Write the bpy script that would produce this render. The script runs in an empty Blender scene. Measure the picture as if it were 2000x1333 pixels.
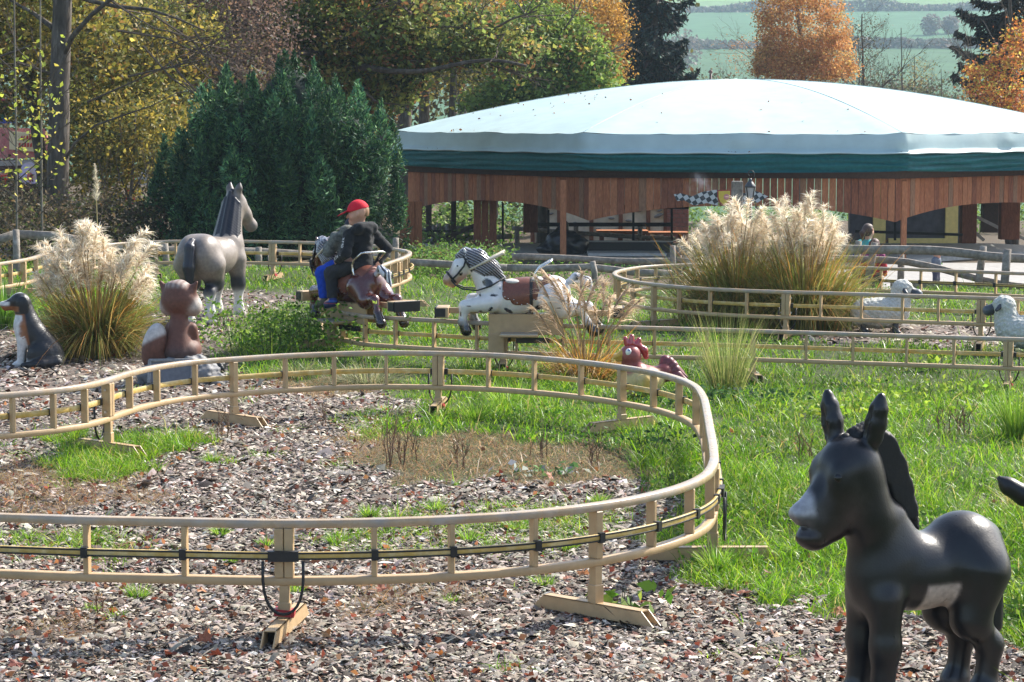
import bpy, bmesh, math, random
import numpy as np
from mathutils import Vector, Matrix, Euler, Quaternion

R = math.radians
rng = np.random.default_rng(11)
random.seed(5)
scene = bpy.context.scene
COL = scene.collection

# ------------------------------------------------------------------ camera
FPX = 4500.0                     # focal length in photo pixels (2000 px wide)
CAMZ = 2.3
PITCH = math.atan((666.5 - 220.0) / FPX)
cd = bpy.data.cameras.new('camera')
cam = bpy.data.objects.new('camera', cd)
COL.objects.link(cam)
cam.location = (0, 0, CAMZ)
cam.rotation_euler = (math.pi / 2 - PITCH, 0, 0)
cd.sensor_width = 36.0
cd.lens = FPX / 2000.0 * 36.0
cd.clip_start = 0.1
cd.clip_end = 4000
scene.camera = cam

# ------------------------------------------------------------------ sky and sun
SUN_EL, SUN_AZ = 40.0, 50.0      # azimuth from +Y towards +X
w = bpy.data.worlds.new('World')
scene.world = w
w.use_nodes = True
wn = w.node_tree.nodes
wl = w.node_tree.links
wn.clear()
sky = wn.new('ShaderNodeTexSky')
sky.sky_type = 'NISHITA'
sky.sun_disc = False
sky.sun_elevation = R(SUN_EL)
sky.sun_rotation = R(SUN_AZ)
sky.air_density = 1.0
sky.dust_density = 2.0
bgn = wn.new('ShaderNodeBackground')
bgn.inputs['Strength'].default_value = 0.135
won = wn.new('ShaderNodeOutputWorld')
wl.new(sky.outputs[0], bgn.inputs['Color'])
wl.new(bgn.outputs[0], won.inputs['Surface'])

sl = bpy.data.lights.new('sun', 'SUN')
sl.energy = 4.6
sl.angle = R(0.6)
sl.color = (1.0, 0.95, 0.86)
so = bpy.data.objects.new('sun', sl)
COL.objects.link(so)
_sd = Vector((math.sin(R(SUN_AZ)) * math.cos(R(SUN_EL)), math.cos(R(SUN_AZ)) * math.cos(R(SUN_EL)), math.sin(R(SUN_EL))))
so.rotation_euler = _sd.to_track_quat('Z', 'Y').to_euler()
so.location = _sd * 60

vs = scene.view_settings
vs.view_transform = 'Standard'
vs.look = 'None'
vs.exposure = 1.1
vs.gamma = 1.0
vs.use_curve_mapping = False
scene.display_settings.display_device = 'sRGB'
cy = scene.cycles
cy.use_denoising = True
try:
    cy.denoiser = 'OPENIMAGEDENOISE'
    cy.denoising_input_passes = 'RGB_ALBEDO_NORMAL'
    cy.denoising_prefilter = 'ACCURATE'
except Exception:
    pass
cy.max_bounces = 6
cy.diffuse_bounces = 3
cy.glossy_bounces = 2
cy.transmission_bounces = 4
cy.transparent_max_bounces = 6
cy.volume_bounces = 1
cy.sample_clamp_indirect = 4.0
cy.caustics_reflective = False
cy.caustics_refractive = False

# ------------------------------------------------------------------ measuring: where a line of sight meets the place
_cp, _sp = math.cos(PITCH), math.sin(PITCH)


def ray(px, py):
    u = (px - 1000.0) / FPX
    v = (666.5 - py) / FPX
    return (u, _cp + v * _sp, -_sp + v * _cp)


def at(px, py, Y, dy=0.0):
    d = ray(px, py)
    t = Y / d[1]
    return Vector((d[0] * t, Y + dy, CAMZ + d[2] * t))


def onz(px, py, z):
    d = ray(px, py)
    t = (z - CAMZ) / d[2]
    return Vector((d[0] * t, d[1] * t, z))


def project(p):
    x, y, z = p[0], p[1], p[2] - CAMZ
    f = y * _cp - z * _sp
    v = y * _sp + z * _cp
    return 1000 + FPX * x / f, 666.5 - FPX * v / f


def ss(t):
    t = np.clip(t, 0, 1)
    return t * t * (3 - 2 * t)


def gz(x, y):
    """height of the ground"""
    x = np.asarray(x, float)
    y = np.asarray(y, float)
    z = 0.26 * ss((-x + 0.2) / 2.4) * ss((y - 19.0) / 8.0) * (1 - ss((y - 31.0) / 4.0))
    z = z - 0.62 * ss((x + 4.6) / 2.4) * ss((y - 29.5) / 5.0)
    z = z - 0.16 * ss(x / 2.5) * np.exp(-((y - 20.3) / 1.8) ** 2)
    z = z + 0.018 * np.sin(x * 2.3 + y * 0.7) * np.sin(y * 1.7 - x * 0.6)
    z = z - 0.80 * ss((x + 3.2) / 2.0) * ss((y - 50.5) / 4.0)
    z = z - 0.055 * ss((14.0 - y) / 3.0) - 3.5 * ss((y - 75) / 60.0)
    return z


def gnd(px, py):
    d = ray(px, py)
    lo, hi = 5.0, None
    t = 5.0
    while t < 200:
        if CAMZ + d[2] * t < float(gz(d[0] * t, d[1] * t)):
            hi = t
            break
        lo = t
        t += 0.25
    if hi is None:
        hi = 200
    for _ in range(24):
        m = 0.5 * (lo + hi)
        if CAMZ + d[2] * m < float(gz(d[0] * m, d[1] * m)):
            hi = m
        else:
            lo = m
    return Vector((d[0] * hi, d[1] * hi, CAMZ + d[2] * hi))


def S(Y):
    """photo pixels per metre at distance Y"""
    return FPX / Y


# ------------------------------------------------------------------ materials
def _n(nt, t, **kw):
    n = nt.nodes.new(t)
    for k, v in kw.items():
        setattr(n, k, v)
    return n


def mat(name, col=(0.5, 0.5, 0.5), rough=0.6, var=0.15, nscale=14.0, bump=0.15, bscale=60.0, metallic=0.0, spec=0.5,
        coat=0.0, attr=False, trans=0.0, col2=None, dirt=0.0, stretch=None, sheen=0.0, emit=None):
    m = bpy.data.materials.new(name)
    m.use_nodes = True
    nt = m.node_tree
    nt.nodes.clear()
    L = nt.links.new
    out = _n(nt, 'ShaderNodeOutputMaterial')
    b = _n(nt, 'ShaderNodeBsdfPrincipled')
    b.inputs['Roughness'].default_value = rough
    b.inputs['Metallic'].default_value = metallic
    b.inputs['Specular IOR Level'].default_value = spec
    b.inputs['Coat Weight'].default_value = coat
    b.inputs['Coat Roughness'].default_value = 0.12
    b.inputs['Sheen Weight'].default_value = sheen
    tc = _n(nt, 'ShaderNodeTexCoord')
    src = tc.outputs['Object']
    if stretch:
        mp = _n(nt, 'ShaderNodeMapping')
        mp.inputs['Scale'].default_value = stretch
        L(src, mp.inputs['Vector'])
        src = mp.outputs[0]
    noi = _n(nt, 'ShaderNodeTexNoise')
    noi.inputs['Scale'].default_value = nscale
    noi.inputs['Detail'].default_value = 5.0
    noi.inputs['Roughness'].default_value = 0.65
    L(src, noi.inputs['Vector'])
    if attr:
        a = _n(nt, 'ShaderNodeAttribute')
        a.attribute_name = 'Col'
        base = a.outputs['Color']
    else:
        rgb = _n(nt, 'ShaderNodeRGB')
        rgb.outputs[0].default_value = (*col, 1)
        base = rgb.outputs[0]
    if col2 is not None:
        mx = _n(nt, 'ShaderNodeMix', data_type='RGBA')
        mx.inputs[7].default_value = (*col2, 1)
        rp = _n(nt, 'ShaderNodeMapRange')
        rp.inputs[1].default_value = 0.45
        rp.inputs[2].default_value = 0.68
        L(noi.outputs[0], rp.inputs[0])
        L(rp.outputs[0], mx.inputs[0])
        L(base, mx.inputs[6])
        base = mx.outputs[2]
    if var > 0:
        mr = _n(nt, 'ShaderNodeMapRange')
        mr.inputs[1].default_value = 0.25
        mr.inputs[2].default_value = 0.75
        mr.inputs[3].default_value = 1 - var
        mr.inputs[4].default_value = 1 + var
        n2 = _n(nt, 'ShaderNodeTexNoise')
        n2.inputs['Scale'].default_value = nscale * 2.3
        n2.inputs['Detail'].default_value = 4.0
        L(src, n2.inputs['Vector'])
        L(n2.outputs[0], mr.inputs[0])
        mul = _n(nt, 'ShaderNodeMix', data_type='RGBA', blend_type='MULTIPLY')
        mul.inputs[0].default_value = 1.0
        L(base, mul.inputs[6])
        L(mr.outputs[0], mul.inputs[7])
        base = mul.outputs[2]
    if dirt > 0:
        n3 = _n(nt, 'ShaderNodeTexNoise')
        n3.inputs['Scale'].default_value = nscale * 0.6
        n3.inputs['Detail'].default_value = 8.0
        n3.inputs['Roughness'].default_value = 0.75
        L(src, n3.inputs['Vector'])
        r3 = _n(nt, 'ShaderNodeMapRange')
        r3.inputs[1].default_value = 0.5
        r3.inputs[2].default_value = 0.72
        r3.inputs[4].default_value = dirt
        L(n3.outputs[0], r3.inputs[0])
        m3 = _n(nt, 'ShaderNodeMix', data_type='RGBA')
        m3.inputs[7].default_value = (0.07, 0.055, 0.04, 1)
        L(r3.outputs[0], m3.inputs[0])
        L(base, m3.inputs[6])
        base = m3.outputs[2]
    L(base, b.inputs['Base Color'])
    if rough < 0.6 and var > 0:
        rr = _n(nt, 'ShaderNodeMapRange')
        rr.inputs[3].default_value = max(0.05, rough - 0.12)
        rr.inputs[4].default_value = rough + 0.18
        L(noi.outputs[0], rr.inputs[0])
        L(rr.outputs[0], b.inputs['Roughness'])
    if bump > 0:
        nb = _n(nt, 'ShaderNodeTexNoise')
        nb.inputs['Scale'].default_value = bscale
        nb.inputs['Detail'].default_value = 4.0
        L(src, nb.inputs['Vector'])
        bp = _n(nt, 'ShaderNodeBump')
        bp.inputs['Strength'].default_value = bump
        bp.inputs['Distance'].default_value = 0.01
        L(nb.outputs[0], bp.inputs['Height'])
        L(bp.outputs[0], b.inputs['Normal'])
    sh = b.outputs[0]
    if trans > 0:
        tr = _n(nt, 'ShaderNodeBsdfTranslucent')
        hs = _n(nt, 'ShaderNodeHueSaturation')
        hs.inputs['Saturation'].default_value = 1.05
        hs.inputs['Value'].default_value = 1.15
        L(base, hs.inputs['Color'])
        L(hs.outputs[0], tr.inputs['Color'])
        ms = _n(nt, 'ShaderNodeMixShader')
        ms.inputs[0].default_value = trans
        L(b.outputs[0], ms.inputs[1])
        L(tr.outputs[0], ms.inputs[2])
        sh = ms.outputs[0]
    L(sh, out.inputs['Surface'])
    return m


M = {}
M['leaf'] = mat('leaf_blade', rough=0.55, var=0, bump=0, attr=True, trans=0.42, spec=0.18)
M['grass'] = mat('grass_blade', rough=0.38, var=0, bump=0, attr=True, trans=0.45, spec=0.25)
M['needle'] = mat('needle_spray', rough=0.6, var=0, bump=0, attr=True, trans=0.15, spec=0.15)
M['plume'] = mat('feathery_plume', rough=0.8, var=0, bump=0, attr=True, trans=0.5, spec=0.2)
M['chip'] = mat('bark_chip', rough=0.7, var=0.2, nscale=60, bump=0.3, bscale=120, attr=True, spec=0.2)
M['bark'] = mat('bark', (0.075, 0.062, 0.05), 0.9, 0.4, 9, 1.0, 22, col2=(0.15, 0.13, 0.11), stretch=(1, 1, 0.25), spec=0.2)
M['bark_pale'] = mat('pale_bark', (0.17, 0.15, 0.12), 0.9, 0.35, 9, 0.8, 25, col2=(0.25, 0.23, 0.2), stretch=(1, 1, 0.3), spec=0.2)
M['twig'] = mat('twig', (0.11, 0.085, 0.065), 0.9, 0.3, 20, 0.2, 60, spec=0.2)
M['statue'] = mat('painted_fibreglass', rough=0.38, var=0.22, nscale=14, bump=0.10, bscale=110, attr=True, spec=0.42, dirt=0.0)
M['gloss'] = mat('glossy_dark_fibreglass', rough=0.30, var=0.25, nscale=17, bump=0.10, bscale=130, attr=True, spec=0.5)
M['statue_matt'] = mat('weathered_painted_fibreglass', rough=0.62, var=0.22, nscale=16, bump=0.15, bscale=70, attr=True, spec=0.4, dirt=0.25)
M['lacquer'] = mat('lacquered_paint', rough=0.22, var=0.08, nscale=9, bump=0.03, bscale=60, attr=True, spec=0.6, coat=0.6)
M['beige'] = mat('beige_powder_coat', (0.46, 0.32, 0.175), 0.42, 0.12, 7, 0.05, 120, dirt=0.16, spec=0.45)
M['beige_worn'] = mat('worn_beige_rail', (0.43, 0.315, 0.20), 0.26, 0.15, 6, 0.08, 100, col2=(0.36, 0.32, 0.28), dirt=0.14, spec=0.5)
M['yellow'] = mat('yellow_conductor', (0.50, 0.34, 0.09), 0.4, 0.15, 12, 0.05, 80, col2=(0.62, 0.5, 0.25))
M['black'] = mat('black_rubber', (0.012, 0.012, 0.013), 0.5, 0.2, 20, 0.1, 90)
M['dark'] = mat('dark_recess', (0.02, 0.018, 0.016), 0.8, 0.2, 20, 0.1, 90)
M['red'] = mat('red_tape', (0.38, 0.02, 0.03), 0.5, 0.2, 20, 0.1, 90)
M['steel'] = mat('galvanised_steel', (0.45, 0.45, 0.45), 0.4, 0.15, 20, 0.05, 90, metallic=0.85)
M['chrome'] = mat('chromed_steel', (0.7, 0.69, 0.66), 0.22, 0.1, 20, 0.02, 90, metallic=1.0)
M['cream'] = mat('cream_grip', (0.62, 0.55, 0.42), 0.5, 0.12, 20, 0.05, 90, dirt=0.1)
M['oldwood'] = mat('weathered_wood', (0.22, 0.19, 0.16), 0.85, 0.35, 8, 0.6, 40, col2=(0.33, 0.3, 0.26), stretch=(1, 1, 1), spec=0.25)
M['board'] = mat('stained_board', (0.34, 0.125, 0.06), 0.7, 0.35, 6, 0.35, 30, col2=(0.44, 0.18, 0.085), stretch=(6, 6, 0.8), spec=0.12, dirt=0.3)
M['board_b'] = mat('stained_board_dark', (0.23, 0.085, 0.048), 0.7, 0.35, 6, 0.35, 30, col2=(0.33, 0.13, 0.07), stretch=(6, 6, 0.8), spec=0.12, dirt=0.35)
M['board_c'] = mat('stained_board_light', (0.45, 0.185, 0.09), 0.7, 0.3, 6, 0.35, 30, col2=(0.35, 0.14, 0.07), stretch=(6, 6, 0.8), spec=0.12, dirt=0.2)
M['board_d'] = mat('greyed_board', (0.27, 0.15, 0.09), 0.75, 0.35, 6, 0.35, 30, col2=(0.36, 0.19, 0.11), stretch=(6, 6, 0.8), spec=0.12, dirt=0.4)
M['darkwood'] = mat('dark_timber', (0.05, 0.028, 0.02), 0.75, 0.3, 8, 0.3, 40)
M['deck'] = mat('pale_decking', (0.42, 0.40, 0.37), 0.75, 0.2, 6, 0.2, 40, dirt=0.2)
M['concrete'] = mat('pale_concrete', (0.30, 0.285, 0.265), 0.85, 0.18, 3, 0.2, 30, dirt=0.2)
M['white'] = mat('white_paint', (0.75, 0.74, 0.72), 0.5, 0.08, 10, 0.03, 60)
M['cloth_black'] = mat('black_sweat_cloth', (0.016, 0.017, 0.02), 0.9, 0.25, 30, 0.5, 160, sheen=0.15, spec=0.2)
M['cloth_blue'] = mat('blue_cloth', (0.012, 0.06, 0.42), 0.85, 0.2, 30, 0.4, 160, spec=0.2)
M['cloth_grey'] = mat('camouflage_cloth', (0.17, 0.18, 0.16), 0.9, 0.3, 22, 0.4, 160, col2=(0.05, 0.055, 0.055), spec=0.2)
M['cap_red'] = mat('red_cap_cloth', (0.62, 0.016, 0.035), 0.8, 0.12, 30, 0.2, 200, spec=0.25)
M['leather'] = mat('brown_leather', (0.17, 0.055, 0.033), 0.4, 0.2, 18, 0.15, 100)
M['skin'] = mat('skin', (0.58, 0.33, 0.23), 0.55, 0.08, 20, 0.05, 80, attr=False, spec=0.35)
M['skinattr'] = mat('painted_skin', rough=0.55, var=0.06, nscale=25, bump=0.05, bscale=90, attr=True, spec=0.35)
M['hair'] = mat('hair', (0.17, 0.10, 0.05), 0.6, 0.3, 40, 0.4, 150, stretch=(3, 3, 0.6))


# ------------------------------------------------------------------ objects
def tag(o, label=None, cat=None, group=None, kind=None):
    if label:
        o['label'] = label
    if cat:
        o['category'] = cat
    if group:
        o['group'] = group
    if kind:
        o['kind'] = kind
    return o


def empty(name, loc=(0, 0, 0), label=None, cat=None, group=None, rz=0.0):
    o = bpy.data.objects.new(name, None)
    COL.objects.link(o)
    o.location = loc
    o.rotation_euler = (0, 0, rz)
    o.empty_display_size = 0.1
    return tag(o, label, cat, group)


def world_of(o):
    m = o.matrix_parent_inverse @ Matrix.LocRotScale(o.location, o.rotation_euler, o.scale)
    return world_of(o.parent) @ m if o.parent else m


def link(name, me, material, parent=None, loc=None):
    o = bpy.data.objects.new(name, me)
    COL.objects.link(o)
    if material is not None and len(me.materials) == 0:
        me.materials.append(material)
    if parent is not None:
        o.parent = parent
        if loc is None:                       # mesh given in world space: bring it to the parent's frame
            o.matrix_parent_inverse = world_of(parent).inverted()
        else:
            o.location = loc
    elif loc is not None:
        o.location = loc
    return o


def npmesh(name, V, F, C=None, smooth=False):
    """mesh from arrays; F is (n,3) or (n,4), C one colour per vertex"""
    V = np.ascontiguousarray(V, np.float32)
    F = np.ascontiguousarray(F, np.int32)
    me = bpy.data.meshes.new(name)
    me.vertices.add(len(V))
    me.vertices.foreach_set('co', V.ravel())
    k = F.shape[1]
    me.loops.add(F.size)
    me.loops.foreach_set('vertex_index', F.ravel())
    me.polygons.add(len(F))
    me.polygons.foreach_set('loop_start', np.arange(0, F.size, k, dtype=np.int32))
    me.polygons.foreach_set('loop_total', np.full(len(F), k, np.int32))
    if smooth:
        me.polygons.foreach_set('use_smooth', np.ones(len(F), bool))
    me.update(calc_edges=True)
    if C is not None:
        C = np.asarray(C, np.float32)
        if C.shape[1] == 3:
            C = np.concatenate([C, np.ones((len(C), 1), np.float32)], 1)
        ca = me.color_attributes.new('Col', 'FLOAT_COLOR', 'POINT')
        ca.data.foreach_set('color', np.ascontiguousarray(C).ravel())
    return me


class MB:
    """collects simple solids and links them as one mesh object"""

    def __init__(self):
        self.v, self.f, self.c = [], [], []

    def add(self, verts, faces, col=None):
        o = len(self.v)
        self.v += [tuple(p) for p in verts]
        self.f += [tuple(i + o for i in f) for f in faces]
        self.c += [col or (1, 1, 1)] * len(verts)
        return self

    def box(self, c, size, rot=None, col=None, top=1.0):
        x, y, z = size[0] / 2, size[1] / 2, size[2] / 2
        vs_ = [(-x, -y, -z), (x, -y, -z), (x, y, -z), (-x, y, -z), (-x * top, -y * top, z), (x * top, -y * top, z), (x * top, y * top, z), (-x * top, y * top, z)]
        m = rot.to_matrix() if isinstance(rot, (Euler, Quaternion)) else (rot if rot is not None else Matrix.Identity(3))
        c = Vector(c)
        vs_ = [m @ Vector(p) + c for p in vs_]
        return self.add(vs_, [(0, 3, 2, 1), (4, 5, 6, 7), (0, 1, 5, 4), (1, 2, 6, 5), (2, 3, 7, 6), (3, 0, 4, 7)], col)

    def bar(self, a, b, wdt, h, up=(0, 0, 1), col=None):
        a, b = Vector(a), Vector(b)
        d = (b - a)
        ln = d.length
        z = d.normalized()
        s = z.cross(Vector(up))
        if s.length < 1e-4:
            s = z.cross(Vector((0, 1, 0)))
        s.normalize()
        u = s.cross(z).normalized()
        m = Matrix((s, u, z)).transposed()
        return self.box((a + b) / 2, (wdt, h, ln), m, col)

    def tube(self, pts, r, n=6, caps=True, col=None, flat=1.0):
        pts = [Vector(p) for p in pts]
        k = len(pts)
        rs = [r] * k if isinstance(r, (int, float)) else list(r)
        t0 = (pts[1] - pts[0]).normalized()
        ref = Vector((0, 0, 1)) if abs(t0.z) < 0.9 else Vector((1, 0, 0))
        nrm = t0.cross(ref).normalized()
        vs_, fs = [], []
        for i in range(k):
            a = pts[max(0, i - 1)]
            b = pts[min(k - 1, i + 1)]
            t = (b - a)
            if t.length < 1e-9:
                t = t0.copy()
            t.normalize()
            nrm = (nrm - t * nrm.dot(t))
            if nrm.length < 1e-6:
                nrm = t.cross(Vector((0.3, 0.5, 0.8)))
            nrm.normalize()
            bn = t.cross(nrm)
            for j in range(n):
                an = 2 * math.pi * j / n
                vs_.append(pts[i] + (nrm * math.cos(an) * flat + bn * math.sin(an)) * rs[i])
        for i in range(k - 1):
            for j in range(n):
                j2 = (j + 1) % n
                fs.append((i * n + j, i * n + j2, (i + 1) * n + j2, (i + 1) * n + j))
        if caps:
            fs.append(tuple(range(n - 1, -1, -1)))
            fs.append(tuple((k - 1) * n + j for j in range(n)))
        return self.add(vs_, fs, col)

    def lathe(self, c, prof, n=14, col=None):
        c = Vector(c)
        vs_, fs = [], []
        for (r_, z_) in prof:
            for j in range(n):
                an = 2 * math.pi * j / n
                vs_.append(c + Vector((r_ * math.cos(an), r_ * math.sin(an), z_)))
        for i in range(len(prof) - 1):
            for j in range(n):
                j2 = (j + 1) % n
                fs.append((i * n + j, i * n + j2, (i + 1) * n + j2, (i + 1) * n + j))
        fs.append(tuple(range(n - 1, -1, -1)))
        fs.append(tuple((len(prof) - 1) * n + j for j in range(n)))
        return self.add(vs_, fs, col)

    def prism(self, poly, vec, col=None):
        """closed polygon (3-D points) extruded along vec"""
        k = len(poly)
        a = [Vector(p) for p in poly]
        b = [p + Vector(vec) for p in a]
        fs = [tuple(range(k - 1, -1, -1)), tuple(range(k, 2 * k))]
        for i in range(k):
            j = (i + 1) % k
            fs.append((i, j, k + j, k + i))
        return self.add(a + b, fs, col)

    def mesh(self, name, smooth=False, color=False, bevel=0.0):
        me = bpy.data.meshes.new(name)
        me.from_pydata(self.v, [], self.f)
        bm = bmesh.new()
        bm.from_mesh(me)
        bmesh.ops.recalc_face_normals(bm, faces=bm.faces)
        if bevel > 0:
            bmesh.ops.bevel(bm, geom=[e for e in bm.edges], offset=bevel, segments=1, affect='EDGES', clamp_overlap=True)
        bm.to_mesh(me)
        bm.free()
        if smooth:
            me.polygons.foreach_set('use_smooth', [True] * len(me.polygons))
        if color and bevel == 0:
            ca = me.color_attributes.new('Col', 'FLOAT_COLOR', 'POINT')
            ca.data.foreach_set('color', np.array([(*c, 1) for c in self.c], np.float32).ravel())
        me.update()
        return me

    def build(self, name, material, parent=None, smooth=False, color=False, bevel=0.0, loc=None):
        return link(name, self.mesh(name, smooth, color, bevel), material, parent, loc)


def copy_tree(o, parent=None):
    c = o.copy()
    COL.objects.link(c)
    c.parent = parent
    for ch in list(o.children):
        copy_tree(ch, c)
    return c


# ------------------------------------------------------------------ organic bodies: blended solids -> one continuous surface
def smin(a, b, k):
    h = np.clip(0.5 + 0.5 * (b - a) / k, 0, 1)
    return b * (1 - h) + a * h - k * h * (1 - h)


def _dist(pr, P):
    if pr[0] == 'c':
        a, b, ra, rb = np.array(pr[1], float), np.array(pr[2], float), pr[3], pr[4]
        ba = b - a
        h = np.clip(((P - a) @ ba) / max(ba @ ba, 1e-9), 0, 1)
        q = P - a - h[..., None] * ba
        return np.sqrt((q * q).sum(-1)) - (ra + (rb - ra) * h)
    c, r = np.array(pr[1], float), np.array(pr[2], float)
    q = P - c
    if pr[3] is not None:
        q = q @ np.array(pr[3].to_matrix() if hasattr(pr[3], 'to_matrix') else pr[3], float)   # rows -> local axes
    k0 = np.sqrt(((q / r) ** 2).sum(-1))
    k1 = np.sqrt(((q / (r * r)) ** 2).sum(-1))
    return np.where(k1 > 1e-9, k0 * (k0 - 1.0) / np.maximum(k1, 1e-9), -r.min())


def C(a, b, ra, rb, col=0, k=None):
    return ('c', tuple(a), tuple(b), ra, rb, col, k)


def E(c, r, col=0, rot=None, k=None):
    return ('e', tuple(c), tuple(r), rot, None, col, k)


def _bounds(pr):
    if pr[0] == 'c':
        a, b = np.array(pr[1]), np.array(pr[2])
        rr = max(pr[3], pr[4])
        return np.minimum(a, b) - rr, np.maximum(a, b) + rr
    c = np.array(pr[1])
    rr = max(pr[2]) if pr[3] is not None else np.array(pr[2])
    return c - rr, c + rr


def organic(prims, h, k=0.04, inflate=0.0, clip=None, noise=None):
    """returns vertices, quads and blended primitive colours"""
    bs = [_bounds(p) for p in prims]
    lo = np.min([b[0] for b in bs], 0) - inflate - 3 * h
    hi = np.max([b[1] for b in bs], 0) + inflate + 3 * h
    n = np.ceil((hi - lo) / h).astype(int) + 1
    G = np.stack(np.meshgrid(*[lo[i] + h * np.arange(n[i]) for i in range(3)], indexing='ij'), -1)
    D = np.full(tuple(n), 9.0)
    for p, b in zip(prims, bs):
        kk = p[6] if p[6] is not None else k
        m = kk * 1.2 + inflate + 4 * h
        i0 = np.maximum(((b[0] - m - lo) / h).astype(int), 0)
        i1 = np.minimum(((b[1] + m - lo) / h).astype(int) + 2, n)
        sl_ = tuple(slice(i0[i], i1[i]) for i in range(3))
        d = _dist(p, G[sl_])
        D[sl_] = smin(D[sl_], d, kk)
    D = D - inflate
    if noise is not None:
        D = D + noise(G)
    if clip is not None:
        D = np.maximum(D, clip(G))
    Vt, F = surfnet(D, lo, h)
    cols = np.zeros((len(Vt), 3))
    wt = np.zeros(len(Vt))
    for p in prims:
        c = p[5]
        if isinstance(c, int):
            c = (0.5, 0.5, 0.5)
        d = _dist(p, Vt)
        wgt = np.exp(-np.clip(d, -0.02, 0.5) / 0.010)
        cols += wgt[:, None] * np.array(c)
        wt += wgt
    return Vt, F, cols / np.maximum(wt, 1e-12)[:, None]


def surfnet(D, o, h):
    nx, ny, nz = D.shape
    s = D < 0
    cnt = np.zeros((nx - 1, ny - 1, nz - 1), np.int8)
    for i in (0, 1):
        for j in (0, 1):
            for k in (0, 1):
                cnt += s[i:nx - 1 + i, j:ny - 1 + j, k:nz - 1 + k]
    mask = (cnt > 0) & (cnt < 8)
    idx = np.argwhere(mask)
    acc = np.zeros((len(idx), 3))
    num = np.zeros(len(idx))
    cs = [(i, j, k) for i in (0, 1) for j in (0, 1) for k in (0, 1)]
    for a in cs:
        for ax in range(3):
            if a[ax] == 0:
                b = list(a)
                b[ax] = 1
                ia = idx + np.array(a)
                ib = idx + np.array(b)
                d0 = D[ia[:, 0], ia[:, 1], ia[:, 2]]
                d1 = D[ib[:, 0], ib[:, 1], ib[:, 2]]
                cr = (d0 < 0) != (d1 < 0)
                t = np.where(cr, d0 / np.where(cr, d0 - d1, 1), 0)
                p = np.array(a, float) + t[:, None] * (np.array(b, float) - np.array(a, float))
                acc[cr] += p[cr]
                num[cr] += 1
    V = o + h * (idx + acc / num[:, None])
    vid = np.full(mask.shape, -1, np.int64)
    vid[mask] = np.arange(len(idx))
    Fs = []
    for ax in range(3):
        sl0 = [slice(None)] * 3
        sl1 = [slice(None)] * 3
        sl0[ax] = slice(0, D.shape[ax] - 1)
        sl1[ax] = slice(1, D.shape[ax])
        ch = s[tuple(sl0)] != s[tuple(sl1)]
        ins = s[tuple(sl0)]
        o1, o2 = [(1, 2), (2, 0), (0, 1)][ax]
        pts = np.argwhere(ch)
        ok = (pts[:, o1] > 0) & (pts[:, o2] > 0) & (pts[:, o1] < D.shape[o1] - 1) & (pts[:, o2] < D.shape[o2] - 1)
        pts = pts[ok]
        fl = ins[pts[:, 0], pts[:, 1], pts[:, 2]]
        q = []
        for (da, db) in ((-1, -1), (0, -1), (0, 0), (-1, 0)):
            c = pts.copy()
            c[:, o1] += da
            c[:, o2] += db
            q.append(vid[c[:, 0], c[:, 1], c[:, 2]])
        q = np.stack(q, 1)
        q[~fl] = q[~fl][:, ::-1]
        Fs.append(q)
    F = np.concatenate(Fs)
    return V, F[(F >= 0).all(1)]


def organic_obj(name, prims, h, material, parent=None, k=0.04, inflate=0.0, clip=None, paint=None, noise=None, xf=None, loc=None):
    V, F, Cc = organic(prims, h, k, inflate, clip, noise)
    if paint is not None:
        Cc = paint(V, Cc)
    if xf is not None:
        V = V @ np.array(xf.to_3x3()).T + np.array(xf.translation)
    return link(name, npmesh(name, V, F, np.clip(Cc, 0, 1), True), material, parent, loc)


def mixc(Cc, col, wgt):
    wgt = np.clip(wgt, 0, 1)[:, None]
    return Cc * (1 - wgt) + np.array(col) * wgt


# ------------------------------------------------------------------ paths
def spline(pts, step=0.05):
    P = np.array([tuple(p) for p in pts], float)
    P = np.vstack([2 * P[0] - P[1], P, 2 * P[-1] - P[-2]])
    out = []
    for i in range(1, len(P) - 2):
        p0, p1, p2, p3 = P[i - 1:i + 3]
        n = 24
        t0, t1 = 0.0, max(np.linalg.norm(p1 - p0), 1e-6) ** 0.5
        t2 = t1 + max(np.linalg.norm(p2 - p1), 1e-6) ** 0.5
        t3 = t2 + max(np.linalg.norm(p3 - p2), 1e-6) ** 0.5
        for q in range(n):
            t = t1 + (t2 - t1) * q / n
            A1 = (t1 - t) / (t1 - t0) * p0 + (t - t0) / (t1 - t0) * p1
            A2 = (t2 - t) / (t2 - t1) * p1 + (t - t1) / (t2 - t1) * p2
            A3 = (t3 - t) / (t3 - t2) * p2 + (t - t2) / (t3 - t2) * p3
            B1 = (t2 - t) / (t2 - t0) * A1 + (t - t0) / (t2 - t0) * A2
            B2 = (t3 - t) / (t3 - t1) * A2 + (t - t1) / (t3 - t1) * A3
            out.append((t2 - t) / (t2 - t1) * B1 + (t - t1) / (t2 - t1) * B2)
    out.append(P[-2])
    out = np.array(out)
    ds = np.r_[0, np.cumsum(np.linalg.norm(np.diff(out, axis=0), axis=1))]
    s = np.linspace(0, ds[-1], max(3, int(ds[-1] / step)))
    return np.stack([np.interp(s, ds, out[:, i]) for i in range(3)], 1)


def frames(P):
    T = np.gradient(P, axis=0)
    T /= np.linalg.norm(T, axis=1)[:, None]
    Sd = np.cross(T, (0, 0, 1.0))
    Sd /= np.linalg.norm(Sd, axis=1)[:, None]
    U = np.cross(Sd, T)
    return T, Sd, U


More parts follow.
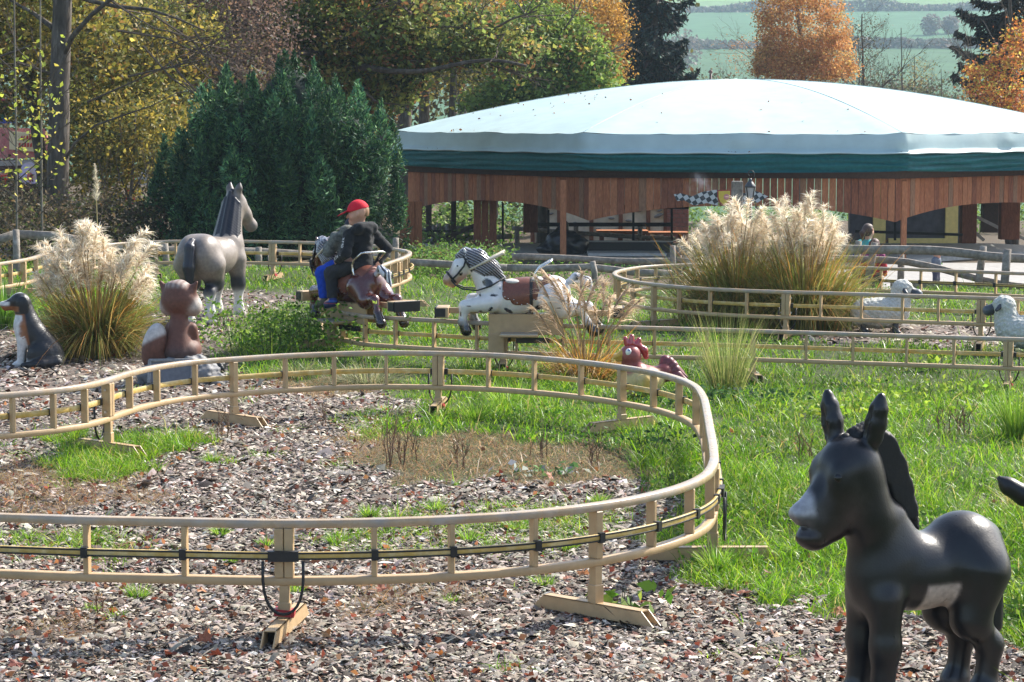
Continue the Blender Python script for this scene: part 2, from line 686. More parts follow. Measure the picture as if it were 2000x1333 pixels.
def sweep(P, prof, name, material, parent, smooth=True):
    """profile (side, up) swept along P"""
    T, Sd, U = frames(P)
    prof = np.array(prof)
    k = len(prof)
    V = (P[:, None, :] + prof[None, :, 0, None] * Sd[:, None, :] + prof[None, :, 1, None] * U[:, None, :]).reshape(-1, 3)
    n = len(P)
    F = []
    for j in range(k):
        j2 = (j + 1) % k
        i = np.arange(n - 1)
        F.append(np.stack([i * k + j, i * k + j2, (i + 1) * k + j2, (i + 1) * k + j], 1))
    F = np.concatenate(F)
    me = npmesh(name, V, F)
    bm = bmesh.new()
    bm.from_mesh(me)
    bm.verts.ensure_lookup_table()
    bm.faces.new([bm.verts[j] for j in range(k)])
    bm.faces.new([bm.verts[(n - 1) * k + j] for j in range(k)])
    bmesh.ops.recalc_face_normals(bm, faces=bm.faces)
    bm.to_mesh(me)
    bm.free()
    return link(name, me, material, parent)


def rrect(wd, ht, c=0.3, du=0.0, ds=0.0):
    """rectangle with cut corners, as a (side, up) profile"""
    x, y = wd / 2, ht / 2
    b = min(x, y) * c
    p = [(-x + b, -y), (x - b, -y), (x, -y + b), (x, y - b), (x - b, y), (-x + b, y), (-x, y - b), (-x, -y + b)]
    return [(a + ds, q + du) for a, q in p]


# ------------------------------------------------------------------ foliage
def leaf_quads(P, size, cols, rng_, up=0.0, droop=0.0, aspect=0.55, nrm=None):
    """one pointed leaf per position: 4 vertices, one folded quad"""
    n = len(P)
    d = rng_.normal(size=(n, 3))
    d[:, 2] = d[:, 2] * 0.7 - droop
    if nrm is not None:
        d = d + nrm
    d /= np.linalg.norm(d, axis=1)[:, None]
    s = rng_.normal(size=(n, 3))
    s -= d * (s * d).sum(1)[:, None]
    s /= np.linalg.norm(s, axis=1)[:, None]
    q = np.cross(d, s)
    L = (size * rng_.uniform(0.6, 1.35, n))[:, None] if np.isscalar(size) else (size * rng_.uniform(0.6, 1.35, n))[:, None]
    W = L * aspect * 0.5
    V = np.stack([P - d * L * 0.5, P + s * W + q * W * 0.25, P + d * L * 0.5 - q * L * 0.12, P - s * W + q * W * 0.25], 1).reshape(-1, 3)
    F = np.arange(4 * n).reshape(n, 4)
    return V, F, np.repeat(cols, 4, 0)


def palette(n, cols, rng_, jit=0.18, wts=None):
    cols = np.array(cols, float)
    if wts is not None:
        wts = np.array(wts, float) / np.sum(wts)
    i = rng_.choice(len(cols), n, p=wts)
    c = cols[i] * np.exp(rng_.normal(0, jit, (n, 1))) * np.exp(rng_.normal(0, jit * 0.2, (n, 3)))
    return np.clip(c, 0.003, 0.95)


def strips(base, tip_dir, length, width, bend, cols, rng_, seg=3, colt=None):
    """blades: base (n,3), direction (n,3), each bends towards -z by bend; returns V,F,C"""
    n = len(base)
    d = tip_dir / np.linalg.norm(tip_dir, axis=1)[:, None]
    sd = np.cross(d, (0, 0, 1.0)) + rng_.normal(0, 0.25, (n, 3))
    sd -= d * (sd * d).sum(1)[:, None]
    sd /= np.maximum(np.linalg.norm(sd, axis=1), 1e-6)[:, None]
    hd = d.copy()
    hd[:, 2] = 0
    hd /= np.maximum(np.linalg.norm(hd, axis=1), 1e-6)[:, None]
    rows = []
    colr = []
    for i in range(seg + 1):
        t = i / seg
        p = base + d * (length * t)[:, None]
        p = p + hd * (bend * length * t * t * 0.55)[:, None]
        p[:, 2] -= bend * length * t * t * 0.75
        wv = width * (1 - t) ** 0.7 if i < seg else width * 0.0
        wv = np.asarray(wv) * np.ones(n)
        rows.append(p - sd * (wv / 2)[:, None])
        rows.append(p + sd * (wv / 2)[:, None])
        c = cols if colt is None else cols * (1 - t) + colt * t
        colr += [c, c]
    V = np.stack(rows, 1)
    m = V.shape[1]
    Cc = np.stack(colr, 1).reshape(-1, 3)
    base_i = (np.arange(n) * m)[:, None]
    F = np.concatenate([base_i + np.array([[2 * i, 2 * i + 1, 2 * i + 3, 2 * i + 2]]) for i in range(seg)])
    return V.reshape(-1, 3), F, Cc


def merge(parts):
    Vs, Fs, Cs, o = [], [], [], 0
    for V, F, Cc in parts:
        Vs.append(V)
        Fs.append(F + o)
        Cs.append(Cc)
        o += len(V)
    return np.concatenate(Vs), np.concatenate(Fs), np.concatenate(Cs)


def inpoly(px, py, poly):
    px = np.asarray(px)
    py = np.asarray(py)
    r = np.zeros(px.shape, bool)
    n = len(poly)
    for i in range(n):
        x1, y1 = poly[i]
        x2, y2 = poly[(i + 1) % n]
        cr = ((y1 > py) != (y2 > py)) & (px < (x2 - x1) * (py - y1) / (y2 - y1 + 1e-12) + x1)
        r ^= cr
    return r


def gpoly(pts):
    """ground polygon (x, y in metres) from measured outline points"""
    return [tuple(gnd(*p)[:2]) for p in pts]

# ================================================================== THE SETTING: ground, far hillside, air
MULCH = [gpoly([(-300, 1500), (-300, 640), (20, 640), (120, 640), (240, 690), (285, 620), (390, 572), (470, 566), (560, 570), (600, 588),
                (520, 605), (450, 650), (430, 695), (470, 738), (640, 765), (760, 772), (850, 800), (720, 850), (690, 905), (780, 940),
                (950, 945), (1220, 940), (1290, 965), (1310, 1010), (1270, 1060), (1290, 1100), (1400, 1155), (1660, 1200), (2300, 1300), (2300, 1500)]),
         gpoly([(1530, 652), (1640, 636), (2300, 628), (2300, 668), (1900, 680), (1560, 672)])]
DRY = [gpoly([(640, 880), (700, 845), (900, 850), (1100, 860), (1260, 900), (1250, 945), (950, 945), (760, 935)]),
       gpoly([(-200, 925), (120, 915), (300, 945), (310, 990), (150, 1000), (-200, 1010)]),
       gpoly([(620, 1175), (700, 1140), (880, 1140), (960, 1160), (860, 1195), (660, 1200)]),
       gpoly([(0, 1260), (60, 1220), (240, 1225), (250, 1250), (80, 1275)]),
       gpoly([(450, 745), (640, 735), (800, 760), (640, 780)])]
GREENS = [gpoly([(90, 870), (160, 855), (330, 858), (395, 875), (350, 905), (230, 930), (120, 940)]),
          gpoly([(30, 1060), (110, 1030), (210, 1040), (310, 1090), (220, 1110), (60, 1095)]),
          gpoly([(620, 1070), (700, 1010), (1000, 985), (1220, 1000), (1200, 1050), (1000, 1075), (760, 1090)]),
          gpoly([(640, 830), (760, 800), (860, 810), (840, 850), (700, 860)])]


def wob(x, y, a=0.12, f=1.0):
    return (x + a * np.sin(y * 5.1 * f + 1.3 * np.sin(x * 3.7 * f)) + a * 0.6 * np.sin(y * 13.7 * f + x * 9.0 * f),
            y + a * 1.6 * np.sin(x * 6.3 * f + 1.1 * np.sin(y * 2.9 * f)) + a * np.sin(x * 17.0 * f - y * 7.0 * f))


def in_any(x, y, polys, a=0.10):
    X, Y = wob(np.asarray(x, float), np.asarray(y, float), a)
    r = np.zeros(X.shape, bool)
    for p in polys:
        r |= inpoly(X, Y, p)
    return r


def is_mulch(x, y):
    return in_any(x, y, MULCH)


def steps(*segs):
    out = []
    for a, b, d in segs:
        out.append(np.arange(a, b, d))
    return np.unique(np.round(np.concatenate(out), 4))


xs = steps((-140, -20, 12), (-20, -7, 1.0), (-7, 8, 0.16), (8, 22, 1.0), (22, 160, 12))
ys = steps((2, 7, 0.5), (7, 34, 0.16), (34, 60, 1.0), (60, 150, 6))
GX, GY = np.meshgrid(xs, ys, indexing='ij')
mm = is_mulch(GX.ravel(), GY.ravel()).reshape(GX.shape).astype(float)
# soften the edge of the mulch a little
for _ in range(2):
    mm[1:-1, 1:-1] = (mm[1:-1, 1:-1] * 2 + mm[:-2, 1:-1] + mm[2:, 1:-1] + mm[1:-1, :-2] + mm[1:-1, 2:]) / 6
GZ = gz(GX, GY)
far_ = ss((GY - 30.5) / 2.0)[..., None]
gc = mm[..., None] * np.array((0.15, 0.118, 0.098)) + (1 - mm[..., None]) * np.array((0.045, 0.062, 0.018))
gc = gc * (1 - far_) + far_ * np.array((0.085, 0.062, 0.038))
idx = np.arange(GX.size).reshape(GX.shape)
gf = np.stack([idx[:-1, :-1], idx[1:, :-1], idx[1:, 1:], idx[:-1, 1:]], -1).reshape(-1, 4)
M['ground'] = mat('soil', rough=0.9, var=0.4, nscale=6, bump=0.8, bscale=26, attr=True, spec=0.2)
gob = link('ground', npmesh('ground', np.stack([GX, GY, GZ], -1).reshape(-1, 3), gf, gc.reshape(-1, 3), True), M['ground'])
tag(gob, kind='structure')


# far hillside: meadows between hedges
def hz(x, y):
    t = np.clip((y - 290) / 1710.0, 0, 1)
    return -4.2 - 4.2 * ss((y - 145) / 140) + 152 * t ** 1.08 + 1.5 * np.sin(x * 0.006 + 0.4) * ss((y - 290) / 240) + 0.02 * (x - 120) * t


hx = np.linspace(-840, 840, 60)
hy = np.linspace(138, 2000, 130)
HX, HY = np.meshgrid(hx, hy, indexing='ij')
bands = HY + 0.06 * HX + 8 * np.sin(HX * 0.01)
hc = np.empty(HX.shape + (3,))
hc[:] = (0.055, 0.115, 0.05)
hc[(bands > 650)] = (0.055, 0.13, 0.06)
hc[(bands > 880)] = (0.11, 0.19, 0.07)
hc[(bands > 980)] = (0.15, 0.25, 0.08)
idx = np.arange(HX.size).reshape(HX.shape)
hf = np.stack([idx[:-1, :-1], idx[1:, :-1], idx[1:, 1:], idx[:-1, 1:]], -1).reshape(-1, 4)
M['meadow'] = mat('meadow', rough=0.95, var=0.2, nscale=0.05, bump=0, attr=True, spec=0.1)
hob = link('hill', npmesh('hill', np.stack([HX, HY, hz(HX, HY)], -1).reshape(-1, 3), hf, hc.reshape(-1, 3), True), M['meadow'])
tag(hob, kind='structure')

# autumn haze in the valley air
hb = MB().box((0, 1000, 75), (1760, 2040, 180))
hm = bpy.data.materials.new('haze_air')
hm.use_nodes = True
hm.node_tree.nodes.clear()
_o = hm.node_tree.nodes.new('ShaderNodeOutputMaterial')
_v = hm.node_tree.nodes.new('ShaderNodeVolumePrincipled')
_v.inputs['Color'].default_value = (0.66, 0.84, 1.0, 1)
_v.inputs['Density'].default_value = 0.00034
_v.inputs['Anisotropy'].default_value = 0.0
hm.node_tree.links.new(_v.outputs[0], _o.inputs['Volume'])
tag(hb.build('haze', hm), kind='stuff')


# ------------------------------------------------------------------ mulch chips
def in_view(x, y, m=0.5):
    return np.abs(x) < y * 0.2222 + m


def sample_ground(n, y0, y1, power=1.0, m=0.5):
    """points in front of the camera, thinning out with distance"""
    u = rng.random(n)
    e = 1 - power
    y = y0 * (y1 / y0) ** u if abs(e) < 1e-6 else (y0 ** e + u * (y1 ** e - y0 ** e)) ** (1 / e)
    x = (rng.random(n) * 2 - 1) * (y * 0.2222 + m)
    return x, y


def chips(n, y0, y1, size, power):
    x, y = sample_ground(n, y0, y1, power)
    k = is_mulch(x, y) & ~(in_any(x, y, DRY) & (rng.random(n) < 0.75))
    x, y = x[k], y[k]
    n = len(x)
    z = gz(x, y)
    an = rng.uniform(0, 2 * np.pi, n)
    L = size * rng.lognormal(0, 0.42, n)
    W = L * rng.uniform(0.25, 0.7, n)
    H = L * rng.uniform(0.04, 0.2, n)
    tx = rng.normal(0, 0.3, n)
    ty = rng.normal(0, 0.3, n)
    lift = rng.uniform(0.0, 0.022, n)
    base = np.array([(-.5, -.3), (.38, -.5), (.5, .3), (-.32, .5)])
    V = np.zeros((n, 5, 3))
    jit = rng.normal(0, 0.11, (n, 4, 2))
    bx = (base[None, :, 0] + jit[..., 0]) * L[:, None]
    by = (base[None, :, 1] + jit[..., 1]) * W[:, None]
    ca, sa = np.cos(an)[:, None], np.sin(an)[:, None]
    V[:, :4, 0] = x[:, None] + bx * ca - by * sa
    V[:, :4, 1] = y[:, None] + bx * sa + by * ca
    V[:, :4, 2] = z[:, None] + lift[:, None] + bx * tx[:, None] + by * ty[:, None]
    ox, oy = rng.uniform(-.2, .2, n) * L, rng.uniform(-.15, .15, n) * W
    V[:, 4, 0] = x + ox * ca[:, 0] - oy * sa[:, 0]
    V[:, 4, 1] = y + ox * sa[:, 0] + oy * ca[:, 0]
    V[:, 4, 2] = z + lift + ox * tx + oy * ty + H
    tri = np.array([(0, 1, 4), (1, 2, 4), (2, 3, 4), (3, 0, 4)])
    F = (np.arange(n) * 5)[:, None, None] + tri[None]
    c = palette(n, [(0.36, 0.31, 0.255), (0.23, 0.195, 0.16), (0.28, 0.23, 0.185), (0.11, 0.085, 0.068), (0.038, 0.029, 0.023), (0.17, 0.075, 0.045), (0.60, 0.53, 0.46), (0.26, 0.235, 0.205)],
                rng, 0.2, [5, 5, 4, 4, 3, 1.4, 1.8, 2])
    return V.reshape(-1, 3), F.reshape(-1, 3), np.repeat(c, 5, 0)


V, F, Cc = merge([chips(150000, 8.3, 13.5, 0.0265, 1.2), chips(72000, 13.5, 18.5, 0.031, 1.3), chips(30000, 18.5, 27.5, 0.045, 1.4)])
tag(link('bark_mulch', npmesh('bark_mulch', V, F, Cc), M['chip']), kind='stuff')


# ------------------------------------------------------------------ grass
def in_polys(polys, dens):
    X, Y = [], []
    for p in polys:
        a = np.array(p)
        lo, hi = a.min(0) - .3, a.max(0) + .3
        n = int((hi - lo).prod() * dens)
        x, y = rng.uniform(lo[0], hi[0], n), rng.uniform(lo[1], hi[1], n)
        k = in_any(x, y, [p], 0.14) & (np.abs(x) < y * .2222 + .5)
        X.append(x[k])
        Y.append(y[k])
    return np.concatenate(X), np.concatenate(Y)


def lump(x, y):
    return 0.5 + 0.5 * np.sin(x * 4.1 + 1.7 * np.sin(y * 2.3)) * np.sin(y * 3.3 + 1.3 * np.sin(x * 2.9 + 0.5))


GCOL = [(0.115, 0.245, 0.016), (0.18, 0.32, 0.026), (0.055, 0.14, 0.012), (0.28, 0.38, 0.045), (0.40, 0.34, 0.14)]


def blades(x, y, h, w, cols, spread=0.45, bend=0.5, seg=3):
    n = len(x)
    base = np.stack([x, y, gz(x, y) - 0.004], 1)
    d = np.stack([rng.normal(0, spread, n), rng.normal(0, spread, n), np.ones(n)], 1)
    return strips(base, d, h, w, np.abs(rng.normal(bend, 0.35, n)), cols, rng, seg, np.clip(cols * np.array((1.25, 1.2, 1.1)), 0, 0.9))


def sward(n, y0, y1, hgt, wid, power, seg=3):
    x, y = sample_ground(n, y0, y1, power, 0.6)
    lu = lump(x, y)
    k = ~is_mulch(x, y) & ~in_any(x, y, DRY) & (rng.random(n) < 0.55 + 0.45 * lu)
    k &= ~((y > 33.5) & (x > -1.2))
    x, y, lu = x[k], y[k], lu[k]
    n = len(x)
    h = hgt * rng.lognormal(0, 0.38, n) * (0.55 + 0.95 * lu ** 1.5)
    mix = rng.random(n)[:, None]
    c = palette(n, GCOL, rng, 0.2, [5, 5, 4, 2.4, 0.9])
    dk = lump(x * 0.45 + 3, y * 0.4)[:, None]
    c = c * (0.72 + 0.5 * dk) * np.array((1.0, 1.0, 1.0))
    return blades(x, y, h, wid * rng.uniform(0.6, 1.3, n), c, 0.42, 0.55, seg)


parts = [sward(150000, 9.0, 15.0, 0.125, 0.0062, 1.1), sward(100000, 15.0, 22.0, 0.11, 0.0078, 1.2, 2), sward(74000, 22.0, 36.0, 0.11, 0.010, 1.2, 2)]
# greener patches growing through the mulch
x, y = in_polys(GREENS[1:], 2600)
k = lump(x * 3.3 + 1, y * 2.1) > 0.36
k &= (lump(x * 9 + 1, y * 7) > 0.35)
x, y = x[k], y[k]
xg, yg = in_polys(GREENS[:1], 6500)
parts.append(blades(xg, yg, 0.12 * rng.lognormal(0, 0.35, len(xg)), 0.006, palette(len(xg), GCOL, rng, 0.2, [5, 5, 3, 3, 1]), 0.5, 0.6, 2))
parts.append(blades(x, y, 0.10 * rng.lognormal(0, 0.35, len(x)), 0.005, palette(len(x), GCOL, rng, 0.2, [5, 5, 2, 4, 2]), 0.55, 0.7, 2))
# little clumps of grass seeded over the mulch
for p_, cnt in ((GREENS[1], 26), (GREENS[2], 75), (GREENS[3], 22), (MULCH[0], 55)):
    a_ = np.array(p_)
    got = 0
    while got < cnt:
        cx_, cy_ = rng.uniform(a_[:, 0].min(), a_[:, 0].max()), rng.uniform(a_[:, 1].min(), a_[:, 1].max())
        if not inpoly(np.array([cx_]), np.array([cy_]), p_)[0] or abs(cx_) > cy_ * .2222 + .3:
            continue
        got += 1
        m_ = int(rng.integers(18, 70))
        q_ = rng.uniform(.02, .07)
        parts.append(blades(cx_ + rng.normal(0, q_, m_), cy_ + rng.normal(0, q_, m_), rng.uniform(.05, .12) * rng.lognormal(0, .3, m_), .0055, palette(m_, GCOL, rng, .18, [5, 5, 2, 5, 1]), .6, .7, 2))
V, F, Cc = merge(parts)
tag(link('grass', npmesh('grass', V, F, Cc), M['grass']), kind='stuff')

# dry, bleached mats of old grass
x, y = in_polys(DRY, 2600)
c = palette(len(x), [(0.30, 0.20, 0.11), (0.22, 0.135, 0.075), (0.38, 0.27, 0.16), (0.16, 0.17, 0.05)], rng, 0.25, [4, 3, 2, 1])
V, F, Cc = blades(x, y, 0.085 * rng.lognormal(0, 0.4, len(x)), 0.0048, c, 0.9, 0.8, 2)
tag(link('dry_grass', npmesh('dry_grass', V, F, Cc), M['grass']), kind='stuff')

# leafy ground cover (clover, nettle seedlings) among the grass
x, y = sample_ground(46000, 9.5, 34, 1.3)
k = ~is_mulch(x, y) & (lump(x * 0.8 + 2, y * 0.9) > 0.62) & ~in_any(x, y, DRY, .1)
k &= ~((y > 33.5) & (x > -1.2))
x, y = x[k], y[k]
P = np.stack([x, y, gz(x, y) + rng.uniform(0.01, 0.10, len(x))], 1)
c = palette(len(x), [(0.09, 0.20, 0.03), (0.15, 0.27, 0.04), (0.05, 0.13, 0.02), (0.26, 0.33, 0.06)], rng, 0.2)
V, F, Cc = leaf_quads(P, 0.030, c, rng, aspect=0.7, nrm=np.array((0, 0, 0.0)))
tag(link('ground_cover', npmesh('ground_cover', V, F, Cc), M['leaf']), kind='stuff')

# ================================================================== THE RIDE TRACK
FH = 0.26            # distance between the two rails
RW, RH = 0.050, 0.037


def near_on(P, px, py):
    """index of the path point that shows nearest to a measured spot"""
    q = np.array([project(p) for p in P])
    return int(np.argmin((q[:, 0] - px) ** 2 + (q[:, 1] - py) ** 2))


def track(label, pts, uprights, posts, power_side, step=0.05, base_col=None):
    """pts: points of the top rail; uprights: measured spots; posts: (px, py, 'joint'|'single', foot yaw offset)"""
    P = spline(pts, step)
    T, Sd, U = frames(P)
    root = empty('ride_track', tuple(P[len(P) // 2] * np.array((1, 1, 0))), label, 'ride track', 'rails of the horse ride')
    sweep(P, rrect(RW, RH, 0.22), 'top_rail', M['beige_worn'], root)
    sweep(P, rrect(RW, RH, 0.2, -FH), 'bottom_rail', M['beige'], root)
    ps = power_side
    pr = sweep(P, rrect(0.016, 0.036, 0.2, -FH * 0.54, ps * 0.036), 'power_rail', M['yellow'], root)
    for du in (-FH * 0.54 + 0.013, -FH * 0.54 - 0.013):
        sweep(P, rrect(0.004, 0.0075, 0.2, du, ps * 0.0455), 'groove', M['black'], pr)
    up_i = [near_on(P, *u) for u in uprights]

    def local(i, s, u):
        return Vector(P[i]) + Vector(Sd[i]) * s + Vector((0, 0, 1)) * u

    for i in up_i:
        b = MB()
        b.bar(local(i, 0, -RH / 2 + 0.002), local(i, 0, -FH + RH / 2 - 0.002), 0.05, 0.024, up=T[i])
        o = b.build('upright', M['beige'], root, bevel=0.004)
        c = MB()
        c.bar(local(i, ps * 0.037, -FH * 0.54 + 0.024), local(i, ps * 0.037, -FH * 0.54 - 0.024), 0.03, 0.03, up=T[i])
        c.build('rail_clip', M['black'], o)
    for (px, py, kind, yaw) in posts:
        i = near_on(P, px, py)
        t = Vector(T[i])
        t.z = 0
        t.normalize()
        s = Vector((t.y, -t.x, 0))
        top = Vector(P[i])
        gxy = top
        g = float(gz(gxy.x, gxy.y))
        b = MB()
        if kind == 'joint':
            for e in (-0.022, 0.022):
                b.bar(top + t * e + Vector((0, 0, -RH / 2)), top + t * e + Vector((0, 0, -FH + RH / 2)), 0.062, 0.04, up=t)
        else:
            b.bar(top + Vector((0, 0, -RH / 2)), top + Vector((0, 0, -FH + RH / 2)), 0.062, 0.04, up=t)
        zb = top.z - FH - RH / 2
        zm = g + (zb - g) * 0.62
        b.bar((top.x, top.y, zb), (top.x, top.y, zm), 0.046, 0.044, up=t)
        b.bar((top.x, top.y, zm + 0.012), (top.x, top.y, g + 0.05), 0.056, 0.056, up=t)
        post = b.build('support_post', M['beige'], root, bevel=0.003)
        # foot: a hollow beam lying across the line, ends cut on the slant
        fd = (Matrix.Rotation(yaw, 3, 'Z') @ s).normalized()
        fl, fh, fw = 0.36, 0.066, 0.062
        fs = Vector((-fd.y, fd.x, 0))
        c0 = Vector((top.x, top.y, g + 0.022))
        f = MB()
        prof = [c0 - fd * fl, c0 + fd * fl, c0 + fd * (fl - 0.07) + Vector((0, 0, fh)), c0 - fd * (fl - 0.07) + Vector((0, 0, fh))]
        th = 0.006
        for sgn in (-1, 1):
            f.prism([p + fs * (sgn * fw / 2) for p in prof], fs * (-sgn * th))
        f.prism([prof[3] + fs * fw / 2, prof[2] + fs * fw / 2, prof[2] - fs * fw / 2, prof[3] - fs * fw / 2], Vector((0, 0, -th)))
        f.build('foot_beam', M['beige'], post)
        dk = MB()
        q0, q1 = c0 - fd * (fl - 0.13) + Vector((0, 0, 0.002)), c0 + fd * (fl - 0.13) + Vector((0, 0, 0.002))
        dk.prism([q0 + fs * 0.024, q1 + fs * 0.024, q1 - fs * 0.024, q0 - fs * 0.024], Vector((0, 0, fh - 0.012)))
        dk.build('beam_hollow_shade', M['dark'], post)  # dark block set in for the shade inside the open-ended beam
        # bolts
        if kind == 'joint':
            for e in (-0.054, 0.054):
                for zz in (-0.06, -0.21):
                    MB().box(top + t * e + Vector((0, 0, zz)), (0.014, 0.014, 0.014)).build('bolt', M['steel'], post)
            cb = MB()
            cc = top + s * (ps * 0.04) + Vector((0, 0, -FH * 0.54))
            cb.bar(cc - t * 0.068, cc + t * 0.068, 0.036, 0.046)
            cb.build('rail_joint', M['black'], root)
            ca = MB()
            e0 = cc - t * 0.082 + Vector((0, 0, -0.01))
            lowz = Vector((0, 0, -0.285))
            pts_ = []
            for q in range(15):
                a = math.pi * q / 14
                pts_.append(cc + t * (-0.09 * math.cos(a) * (1.0 + 0.12 * math.sin(a))) + s * (ps * 0.022) + Vector((0, 0, -0.02 - 0.24 * math.sin(a) ** 0.7)))
            ca.tube(pts_, 0.0075, 6)
            ca.build('cable', M['black'], root, smooth=True)
            if (px, py) not in ((548, 1023), (853, 691), (1968, 664), (529, 473), (985, 634)):
                continue
            cl = MB()
            cl.box((top.x, top.y, cc.z - 0.262), (0.09, 0.07, 0.03), Euler((0, 0.1, math.atan2(t.y, t.x))))
            cl.build('cable_clamp', M['red'], root)
    return P


def tr(pts, z):
    """measured top-rail spots -> points in the place; z a height or a list of them"""
    zz = [z] * len(pts) if not isinstance(z, (list, tuple)) else z
    return [onz(p[0], p[1], q) for p, q in zip(pts, zz)]


# near loop in front of the camera
A = [(-140, 1007), (0, 1011), (162, 1016), (357, 1020), (552, 1023), (723, 1021), (888, 1015), (1037, 1005), (1165, 990), (1255, 974), (1330, 954),
     (1375, 933), (1393, 908), (1393, 880), (1388, 850), (1381, 810), (1373, 778), (1357, 757), (1328, 743), (1277, 729), (1212, 718), (1134, 708),
     (1047, 700), (950, 694), (853, 691), (748, 690), (652, 692), (555, 696), (460, 702), (380, 708), (307, 718), (250, 731), (212, 743), (165, 755),
     (105, 764), (20, 772), (-80, 779)]
za = [0.47] * 25 + [0.47, 0.47, 0.475, 0.48, 0.485, 0.49, 0.495, 0.5, 0.5, 0.5, 0.5, 0.5]
PA = track('nearest loop of beige ride track, curving round the bare mulch patch', tr(A, za),
           [(162, 1016), (357, 1020), (723, 1021), (888, 1015), (1037, 1005), (1165, 990), (1268, 971), (1350, 945), (1387, 920), (1393, 893), (1390, 862),
            (1386, 835), (1380, 805), (1374, 781), (1360, 759), (1328, 743), (1277, 729), (1212, 718), (1134, 708), (1047, 700), (950, 694), (748, 690),
            (652, 692), (555, 696), (460, 702), (380, 708), (307, 718), (255, 730), (166, 755), (105, 764), (20, 772), (-60, 778)],
           [(548, 1023, 'joint', -0.12), (1165, 990, 'single', 0.18), (1392, 905, 'joint', 0.15), (1212, 718, 'single', 0.1), (853, 691, 'joint', 0.1), (460, 702, 'single', 0.1),
            (212, 743, 'joint', -0.5)], 1.0)

# middle line under the two riders' horses and its swing round to the far side
Bpts = [(2160, 669), (2000, 664), (1770, 657), (1500, 648), (1250, 641), (1100, 637), (950, 632), (860, 627)]
zb = [0.29, 0.29, 0.29, 0.32, 0.36, 0.39, 0.41, 0.42]
U_ = [(-1.02, 21.02, 0.42), (-1.35, 21.25, 0.42), (-1.6, 21.62, 0.43), (-1.79, 22.1, 0.45), (-1.88, 22.65, 0.48), (-1.85, 23.3, 0.52), (-1.74, 23.9, 0.56), (-1.57, 24.5, 0.60),
      (-1.37, 25.1, 0.65), (-1.2, 25.55, 0.69), (-1.15, 25.9, 0.71), (-1.22, 26.3, 0.72), (-1.42, 26.65, 0.73)]
Cpts = [(742, 482), (690, 479), (615, 475), (525, 473), (460, 472), (342, 472), (282, 474), (200, 480), (105, 494), (50, 508), (0, 516), (-120, 533)]
zc = [0.73, 0.73, 0.73, 0.73, 0.73, 0.72, 0.71, 0.70, 0.67, 0.65, 0.64, 0.62]
PB = track('beige ride track carrying both horses, doubling back past the yew to the far fence', tr(Bpts, zb) + [Vector(p) for p in U_] + tr(Cpts, zc),
           [(1867, 661), (1768, 657), (1670, 654), (1572, 650), (1476, 648), (1378, 645), (1282, 642), (1188, 639), (1095, 637), (1010, 634), (928, 631), (847, 626),
            (775, 619), (714, 614), (668, 606), (640, 590), (628, 575), (636, 562), (656, 552), (685, 543), (710, 534), (728, 527), (744, 520), (758, 514), (770, 508), (781, 503), (791, 499), (796, 494), (788, 490), (766, 486),
            (740, 482), (650, 477), (588, 475), (473, 472), (410, 471), (345, 472), (302, 473), (245, 476), (180, 483), (91, 497), (70, 503), (45, 509), (22, 513), (0, 516)],
           [(1968, 664, 'joint', 0.1), (1476, 648, 'single', 0.1), (985, 634, 'joint', 0.1), (650, 596, 'single', 0.2), (775, 506, 'single', 0.1), (529, 473, 'joint', 0.1), (302, 473, 'single', 0.1), (46, 509, 'single', 0.1)], 1.0, 0.06)

# far right loop round the big grasses
Dp = [(2150, 540), (2000, 535), (1870, 530), (1720, 525), (1560, 520), (1440, 518), (1352, 518), (1262, 522), (1215, 529), (1200, 537), (1217, 546), (1250, 553), (1325, 561), (1400, 566),
      (1500, 570), (1640, 574), (1760, 578), (2000, 585), (2160, 590)]
PD = track('furthest loop of beige ride track, passing in front of the tall plumed grasses and sheep', tr(Dp, 0.47),
           [(1947, 533), (1871, 530), (1796, 528), (1720, 525), (1645, 522), (1570, 520), (1490, 519), (1420, 518), (1355, 518), (1283, 521), (1243, 524), (1218, 528), (1203, 534), (1208, 543),
            (1237, 551), (1276, 556), (1327, 561), (1389, 565), (1457, 568), (1606, 573), (1684, 576), (1760, 578), (1837, 581), (1992, 585)],
           [(1276, 556, 'single', 0.1), (1532, 571, 'joint', 0.1), (1915, 583, 'joint', 0.1), (1355, 518, 'single', 0.1)], -1.0, 0.06)

# ================================================================== PAINTED ANIMAL STATUES
# ---- donkey
DX, DY = 1800, 8.95
dz = float(gz(1.6, 8.95))
o0 = gnd(1779, 1366)
S0 = S(o0.y)
YAW_D = R(180 + 25)


def dk(px, py, yl=0.0, z0=1366):
    """measured silhouette spot -> donkey's own frame (forward, left, up)"""
    return ((1800 - px) / (S0 * 0.906), yl, (z0 - py) / S0)


